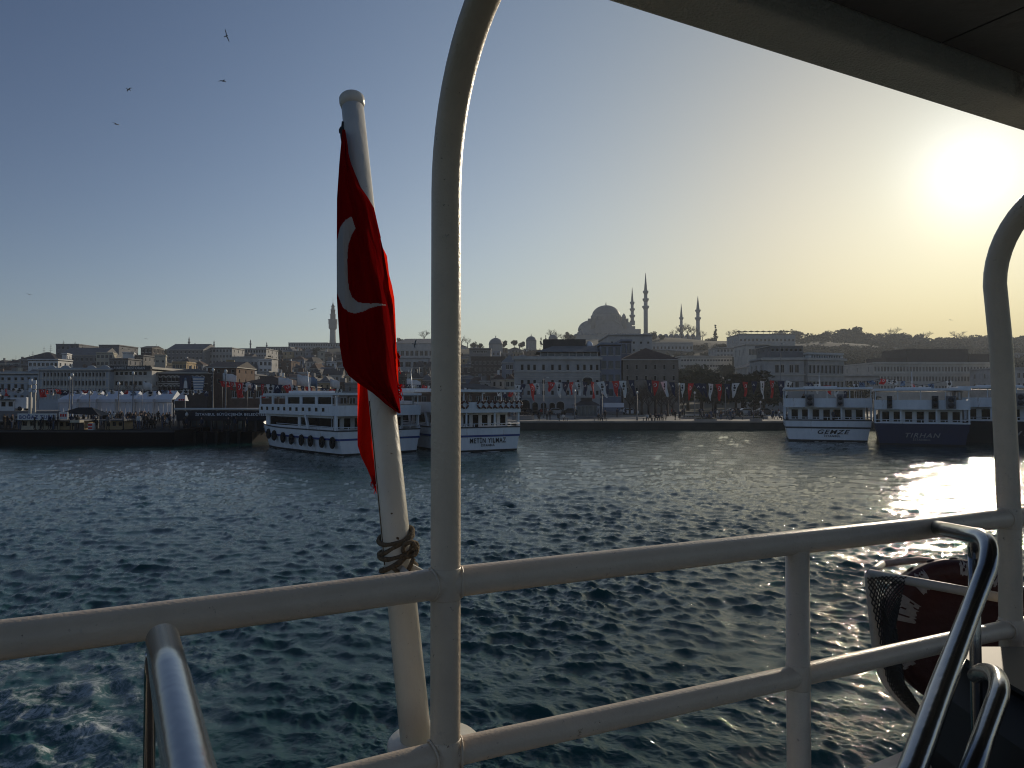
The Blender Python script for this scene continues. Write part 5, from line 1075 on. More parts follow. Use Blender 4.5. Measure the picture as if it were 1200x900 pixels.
o = empty('vending_machine', (xat(107.5, 80), 79.8, bt)); tag(o, 'small red and white box machine on the pier edge', 'machine'); MB().box(-.27, .27, 0, .5, 0, .75, 'cloth_white').build('body', o); MB().box(-.23, .23, -.03, -.003, .45, .7, 'cloth_red').build('panel', o); MB().box(-.23, .23, -.03, -.003, .12, .3, 'cloth_red').build('panel', o)
# twin loudspeaker / lamp columns
for px, y0, lab, hs in ((35.5, 444, 'taller pale lamp column with stacked lamp boxes on the pier', ((444, 451), (455, 459.5))), (40.5, 445.5, 'shorter lamp column with stacked lamp boxes right of the tall one', ((445.5, 450), (451, 456), (457, 460)))):
    Y_ = 92; x = xat(px, Y_); o = empty('lamp_column', (x, Y_, bt)); tag(o, lab, 'lamp column'); MB().box(-.16, .16, -.1, .1, 0, zat(y0, Y_) - bt - .1, 'stone_light').build('column', o)
    for a, b in hs: MB().box(-.05, .34, -.25, -.102, zat(b, Y_) - bt, zat(a, Y_) - bt, 'tent_white').build('lamp_box', o)
for px, yt, Y_, lab in ((81.5, 446, 92, 'thin dark mast before the left end of the tents'), (84.5, 442, 95, 'taller thin mast before the left end of the tents'), (156, 440, 96, 'thin lamp post before the tents, near the folded white flag'), (249.5, 436, 96, 'tall thin lamp post before the brown brick block'), (105, 463, 88, 'short thick post beside the black canopy'), (264.5, 438, 90, 'slim mast at the left end of the station roof'), (139, 452, 97, 'thin post before the fourth tent')):
    lamp(px, yt, Y_, lab, base=bt, arm=False)
# pier crowd
pl = []; rnd = random.Random(9)
for k in range(95):
    px = rnd.uniform(104, 208) if k > 24 else rnd.uniform(0, 104); Y_ = rnd.uniform(81, 104) if k > 24 else rnd.uniform(80, 90); a = rnd.choice(['wear_black', 'wear_black', 'wear_navy', 'wear_grey', 'wear_grey', 'wear_navy', 'wear_black', 'wear_brown', 'wear_white']); ps_ = rnd.choice(['stand', 'stand', 'walk', 'sit'])
    x = xat(px, Y_)
    if px < 25: Y_ = 82; x = xat(px, Y_)
    if any(q0 - 1 < px < q1 + 1 and Y_ < 85 for q0, q1 in ((25, 98), (124, 145))): Y_ = rnd.uniform(79.3, 79.9); x = xat(px, Y_); ps_ = 'stand'
    o = person(x, Y_, bt, ps_, a, rnd.choice(['wear_black', 'wear_denim']), rnd.uniform(-3, 3), 'x', 'crowd on the left pier'); pl.append((o, '%s person in %s on pier %s' % ({'sit': 'seated', 'stand': 'standing', 'walk': 'walking'}[ps_], WEARN[a], 'before the tents' if px > 104 else 'by the tour booths'), px))
ordinals(pl)
# the municipal pier station
sx0, sx1, SY = xat(207, 86), xat(314, 86), 86.0
st = empty('pier_station', ((sx0 + sx1) / 2, SY, 1.2)); W_ = (sx1 - sx0) / 2; tag(st, 'dark flat-roofed pier station with white municipal lettering', 'station'); zz = lambda y: zat(y, SY) - 1.2
MB().box(-W_, W_, 0, .35, zz(493), zz(486.2) + .45, 'sign_navy').build('fascia', st)
MB().box(-W_, W_, .36, 12, zz(486) + .5, zz(486) + .62, 'roof_dark').build('roof', st)
MB().box(-W_, W_, 2.5, 2.7, 0, zz(493), 'boat_dark').build('back_wall', st)
for k in range(9):
    x = -W_ + .1 + (2 * W_ - .4) * k / 8; MB().box(x, x + .2, .05, .25, 0, zz(493), 'boat_dark').build('column', st)
for k in range(6):
    x = -W_ + 7.6 + k * .95
    if k > 1: MB().box(x, x + .85, 2.3, 2.35, .3, 1.9, 'plaster_grey').build('grey_panel', st)  # plain grey panels in front of the back wall
for k in range(10):
    x = -W_ + .8 + k * .62; MB().box(x, x + .5, 2.4, 2.44, .2, 1.9, 'glass_blue').build('pane', st)
rr_ = MB().tube([(-W_ - .3, .1, zz(479.5)), (W_ - .6, .1, zz(479.5))], .14, 'frame_white', 6).build('roof_pipe', st)
for k in range(9): MB().box(-W_ + k * 1.55, -W_ + .12 + k * 1.55, .05, .2, zz(486.2) + .45, zz(479.8), 'steel_grey').build('roof_post', st)
MB().box(-W_ + 3.2, -W_ + 9, .3, .5, zz(480.8), zz(479.5) + .12, 'concrete').build('roof_beam', st)
lettering('İSTANBUL BÜYÜKŞEHİR BELEDİYESİ', .42, 'tent_white', st, (1.05, -.03, zz(491.3) + .43), (math.pi / 2, 0, 0), 1.12, 8.4)
g = MB(); g.lathe([(0, 0), (.14, .05), (.21, .2), (.15, .38), (.05, .5), (0, .62)], 'frame_white', 10, (-W_ + 1.25, -.03, zz(491.6) + .36)); g.build('emblem', st)
for k in range(7):
    x = sx0 + .3 + k * 1.3; o = MB().box(0, .3, -.3, 0, -.3, 1.3, 'rubber').build('fender', None, (x, 84, 0)); tag(o, 'x', 'fender', 'fenders on the station pontoon'); o['label'] = 'black rubber fender on the station pontoon, ' + (ORD[k] + ' from left')
for k in range(7):
    x = rnd.uniform(sx0 + 1, sx0 + 9); person(x, 85.2, 1.2, 'stand', rnd.choice(['wear_black', 'wear_navy']), 'wear_black', rnd.uniform(-3, 3), 'dark figure waiting under the pier station roof', 'people under the station roof')
# ============================================================ BOATS
TY_ = MB()
def ring_mesh(Rr, r_, m, name, marks=None, n=20):
    mb_ = MB()
    for part in range(4 if marks else 1):
        pts = []; 
        a0, a1 = (part * math.pi / 2, (part + 1) * math.pi / 2) if marks else (0, 2 * math.pi)
        k_ = n // (4 if marks else 1)
        for k in range(k_ + 1): a = a0 + (a1 - a0) * k / k_; pts.append((Rr * math.cos(a), 0, Rr * math.sin(a)))
        mb_.tube(pts, r_, m, 7, False)
        if marks: mb_.tube([(Rr * math.cos(a0 + d), 0, Rr * math.sin(a0 + d)) for d in (-.12, 0, .12)], r_ * 1.06, marks, 7, True)
    return mb_.mesh(name)
TYRE = ring_mesh(.27, .17, 'rubber', 'tyre_fender'); BUOY = ring_mesh(.28, .075, 'orange_ring', 'lifebuoy', 'cloth_white')
def tour_boat(label, stern_left, ang, beam, L, k=1.0, hull='boat_white', stripe='boat_blue', name=None, sub=None, ink_='ink', shear=0, tyres=0, rings=(), acs=(), openaft=True, roof='boat_white', cabinaft=1.6, grp=None, portholes=False, stype=0, bigopen=0, bow=1.15):
    """stern_left = left waterline corner of the transom; ang = heading turned left from straight away"""
    hx = Vector((math.cos(ang), math.sin(ang), 0)); c0 = Vector(stern_left) + hx * beam / 2
    root = empty('tour_boat', (c0.x, c0.y, 0), ang); tag(root, label, 'boat', grp)
    hb_ = beam / 2; S = 18; zh = 2.25 * k
    def st_(t):
        w_ = 1 if t < .55 else math.sqrt(max(0, 1 - ((t - .55) / .45) ** 2.3)); return hb_ * (.97 + .03 * min(1, t * 5)) * max(w_, .02)
    def sheer(t): return zh + bow * k * max(0, (t - .45) / .55) ** 2
    mb_ = MB(); vs_ = []; P7 = 6
    for i in range(S + 1):
        t_ = i / S; w_ = st_(t_); zs = sheer(t_)
        for j, (fw, fz) in enumerate(((0, -.7), (.80, -.5), (.90, 0.0), (.955, .55), (.985, .62), (1, 1))):
            z = fz * zs if fz > 0 else fz
            rake = 1.6 * t_ ** 5 * (z / zs) if z > 0 else 0; vs_.append((fw * w_, t_ * L * .985 + rake, z))
    n6 = 6
    for sgn in (1, -1):
        v2 = [(x * sgn, y, z) for x, y, z in vs_]
        f2 = []
        for i in range(S):
            for j in range(n6 - 1):
                a = i * n6 + j; q = (a, a + 1, a + n6 + 1, a + n6); f2.append(q[::-1] if sgn > 0 else q)
        mb_.add(v2, f2, hull)
    tr = [vs_[j] for j in range(n6)]; mb_.add([(-x, y, z) for x, y, z in tr[::-1]] + tr[1:], [tuple(range(2 * n6 - 1))], hull)
    mb_.build('hull', root)
    d_ = MB(); dv = [];
    for i in range(S + 1): t_ = i / S; dv += [(-st_(t_) + .02, t_ * L * .985, zh * .78), (st_(t_) - .02, t_ * L * .985, zh * .78)]
    d_.add(dv, [(2 * i, 2 * i + 1, 2 * i + 3, 2 * i + 2) for i in range(S)], 'deck_wood'); d_.build('deck', root)
    # boot top and stripe
    def band(z0f, z1f, out_, m, nm):
        b_ = MB(); v = []
        for i in range(S + 1):
            t_ = i / S; w_ = st_(t_); zs = sheer(t_); 
            for zf in (z0f, z1f):
                fw = interp(zf, [(0, .90), (.55, .955), (.62, .985), (1, 1)]); z = zf * zs; v.append((fw * w_ + out_, t_ * L * .985 + 1.6 * t_ ** 5 * (z / zs) + (out_ if i == S else -out_ if i == 0 else 0), z))
        for sgn in (1, -1):
            f2 = []
            for i in range(S):
                q = (2 * i, 2 * i + 1, 2 * i + 3, 2 * i + 2); f2.append(q[::-1] if sgn > 0 else q)
            b_.add([(x * sgn, y, z) for x, y, z in v], f2, m)
        a, b = v[0], v[1]; b_.add([(-a[0], a[1], a[2]), a, b, (-b[0], b[1], b[2])], [(0, 1, 2, 3)], m); b_.build(nm, root)
    band(.0, .085, .012, 'boat_black', 'boot_top')
    if stripe: band(.60, .68, .03, stripe, 'stripe')
    band(.96, 1.012, .05, 'boat_dark' if hull == 'boat_white' else 'boat_white', 'rub_rail')
    # main deck house
    y0, y1 = cabinaft * 1.0, L * .80; zm0, zm1 = zh * .78, 3.55 * k; Wc = hb_ * .86; pw = 1.25
    mbc = MB(); ops = []; nws = bigopen or int((y1 - y0) / 3.4)
    for q in range(nws): a = (y1 - y0) * (q + .12) / nws; ops.append((a, a + (y1 - y0) / nws * (.84 if not bigopen else .93), .62 * k, zm1 - zm0 - .18))
    facade(mbc, (Wc, y0, zm0), (0, 1, 0), y1 - y0, zm1 - zm0, ops, 'boat_white', .08); facade(mbc, (-Wc, y1, zm0), (0, -1, 0), y1 - y0, zm1 - zm0, ops, 'boat_white', .08)
    na = 7; aops = []
    for q in range(na): a = 2 * Wc * (q + .14) / na; aops.append((a, a + 2 * Wc / na * .72, .5 * k if q not in (3,) else .05, zm1 - zm0 - .2))
    facade(mbc, (-Wc, y0, zm0), (1, 0, 0), 2 * Wc, zm1 - zm0, aops, 'boat_white', .08); facade(mbc, (Wc, y1, zm0), (-1, 0, 0), 2 * Wc, zm1 - zm0, [], 'boat_white', .08); mbc.build('deck_house', root)
    for a in aops: link('window', win_mesh(a[1] - a[0], a[3] - a[2], 'plain', 'boat_white', 'boat_glass_and_shade'), root, ((a[0] + a[1]) / 2 - Wc, y0 - .1, zm0 + a[2]))
    for a in ops: link('window', win_mesh(a[1] - a[0], a[3] - a[2], 'plain', 'boat_white', 'boat_glass_and_shade'), root, (-Wc - .1, y1 - (a[0] + a[1]) / 2, zm0 + a[2]), (0, 0, -math.pi / 2)); link('window', win_mesh(a[1] - a[0], a[3] - a[2], 'plain', 'boat_white', 'boat_glass_and_shade'), root, (Wc + .1, y0 + (a[0] + a[1]) / 2, zm0 + a[2]), (0, 0, math.pi / 2))  # in bigopen bays the near-black panes hold the open deck's shade as colour
    # aft rail on the bulwark
    rl = MB(); zr = zh + .28 * k
    for x in (-hb_ + .12, hb_ - .12): rl.tube([(x, .1, zr), (x, L * .62, zr + .1)], .035, 'boat_white', 5)
    rl.tube([(-hb_ + .12, .1, zr), (hb_ - .12, .1, zr)], .035, 'boat_white', 5); rl.build('rail', root)
    for q in range(9):
        x = -hb_ + .12 + (beam - .24) * q / 8; MB().box(x - .03, x + .03, .07, .13, zh, zr, 'boat_white').build('stanchion', root)
    # upper deck slab and fascia ring
    yu1 = L * .82; zf0, zf1 = 3.55 * k, 4.5 * k; Wu = hb_ * .985
    f_ = MB(); f_.box(-Wu, Wu, .0, .1, zf0, zf1, 'boat_white'); f_.box(-Wu, -Wu + .1, .102, yu1, zf0, zf1, 'boat_white'); f_.box(Wu - .1, Wu, .102, yu1, zf0, zf1, 'boat_white')
    f_.prism([(-Wu, yu1 + .002), (-Wu, yu1 + .05), (-Wu * .6, yu1 + 1.6), (Wu * .6, yu1 + 1.6), (Wu, yu1 + .05), (Wu, yu1 + .002)], zf0, zf1 - .1, 'boat_white'); f_.build('upper_bulwark', root)
    MB().box(-Wu + .102, Wu - .102, .102, yu1 - .002, zf0 + .003, zf0 + .12, 'deck_wood').build('upper_deck', root)
    for sx in (-1, 1):
        for yy_ in ((.25, L * .16, L * .33, L * .5, L * .68) if not bigopen else (.25, L * .27)):
            lean = .6 if yy_ > 1 else 0
            m4 = MB(); m4.add([(sx * (Wu - .16), yy_, zh), (sx * (Wu - .16), yy_ + .34, zh), (sx * Wu, yy_ + .34, zh), (sx * Wu, yy_, zh), (sx * (Wu - .16), yy_ + lean, zf0), (sx * (Wu - .16), yy_ + .34 + lean, zf0), (sx * Wu, yy_ + .34 + lean, zf0), (sx * Wu, yy_ + lean, zf0)], [(0, 3, 2, 1), (4, 5, 6, 7), (0, 1, 5, 4), (1, 2, 6, 5), (2, 3, 7, 6), (3, 0, 4, 7)], 'boat_white'); m4.build('pillar', root)
    for x in (-Wu * .45, Wu * .3): MB().box(x, x + .16, .2, .36, zh, zf0 - .003, 'boat_white').build('pillar', root)
    # upper deck: side screens with windows forward, open aft; roof
    zt0, zt1 = zf1, 5.42 * k; ys = L * (.30 if openaft else .05); ml = MB(); sop = []; nn = int((yu1 - ys) / 3.0)
    for q in range(nn): a = (yu1 - ys) * (q + .08) / nn; sop.append((a, a + (yu1 - ys) / nn * .86, .04, zt1 - zt0 - .1))
    facade(ml, (Wu - .05, ys, zt0), (0, 1, 0), yu1 - ys, zt1 - zt0, sop, 'boat_white', .08); ml.build('upper_screen', root); ml = MB(); facade(ml, (-Wu + .05, yu1, zt0), (0, -1, 0), yu1 - ys, zt1 - zt0, sop, 'boat_white', .08)
    ml.build('upper_screen', root)
    for a in sop:
        if a[0] > (yu1 - ys) * .25: link('window', win_mesh(a[1] - a[0], a[3] - a[2], 'plain', 'boat_white', 'boat_glass_and_shade'), root, (-Wu - .06, yu1 - (a[0] + a[1]) / 2, zt0 + a[2]), (0, 0, -math.pi / 2))
    for x in (-Wu + .06, -Wu * .5, -.06, Wu * .5, Wu - .16): MB().box(x, x + .1, .3, .4, zf1, zt1, 'boat_white').build('post', root)
    rf = MB(); rf.prism([(-Wu - .05, -.1), (Wu + .05, -.1), (Wu + .05, yu1 - 1), (Wu * .7, yu1 + 1.2), (-Wu * .7, yu1 + 1.2), (-Wu - .05, yu1 - 1)], zt1 + .003, zt1 + .22 * k, roof); rf.build('roof', root)
    if portholes:
        for q in range(11): MB().box(-Wu - .02, -Wu - .003, L * .80 - q * L * .066 - .45, L * .80 - q * L * .066, zf0 + .38, zf0 + .72, 'glass_dark').build('porthole', root)
    # wheelhouse forward, benches, mast
    wh = MB(); wh.box(-Wc * .5, Wc * .5, L * .60, L * .74, zt1 + .23 * k, zt1 + 1.9 if False else zt1 + .5 * k, 'boat_white'); wh.build('roof_locker', root)
    MB().tube([(0, L * .7, zt1 + .4), (0, L * .72, zt1 + 2.6)], [.07, .03], 'boat_white', 6).build('mast', root)
    for q in range(5): MB().box(-Wc * .8, Wc * .8, .9 + q * 1.3, 1.25 + q * 1.3, zf0 + .5, zf0 + .58, 'boat_blue' if q % 2 else 'deck_wood').build('bench', root)
    for (x, w_) in acs:
        a_ = MB(); a_.box(x * hb_ - w_ / 2, x * hb_ + w_ / 2, -.42, -.003, zf0 + .12, zf0 + 1.35 * k, 'plaster_grey' if w_ > .6 else 'boat_dark'); ac = a_.build('air_conditioner', root)
        for z_ in (.42, .98): MB().lathe([(0, 0), (w_ * .33, 0), (w_ * .33, .03), (0, .03)], 'boat_dark' if w_ > .6 else 'glass_dark', 14, mtx=Matrix.Translation((x * hb_, -.425, zf0 + z_ * k)) @ Matrix.Rotation(math.pi / 2, 4, 'X')).build('fan', ac)
    if name: lettering(name, .62 * k, ink_, root, (hb_ * .1 if not stype else 0, -.05, zh * .36), (math.pi / 2 + .0, 0, 0), 1.2, beam * (.47 if len(name) > 8 else .36), shear=shear)
    if sub: lettering(sub, .28 * k, ink_, root, (hb_ * .1 if not stype else 0, -.04, zh * .22), (math.pi / 2, 0, 0), 1.2, beam * .18)
    mt = Matrix.Translation((c0.x, c0.y, 0)) @ Matrix.Rotation(ang, 4, 'Z')
    for q in range(tyres):
        yy_ = .7 + q * L * .098 + (0 if q % 2 else .15); t_ = yy_ / (L * .985); p_ = mt @ Vector((-st_(t_) - .08, yy_, zh * .52 + max(0, (t_ - .45)) * 1.1)); o = tag(link('tyre_fender', TYRE, None, p_, (0, 0, ang + math.pi / 2), (.9, 1.0, 1.25)), 'black tyre fender on the long boat side, ' + ('nearest the stern' if q == 0 else '%s from the stern' % ORD[q]), 'tyre', 'tyre fenders along the long boat side')
    for q, x in enumerate(rings):
        p_ = mt @ Vector((x * hb_, -.10, zf0 + .72 * k)); tag(link('lifebuoy', BUOY, None, p_, (0, 0, ang), (1.15, 1, 1.15)), 'dull orange lifebuoy on the upper stern rail of the lettered boat, %s from left' % ORD[q], 'lifebuoy', 'lifebuoys hung on the upper stern')
    return root, mt, (zf0, zf1, zt1, hb_, zh)
A_, mtA, zA = tour_boat('long white double-decker boat with tyres along its side, left of the lettered boat', (-15.45, 64, 0), R(42), 9.0, 20.5, 1.0, bow=.45, bigopen=2, tyres=8, openaft=False, portholes=True, cabinaft=2.2)
B_, mtB, zB = tour_boat('white boat lettered METİN YILMAZ with orange rings on its stern', (-6.3, 67.8, 0), R(29), 8.25, 27, 1.06, name='METİN YILMAZ', sub='İSTANBUL', rings=(-.66, -.5, -.1, .05, .2, .35, .5, .65, .8, .93), cabinaft=1.8)
C_, mtC, zC = tour_boat('white boat with cursive black stern lettering, left of the navy boat', (xat(920, 87), 87.5, 0), R(-20), 9.7, 24, 1.14, stripe='boat_dark', name='GEMZE', sub='İSTANBUL', shear=.35, acs=((-.40, .95), (.28, .72)), openaft=True)
D_, mtD, zD = tour_boat('dark navy hulled boat with pale lettering between two white boats', (xat(1021, 81), 80.5, 0), R(-26), 9.2, 24, 1.10, hull='boat_navy', stripe=None, name='TIRHAN', sub='İSTANBUL', ink_='steel_grey', shear=.3, acs=((-.66, .5), (.28, .6), (.60, .9)), stype=1)
E_, mtE, zE = tour_boat('dark-bottomed boat half hidden by the tall right post', (xat(1116, 86), 85, 0), R(-28), 11.5, 26, 1.16, hull='boat_black', stripe=None, name='NEVAL', ink_='steel_grey', acs=((.05, .9),), stype=1)
G_, mtG, zG = tour_boat('boat at the right edge beyond the tall right post', (xat(1240, 86), 83, 0), R(-32), 10, 26, 1.14, hull='boat_black', stripe=None, stype=1)
for p_, ps_, a, b, lab, mt_ in (((-1.2, 1.0, 1.8), 'stand', 'wear_black', 'wear_black', 'person in black standing at the lower stern rail of the long boat', mtA), ((.8, 1.4, 3.95), 'sit', 'wear_white', 'wear_black', 'person in a white shirt on the upper stern of the lettered boat', mtB), ((-2.6, 1.2, 3.95), 'stand', 'wear_black', 'wear_black', 'person in black on the upper stern of the cursive-lettered boat', mtC), ((.7, .9, 2.05), 'stand', 'wear_grey', 'wear_black', 'person in grey at the lower stern of the cursive-lettered boat', mtC)):
    q = mt_ @ Vector(p_); person(q.x, q.y, q.z, ps_, a, b, .4, lab)
# ============================================================ GULLS
def gull(px, py, Y, span, yaw, roll, label, flap=.25, dark=True):
    p_ = at(px, py, Y); g = MB(); s_ = span / 2
    g.lathe([(0, -.55), (.035, -.5), (.07, -.4), (.10, -.15), (.11, .05), (.08, .3), (.05, .42), (.13, .58), (0, .6)], 'gull', 8, mtx=Matrix.Rotation(-math.pi / 2, 4, 'X') @ Matrix.Scale(span * .45, 4))
    for sg in (-1, 1):
        P_ = [(0, .06), (.25, .16), (.5, .12), (.78, .0), (1.0, -.22), (.75, -.16), (.5, -.08), (.22, -.10), (0, -.12)]
        zf = lambda x: flap * s_ * (math.sin(min(1, x * 1.8) * 1.57) * .6 - max(0, x - .45) * .8)
        up_ = [(sg * x * s_, y * s_ * -1 * -1, zf(x) + .012) for x, y in P_]; dn = [(a, b, c_ - .024) for a, b, c_ in up_]; n = len(P_)
        tr_ = [(0, 1, 7, 8), (1, 2, 6, 7), (2, 3, 5, 6), (3, 4, 5)]
        g.add(up_ + dn, [t_ if sg < 0 else t_[::-1] for t_ in tr_] + [tuple(n + a for a in (t_[::-1] if sg < 0 else t_)) for t_ in tr_] + [(k, (k + 1) % n, n + (k + 1) % n, n + k) for k in range(n)], 'gull')
    o = g.build('gull', None, p_); o.rotation_euler = (R(8), roll, yaw); tag(o, label, 'bird', 'gulls in the air'); return o
gull(265.3, 42, 60, 1.0, 1.0, 1.15, 'dark gull banking steeply, highest in the sky')
gull(261, 95, 60, .95, -.6, .12, 'dark gull gliding below the highest one')
gull(151, 105, 75, .95, 2.6, .2, 'faint gull, upper one of the left pair')
gull(136, 145.5, 75, 1.0, -.5, .45, 'faint gull, lower one of the left pair')
gull(366.5, 362.8, 75, .7, .3, -.3, 'gull gliding left of the stone tower')
gull(34, 345, 120, .9, .3, .2, 'tiny gull low over the left skyline')
gull(171, 417 - 20, 130, .7, .3, .2, 'tiny gull above the dark gabled house')
gull(486.5, 403, 60, .9, 2.0, .95, 'pale gull with wings raised beside the tall post')
gull(1114, 375, 150, .9, .2, .2, 'tiny gull over the right hill trees')
# ============================================================ THE FERRY WE STAND ON
EYE = Vector((0, 0, CAMZ))
dirr = Vector((.894, .447, 0)).normalized(); inb = Vector((.447, -.894, 0)).normalized()
RZ = CAMZ - .36; LZ = CAMZ - .69
def on_z(px, py, z):
    d = at(px, py, 1.0) - EYE; return EYE + d * ((z - CAMZ) / d.z)
tr_pts = [on_z(-260, 776, RZ), on_z(0, 750, RZ), on_z(300, 712, RZ), on_z(522, 683, RZ), on_z(800, 651, RZ), on_z(933, 635.5, RZ), on_z(1090, 618, RZ), on_z(1180, 607, RZ), on_z(1400, 584, RZ)]
def at_px(pts, px):
    """point of a polyline that shows at photo column px"""
    for a, b in zip(pts, pts[1:]):
        pa = 600 + F * a.x / a.y; pb = 600 + F * b.x / b.y
        if pa <= px <= pb:
            lo, hi = 0.0, 1.0
            for _ in range(30):
                m_ = (lo + hi) / 2; q = a.lerp(b, m_)
                if 600 + F * q.x / q.y < px: lo = m_
                else: hi = m_
            return a.lerp(b, lo)
rail = empty('ferry_railing', (at_px(tr_pts, 522).x, at_px(tr_pts, 522).y, CAMZ - 1.42)); tag(rail, 'cream painted tubular stern railing with tall arched posts in the foreground', 'railing')
off = -rail.location
def bld(mb_, name, parent, o_=None):
    q = mb_.build(name, parent); q.location = (-parent.location if parent.type == 'EMPTY' else (0, 0, 0)); return q
def smooth_pts(pts, n=6):
    out_ = []
    for i in range(len(pts) - 1):
        p0 = pts[max(0, i - 1)]; p1 = pts[i]; p2 = pts[i + 1]; p3 = pts[min(len(pts) - 1, i + 2)]
        for k in range(n):
            t_ = k / n; out_.append(.5 * ((2 * p1) + (p2 - p0) * t_ + (2 * p0 - 5 * p1 + 4 * p2 - p3) * t_ ** 2 + (3 * p1 - p0 - 3 * p2 + p3) * t_ ** 3))
    return out_ + [pts[-1]]
bld(MB().tube(smooth_pts(tr_pts), .0295, 'rail_paint', 28), 'top_rail', rail)
lr_pts = [on_z(-100, 960, LZ), on_z(380, 905, LZ), on_z(522, 882, LZ), on_z(700, 839, LZ), on_z(933, 783, LZ), on_z(1180, 725, LZ), on_z(1400, 672, LZ)]
lr_pts = [Vector((p_.x, p_.y, LZ)) for p_ in [at_px(tr_pts, q) for q in (-100, 330, 522, 700, 933, 1180, 1380)]]
bld(MB().tube(smooth_pts(lr_pts), .026, 'rail_paint', 24), 'lower_rail', rail)
bld(MB().tube(smooth_pts([p_ + Vector((0, 0, -.33)) for p_ in lr_pts]), .026, 'rail_paint', 20), 'bottom_rail', rail)
DZ = CAMZ - 1.42
def tall_post(px, r_, lean=(0, 0), zc=.40, Rb=.30, rise=.30):
    b = at_px(tr_pts, px); pts = [Vector((b.x, b.y, DZ)), Vector((b.x, b.y, RZ)), Vector((b.x + lean[0] * .5, b.y + lean[1] * .5, CAMZ + zc * .4)), Vector((b.x + lean[0], b.y + lean[1], CAMZ + zc))]
    t0 = pts[-1]; 
    for k in range(1, 13):
        a = math.pi / 2 * k / 12 * .93; pts.append(t0 + inb * Rb * (1 - math.cos(a)) + Vector((0, 0, rise * math.sin(a) * 1.1)))
    pts.append(pts[-1] + inb * .9 + Vector((0, 0, .07)))
    return pts
def weld(p_, r_, nm='weld_collar', ax='Z'):
    m_ = MB(); m_.lathe([(r_, -.031), (r_ + .0012, -.028), (r_ + .0014, 0), (r_ + .0012, .028), (r_, .031)], 'rail_paint', 24, p_); return bld(m_, nm, rail)
pts1 = tall_post(522.5, .0292); bld(MB().tube(pts1, .0292, 'rail_paint', 28), 'tall_post', rail)
pts2 = tall_post(1181, .031, lean=(-.035, .0), zc=.34, Rb=.27, rise=.26); bld(MB().tube(pts2, .031, 'rail_paint', 28), 'tall_post', rail)
for px, r_ in ((522.5, .0292), (1181, .031)):
    b = at_px(tr_pts, px)
    weld(Vector((b.x, b.y, RZ)), r_); weld(Vector((b.x, b.y, LZ)), r_)
b = at_px(tr_pts, 933); bld(MB().tube([Vector((b.x, b.y, DZ)), Vector((b.x, b.y, RZ - .02))], .0285, 'rail_paint', 24), 'stanchion', rail); weld(Vector((b.x, b.y, LZ)), .0285)
b = at_px(tr_pts, -150); bld(MB().tube([Vector((b.x, b.y, DZ)), Vector((b.x, b.y, RZ - .02))], .0285, 'rail_paint', 24), 'stanchion', rail)
# weld bead lumps at the post joints
rw = random.Random(3)
for px in (522.5, 1181):
    b = at_px(tr_pts, px)
    for zz_ in (RZ, LZ):
        for sd in (-1, 1):
            g = MB(); c_ = Vector((b.x, b.y, zz_)) + dirr * sd * .030; pr = []
            for k in range(21):
                a = 2 * math.pi * k / 20; pr.append(c_ + Vector((0, 0, 1)) * math.cos(a) * .030 + inb * math.sin(a) * .030 + dirr * sd * .006 * abs(math.sin(a)) ** 2 * -1)
            g.tube(pr, [.0022 + .0012 * rw.random() for _ in pr], 'rail_paint', 6, False); bld(g, 'weld_bead', rail)
# deck, kerb and roof
def quad_along(mb_, s0, s1, i0, i1, z0, z1, m, origin=None):
    o_ = origin or Vector((at_px(tr_pts, 522).x, at_px(tr_pts, 522).y, 0)); P_ = lambda s, i, z: o_ + dirr * s + inb * i + Vector((0, 0, z))
    v = [P_(s0, i0, z0), P_(s1, i0, z0), P_(s1, i1, z0), P_(s0, i1, z0), P_(s0, i0, z1), P_(s1, i0, z1), P_(s1, i1, z1), P_(s0, i1, z1)]
    return mb_.add(v, [(0, 1, 2, 3), (4, 7, 6, 5), (0, 4, 5, 1), (1, 5, 6, 2), (2, 6, 7, 3), (3, 7, 4, 0)], m)
dk = structure(quad_along(MB(), -4.5, 6, -.06, 4.2, DZ - .12, DZ, 'deck_paint').build('ferry_deck'))
hullm = quad_along(MB(), -4.5, 6, .02, 4.2, .05, DZ - .13, 'boat_white').build('ferry_hull'); tag(hullm, 'white side of the ferry below the stern deck', 'hull')
EZ = .86
rf = empty('ferry_roof', (at_px(tr_pts, 522).x, at_px(tr_pts, 522).y, CAMZ + EZ)); tag(rf, 'painted steel roof edge and dark ceiling overhead at the upper right', 'roof')
e1 = on_z(700, -1, CAMZ + EZ); e2 = on_z(1200, 155, CAMZ + EZ); ed = (e2 - e1); ed.z = 0; L_ = ed.length; ed.normalize(); en = Vector((ed.y, -ed.x, 0))
def qr(mb_, s0, s1, i0, i1, z0, z1, m):
    P_ = lambda s, i, z: Vector((e1.x, e1.y, CAMZ + EZ)) + ed * s + en * i + Vector((0, 0, z))
    v = [P_(s0, i0, z0), P_(s1, i0, z0), P_(s1, i1, z0), P_(s0, i1, z0), P_(s0, i0, z1), P_(s1, i0, z1), P_(s1, i1, z1), P_(s0, i1, z1)]
    return mb_.add(v, [(0, 1, 2, 3), (4, 7, 6, 5), (0, 4, 5, 1), (1, 5, 6, 2), (2, 6, 7, 3), (3, 7, 4, 0)], m)
for (s0, s1) in ((-3.2, -.6), (-.5992, 1.80), (1.8008, 3.6), (3.6008, 6)):
    g = qr(MB(), s0, s1, 0, .135, 0, .11, 'roof_paint'); o = bld(g, 'edge_beam', rf); bv = o.modifiers.new('round', 'BEVEL'); bv.width = .012; bv.segments = 3
for s0 in range(-3, 6):
    for i0 in range(0, 2): bld(qr(MB(), s0 + .004, s0 + .996, .14 + i0 * .95, .14 + i0 * .95 + .942, .075, .10, 'ceiling_paint'), 'ceiling_panel', rf)
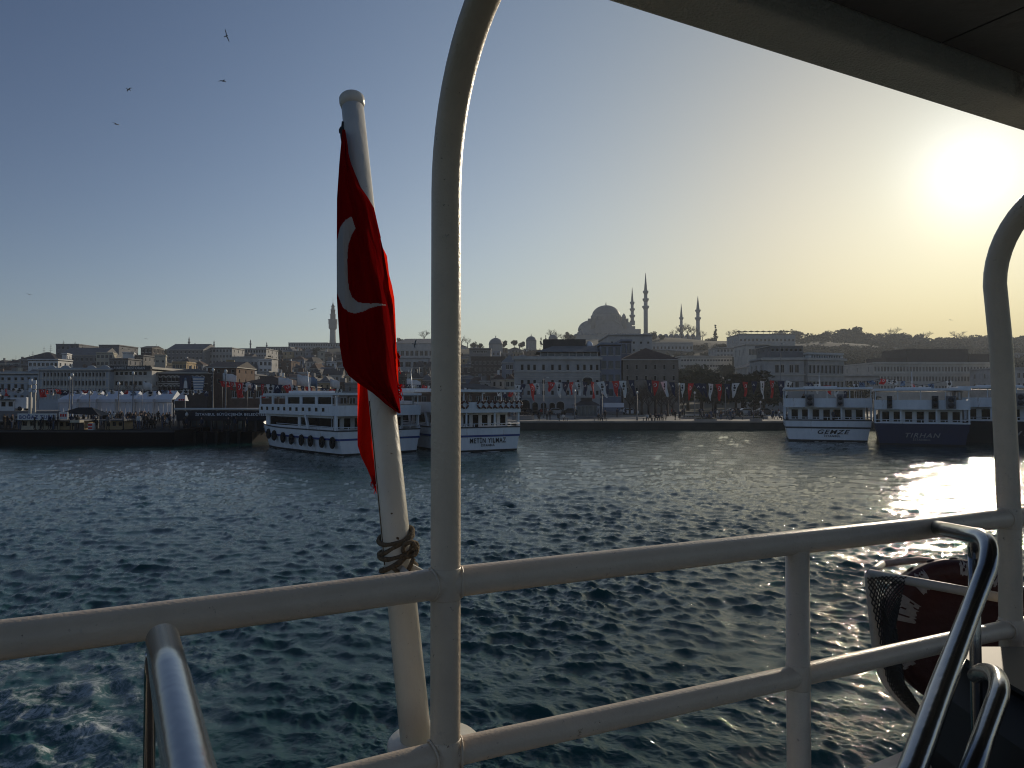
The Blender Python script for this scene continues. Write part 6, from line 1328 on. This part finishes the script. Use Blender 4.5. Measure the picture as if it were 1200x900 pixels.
bld(qr(MB(), -3.2, 6, 0, 2.1, .112, .16, 'roof_paint'), 'roof_sheet', rf)
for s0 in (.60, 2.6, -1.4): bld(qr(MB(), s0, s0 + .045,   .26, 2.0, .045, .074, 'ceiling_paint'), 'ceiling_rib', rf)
# ---- flagpole
fp_b = at(487, 862, 1.62); fp_t = at(412.5, 118, 2.20)
fr_b, fr_t = .0345, .0335
pole = empty('flagpole', fp_b); tag(pole, 'leaning white painted flagpole with flared cap behind the railing', 'flagpole')
bld(MB().tube([fp_b + (fp_t - fp_b) * t_ for t_ in (-.012, .3, .6, .985)], [fr_b, .0345, .034, fr_t], 'pole_paint', 28), 'pole', pole)
ax = (fp_t - fp_b).normalized(); q_ = ax.to_track_quat('Z', 'Y').to_matrix().to_4x4()
bld(MB().lathe([(fr_t, -.03), (.0375, -.012), (.0385, -.010), (.0385, 0.006), (.036, .010), (.020, .016), (0, .018)], 'pole_paint', 28, mtx=Matrix.Translation(fp_t) @ q_), 'cap', pole)
bld(MB().lathe([(0, -.016), (.096, -.016), (.101, -.012), (.101, .0), (.097, .004), (0, .005)], 'pole_paint', 40, mtx=Matrix.Translation(at(508, 868, 1.62))), 'base_flange', pole)
bld(MB().tube([at(508, 868, 1.62) + Vector((0, .02, -.02)), at(508, 868, 1.62) + Vector((0, .02, -.7))], .045, 'pole_paint', 20), 'base_post', pole)
def along(y):     # point on the pole axis that shows at photo row y
    lo, hi = -.1, 1.05
    for _ in range(40):
        m_ = (lo + hi) / 2; p_ = fp_b + (fp_t - fp_b) * m_; v = (p_.z - CAMZ) / p_.y
        row = 450 - F * math.tan(math.atan(v) - PITCH)
        if row > y: lo = m_
        else: hi = m_
    return fp_b + (fp_t - fp_b) * lo
bk = along(664); pst = Vector((at_px(tr_pts, 522).x, at_px(tr_pts, 522).y, bk.z - .002))
bld(MB().tube([bk, pst], .010, 'pole_paint', 4, smooth=False), 'bracket', pole)
bpl = along(661) + Vector((.034, -.03, 0)); bld(MB().box(-.002, .044, -.004, .004, -.010, .008, 'pole_paint', Matrix.Translation(bpl) @ Matrix.Rotation(.5, 4, 'Y')), 'cleat_plate', pole)
# grime seam and bolts on the pole
for (ya, yb) in ((470, 660),):
    pts = []; 
    for k in range(12):
        c_ = along(ya + (yb - ya) * k / 11); pts.append(c_ + Vector((-.0285, -.0185, 0)))
    bld(MB().tube(pts, .0022, 'grime', 6), 'seam', pole)
for y, dx in ((600, .002), (628, .010), (641, -.012), (652, .004)):
    c_ = along(y) + Vector((dx, -.0335, 0)); bld(MB().lathe([(.0, 0), (.004, 0), (.004, .002), (0, .003)], 'grime', 8, mtx=Matrix.Translation(c_) @ Matrix.Rotation(math.pi / 2, 4, 'X')), 'bolt_hole', pole)
# ---- rope lashing
rp = MB(); pts = []
for k in range(150):
    t_ = k / 149; a = -1.0 + t_ * 2 * math.pi * 4.3; y = 670 - 44 * (t_ ** .7) + 7 * math.sin(a * .5 + 1); c_ = along(y); rr_ = .0385 + .003 * math.sin(a * 2.1)
    pts.append(c_ + Vector((math.cos(a) * rr_, math.sin(a) * rr_, .015 * math.sin(a + 1.0))))
rp.tube(pts, .0060, 'rope', 8); 
kn = along(640) + Vector((.035, -.022, 0)); pts = []
for k in range(60):
    a = k / 59 * 2 * math.pi * 2.4; pts.append(kn + Vector((.016 * math.cos(a) + .004 * k / 59, -.010 + .010 * math.sin(a * 2.5), .017 * math.sin(a))))
rp.tube(pts, .0052, 'rope', 8)
pts = [kn + Vector((0, 0, -.01)), kn + Vector((-.02, -.03, -.03)), along(660) + Vector((-.005, -.045, 0)), along(668) + Vector((.02, -.04, .0)), kn + Vector((.012, -.02, -.02))]
rp.tube(smooth_pts(pts), .0052, 'rope', 8)
tag(rp.build('rope'), 'brown knotted rope lashed around the flagpole just above the rail', 'rope')

# ---- the flag
fm = bpy.data.materials.new('flag_cloth'); fm.use_nodes = True; t = fm.node_tree; t.nodes.clear(); M['flag_cloth'] = fm
o_ = t.nodes.new('ShaderNodeOutputMaterial'); ms = t.nodes.new('ShaderNodeMixShader'); df = t.nodes.new('ShaderNodeBsdfDiffuse'); tl_ = t.nodes.new('ShaderNodeBsdfTranslucent'); ms.inputs[0].default_value = .30
at_n = t.nodes.new('ShaderNodeAttribute'); at_n.attribute_name = 'print'; mx = t.nodes.new('ShaderNodeMix'); mx.data_type = 'RGBA'; mx.inputs[6].default_value = (.21, .004, .005, 1); mx.inputs[7].default_value = (.80, .79, .77, 1)
t.links.new(at_n.outputs['Fac'], mx.inputs[0])
mx2 = t.nodes.new('ShaderNodeMix'); mx2.data_type = 'RGBA'; mx2.inputs[6].default_value = (.90, .022, .008, 1); mx2.inputs[7].default_value = (.80, .79, .77, 1); t.links.new(at_n.outputs['Fac'], mx2.inputs[0])
tcn = t.nodes.new('ShaderNodeTexCoord'); wv = t.nodes.new('ShaderNodeTexNoise'); wv.inputs['Scale'].default_value = 34; wv.inputs['Detail'].default_value = 5; mpn = t.nodes.new('ShaderNodeMapping'); mpn.inputs['Scale'].default_value = (1, 1, .35); t.links.new(tcn.outputs['Object'], mpn.inputs[0]); t.links.new(mpn.outputs[0], wv.inputs['Vector'])
bpn = t.nodes.new('ShaderNodeBump'); bpn.inputs['Strength'].default_value = .5; bpn.inputs['Distance'].default_value = .01; t.links.new(wv.outputs[0], bpn.inputs['Height']); t.links.new(bpn.outputs[0], df.inputs['Normal'])
t.links.new(mx.outputs[2], df.inputs[0]); t.links.new(mx2.outputs[2], tl_.inputs[0]); t.links.new(df.outputs[0], ms.inputs[1]); t.links.new(tl_.outputs[0], ms.inputs[2]); t.links.new(ms.outputs[0], o_.inputs[0])
fm2 = fm.copy(); fm2.name = 'flag_cloth_doubled'; M['flag_cloth_doubled'] = fm2
for n_ in fm2.node_tree.nodes:
    if n_.type == 'MIX_SHADER': n_.inputs[0].default_value = .07
    if n_.type == 'MIX': n_.inputs[7].default_value = (.42, .40, .39, 1)
for n_ in fm.node_tree.nodes:
    if n_.type == 'MIX_SHADER': n_.inputs[0].default_value = .72
CRES = [(411.7, 254), (405, 258), (399, 267), (396.5, 278), (393, 289), (393, 335), (397, 348), (402, 360), (408, 365.5), (416, 367.5), (425, 365.5), (434, 361), (442, 359), (452, 357.5), (442, 355.5), (434, 356), (425, 355.5), (419, 354), (412, 348), (408.5, 338), (407, 322), (406.8, 300), (408, 287), (411.7, 276), (416.5, 268), (414.5, 262), (413, 257)]
def inside(px, py, poly):
    c_ = False; n = len(poly)
    for i in range(n):
        (x1, y1), (x2, y2) = poly[i], poly[(i + 1) % n]
        if (y1 > py) != (y2 > py) and px < (x2 - x1) * (py - y1) / (y2 - y1) + x1: c_ = not c_
    return c_
def sheet(name, Lp, Rp, y0, y1, depth, nu, nv, fray=None, seed=0):
    vs_ = []; pr = []
    for j in range(nv + 1):
        y = y0 + (y1 - y0) * j / nv; a = interp(y, Lp); b = interp(y, Rp)
        for i in range(nu + 1):
            s = i / nu; px = a + (b - a) * s; Y_ = depth(s, y, px); vs_.append(at(px, y + (fray(s, y) if fray else 0), Y_)); pr.append(1.0 if inside(px, y, CRES) and name == 'cloth' else 0.0)
    fs_ = [(j * (nu + 1) + i, j * (nu + 1) + i + 1, (j + 1) * (nu + 1) + i + 1, (j + 1) * (nu + 1) + i) for j in range(nv) for i in range(nu)]
    me_ = bpy.data.meshes.new(name); me_.from_pydata([tuple(v) for v in vs_], [], fs_); me_.materials.append(fm2 if name == 'cloth' else fm); at_ = me_.attributes.new('print', 'FLOAT', 'POINT'); at_.data.foreach_set('value', pr); me_.polygons.foreach_set('use_smooth', [True] * len(fs_)); me_.update()
    return me_
flag = empty('hanging_flag', along(158)); tag(flag, 'limp red flag with white crescent hanging folded round the leaning pole', 'flag')
UL = [(152, 401.5), (170, 400), (192, 398), (233, 395.3), (300, 395), (350, 395.2), (380, 397), (405, 398.6), (429, 402.5), (440, 409), (448, 419), (460, 437), (473, 452), (484, 467.5)]
UR = [(152, 404), (170, 407), (180, 408), (192, 411), (204, 416), (219, 422), (232, 431), (244, 438), (264, 442.5), (294, 449.5), (322, 454), (350, 459.5), (380, 461.5), (420, 464.5), (455, 466.5), (484, 469)]
def dep(s, y, px):
    c_ = along(y).y; pc = 600 + F * along(y).x / c_; off_ = (px - pc) / F * c_       # lateral distance from the pole axis
    wrap = math.sqrt(max(0, .042 ** 2 - min(off_, .042) ** 2)) if off_ > -.0 else .042
    k = smooth(y, 200, 300)
    f1 = .012 * (abs(math.sin(s * 6.3 + y * .017 + .6)) - .6) + .006 * (abs(math.sin(s * 17 - y * .028)) - .6) + .014 * math.sin(s * 5.2 + y * .012) + .008 * math.sin(s * 13 + y * .025 + 1.5) + .004 * math.sin(s * 23 - y * .04)
    edge = (.012 + .038 * smooth(y, 290, 340)) * max(0, s - .80) / .20 + .035 * max(0, .14 - s) / .14
    return c_ - wrap - .014 + (f1 * .6) * (.4 + .6 * k) + edge - .012
me_ = sheet('cloth', UL, UR, 152, 484, dep, 90, 420); o = link('cloth', me_, flag, -flag.location)
sd = o.modifiers.new('thick', 'SOLIDIFY'); sd.thickness = .0012
# inner fold seen along the right edge and the loose tail behind the pole
IL = [(285, 440), (350, 448), (420, 455), (470, 458)]; IR = [(285, 446), (300, 453.5), (322, 456), (335, 459.5), (350, 462.2), (372, 463.3), (400, 464.2), (430, 466.5), (470, 467)]
o = link('back_fold', sheet('back_fold', IL, IR, 285, 470, lambda s, y, px: along(y).y + .045 - .03 * s + .01 * math.sin(y * .07), 12, 120), flag, -flag.location)
TL = [(430, 408), (446, 419.0), (470, 419), (522, 419), (537, 424), (550, 430.5), (561, 435), (575, 438)]; TR = [(430, 440), (448, 441), (475, 443), (520, 447), (558, 451), (575, 452.5)]
o = link('tail', sheet('tail', TL, TR, 430, 562, lambda s, y, px: along(y).y + .045 + .018 * math.sin(s * 6 + y * .02) + .02 * s, 36, 150), flag, -flag.location)
fr = MB(); rf_ = random.Random(4)
for k in range(46):
    px = 436 + 12.5 * rf_.random(); y0 = 556 + rf_.uniform(0, 5); Lh = rf_.uniform(8, 20) * (.5 + .5 * min(1, (px - 434) / 6)); d_ = along(560).y + .045 + rf_.uniform(-.01, .02); pts = [at(px, y0, d_)]
    for q in range(1, 5): pts.append(at(px + rf_.uniform(-1.6, 1.8) * q * .5, y0 + Lh * q / 4, d_ + rf_.uniform(-.006, .006)))
    fr.tube(pts, [.0022, .0018, .0014, .001, .0006], 'flag_cloth', 4)
for k in range(26):
    y0 = rf_.choice([rf_.uniform(412, 432), rf_.uniform(448, 464)]); d_ = along(y0).y + .02; px = 465.5 if y0 < 440 else 467.5; pts = [at(px - 2, y0, d_)]
    for q in range(1, 4): pts.append(at(px + q * rf_.uniform(.3, 1.5), y0 + q * rf_.uniform(.5, 3.2), d_))
    fr.tube(pts, [.0026, .002, .0015, .0008], 'flag_cloth', 4)
stuff(bld(fr, 'frayed_threads', flag))
hl = MB(); hl.tube([along(152) + Vector((-.034, -.01, .02)), along(160) + Vector((-.040, -.012, 0)), along(180) + Vector((-.036, -.016, 0)), along(200) + Vector((-.030, -.02, 0))], .0035, 'ink', 8)
hl.lathe([(0, -.012), (.008, -.006), (.009, .004), (.005, .012), (0, .014)], 'ink', 8, tuple(along(155) + Vector((-.038, -.01, 0)))); bld(hl, 'halyard', flag)

# ---- stainless handrails
hr = empty('stainless_handrail', at_px(tr_pts, 1090)); tag(hr, 'polished steel stair handrail sloping down at the lower right', 'handrail')
hp = at_px(tr_pts, 1092)
A1 = on_z(1142, 628, CAMZ - .315); B1 = on_z(1160, 652, CAMZ - .345); C1 = at(1068, 905, 1.06); D1 = at(1010, 1060, .85)
pts = [hp, hp.lerp(A1, .5), A1]
def bend(a, c_, b, n=10):
    return [(a * (1 - k / n) ** 2 + c_ * 2 * (k / n) * (1 - k / n) + b * (k / n) ** 2) for k in range(n + 1)]
corner = at(1166, 629, A1.y - .08)
pts = [hp, hp.lerp(A1, .4), hp.lerp(A1, .8)] + bend(A1, corner, at(1156, 668, A1.y - .13)) + [at(1135, 722, A1.y - .20), at(1100, 815, 1.18), C1, D1]
bld(MB().tube(pts, .0188, 'stainless', 32), 'rail_tube', hr)
vb = at(1141, 640, 1.72); bld(MB().tube([vb, at(1143, 760, 1.72), Vector((vb.x + .01, vb.y, DZ))], .0125, 'stainless', 20), 'upright', hr)
bld(MB().tube([at(1141, 632, A1.y), at(1141, 650, 1.70)], .0125, 'stainless', 16), 'upright_joint', hr)
hr2 = empty('stainless_handrail', at(1160, 800, 1.25)); tag(hr2, 'second lower polished tube with an elbow at the bottom right corner', 'handrail')
bld(MB().tube([at(1143, 792, 1.62), at(1147, 789, 1.50)] + bend(at(1152, 787, 1.40), at(1177, 786, 1.26), at(1169, 818, 1.2)) + [at(1150, 870, 1.12), at(1120, 960, .98)], .0155, 'stainless', 28), 'rail_tube', hr2)
hl_ = empty('stainless_handrail', at_px(tr_pts, 190)); tag(hl_, 'polished steel handrail running toward the viewer at the lower left', 'handrail')
e0 = at(191, 752, 1.13); e1_ = at(212, 850, .84); e2_ = at(262, 1080, .52)
e0 = on_z(191, 752, CAMZ - .350); e1_ = on_z(211, 850, CAMZ - .350); e2_ = on_z(272, 1150, CAMZ - .350)
ed0 = e0 + (e0 - e1_).normalized() * .02
g = MB(); g.tube([ed0 + (e1_ - e0) * t_ for t_ in (0, .02)] + [e0.lerp(e1_, .5), e1_, e1_.lerp(e2_, .5), e2_], [.016, .0222, .0232, .0232, .0232, .0232], 'stainless', 40); bld(g, 'rail_tube', hl_)
u0 = on_z(176, 775, CAMZ - .40); bld(MB().tube([e0 + Vector((-.006, -.02, -.01)), Vector((u0.x, u0.y, u0.z - .02)), Vector((u0.x + .004, u0.y - .01, DZ))], .0085, 'stainless', 20), 'upright', hl_)

# ---- life float in its cradle
cr_ = empty('float_cradle', at(1100, 850, 2.6)); tag(cr_, 'white pipe cradle with black netting outside the rail at lower right', 'cradle')
cA = at(1019, 672, 2.62); cB = at(1182, 702, 2.25); cC = at(1032, 782, 2.66); 
bld(MB().tube([cA, cA.lerp(cB, .5), cB], .0155, 'cradle_paint', 18), 'top_bar', cr_)
bld(MB().tube([at(1034, 661, 3.0), at(1076, 656, 3.05), at(1176, 668, 2.9)], .014, 'cradle_paint', 14), 'back_bar', cr_)
bld(MB().tube([cA, at(1034, 661, 3.0)], .014, 'cradle_paint', 14), 'side_bar', cr_)
curve = smooth_pts([cA, at(1024, 720, 2.64), cC, at(1050, 812, 2.66), at(1073, 836, 2.66), at(1105, 862, 2.66), at(1160, 884, 2.6)], 8)
bld(MB().tube(curve, .018, 'cradle_paint', 18), 'side_hoop', cr_)
mk_ = MB()
for d in (-.006, 0.006):
    pass
# netting wrapped over the hoop and the gap: crossing cords
nt_ = MB()
def npt(u, v): # u along the hoop 0..1, v across to the float
    f_ = u * (len(curve) - 1); i = min(len(curve) - 2, int(f_)); p_ = curve[i].lerp(curve[i + 1], f_ - i); q_ = at(interp(u, [(0, 1062), (.3, 1050), (.55, 1060), (.8, 1085), (1, 1150)]), interp(u, [(0, 676), (.3, 730), (.55, 800), (.8, 838), (1, 872)]), 2.50)
    d_ = (p_ - q_); d_.y = 0; d_.normalize(); pp_ = p_ + d_ * .026
    return pp_.lerp(q_, v) + Vector((0, -.034 * min(1, max(0, 1.5 - v * 3)), 0))
for k in range(-10, 44):
    a = [npt(min(1, max(0, (k + j * 1.0) / 40)), j / 9) for j in range(10) if 0 <= (k + j) <= 40]; b_ = [npt(min(1, max(0, (k - j * 1.0) / 40)), j / 9) for j in range(10) if 0 <= (k - j) <= 40]
    for pth in (a, b_):
        if len(pth) > 1: nt_.tube(pth, .0026, 'net_cord', 4, False)
stuff(bld(nt_, 'netting', cr_))
fl_ = empty('life_float', at(1112, 738, 2.75)); tag(fl_, 'worn dark red round life float with white marks inside the netted cradle', 'life float')
fc = at(1125, 742, 2.80); fn = Vector((-.30, -.93, .22)).normalized(); fq = fn.to_track_quat('Z', 'Y').to_matrix().to_4x4(); fmx = Matrix.Translation(fc) @ fq
Rf = .272; prof = [(0, .06), (.10, .062), (.17, .07), (.215, .095), (.25, .10), (.275, .08), (Rf, .045), (Rf + .004, 0), (Rf, -.06), (.27, -.11), (.20, -.14), (0, -.14)]
g = MB().lathe(prof[::-1], 'float_red', 56, mtx=fmx); bld(g, 'body', fl_)
for k in range(9):
    a = R(40 + k * 17); p_ = fmx @ Vector((math.cos(a) * (Rf + .002), math.sin(a) * (Rf + .002), .0)); bld(MB().lathe([(0, 0), (.013, 0), (.016, .004), (.012, .009), (0, .006)], 'ink', 12, mtx=Matrix.Translation(p_) @ (fmx.to_3x3() @ Vector((math.cos(a), math.sin(a), 0))).to_track_quat('Z', 'Y').to_matrix().to_4x4()), 'plug', fl_)
def fmark(a0, a1, r0, r1, sd_):
    rr = random.Random(sd_); m_ = MB(); n = 14; up_ = []
    zf = lambda r_: interp(r_, [(.10, .062), (.17, .07), (.215, .095), (.25, .10), (.275, .08), (Rf, .045)])
    for k in range(n + 1):
        a = R(a0 + (a1 - a0) * k / n); w0 = r0 + rr.uniform(-.006, .006); w1 = r1 + rr.uniform(-.008, .008)
        for q in range(5): r_ = w0 + (w1 - w0) * q / 4; up_.append(fmx @ Vector((math.cos(a) * r_, math.sin(a) * r_, zf(r_) + .0025)))
    fs_ = []
    for k in range(n):
        for q in range(4):
            if rr.random() < .16: continue
            a = k * 5 + q; fs_.append((a, a + 1, a + 6, a + 5))
    m_.add(up_, fs_, 'float_mark'); bld(m_, 'worn_marking', fl_)
    return m_
fmark(148, 172, .17, .255, 1); fmark(120, 135, .19, .26, 2); fmark(78, 92, .215, .272, 3); fmark(60, 70, .21, .27, 4); fmark(196, 214, .2, .26, 5)
# white kerb ledge and dark locker at the bottom right
kb = structure(MB().add([at(975, 915, 2.25), at(1135, 848, 2.45), at(1135, 878, 2.30), at(1035, 925, 2.1), at(975, 1000, 2.25), at(1135, 960, 2.45), at(1135, 985, 2.30), at(1035, 1010, 2.1)], [(0, 3, 2, 1), (4, 5, 6, 7), (0, 4, 7, 3), (3, 7, 6, 2), (2, 6, 5, 1), (1, 5, 4, 0)], 'rail_paint').build('deck_kerb'))
lk = empty('deck_locker', at(1180, 900, 1.9)); tag(lk, 'black deck locker with rounded top in the bottom right corner', 'locker')
l0 = at(1122, 830, 2.05); l1 = at(1330, 800, 1.7); 
g = MB(); a = at(1128, 862, 1.95); b_ = at(1320, 830, 1.75); tp = at(1165, 776, 1.9).z
for (z0, z1, gr) in ((DZ, tp - .03, 0), ):
    x0, x1, y0_, y1_ = at(1152, 850, 1.75).x, at(1152, 850, 1.75).x + 1.2, 1.55, 2.02; n = 6; P_ = [(x0 + .10, z0), (x0 + .10, z0 + .1), (x0, z1 - .22), (x0 + .03, z1 - .08), (x0 + .10, z1 - .01), (x0 + .2, z1 + .02), (x1, z1 + .03), (x1, z0)]; nn = len(P_)
    g.add([(px_, y0_, pz__) for px_, pz__ in P_] + [(px_, y1_, pz__) for px_, pz__ in P_], [tuple(range(nn)), tuple(range(2 * nn - 1, nn - 1, -1))] + [((k + 1) % nn, k, nn + k, nn + (k + 1) % nn) for k in range(nn)], 'boat_black')
bld(g, 'body', lk)
bld(MB().box(x0 + .06, x1, 1.56, 2.0, tp - .005, tp + .006, 'boat_black'), 'lid', lk)

# ============================================================ HAZE
hm_ = bpy.data.materials.new('haze'); hm_.use_nodes = True; t = hm_.node_tree; t.nodes.clear(); o_ = t.nodes.new('ShaderNodeOutputMaterial'); pv = t.nodes.new('ShaderNodeVolumePrincipled')
pv.inputs['Color'].default_value = (.86, .92, 1.0, 1); pv.inputs['Density'].default_value = .00021; pv.inputs['Anisotropy'].default_value = .3
t.links.new(pv.outputs[0], o_.inputs['Volume']); M['haze'] = hm_
stuff(MB().box(-1680, 1680, -1680, 1680, -2.4, 148, 'haze').build('haze'))
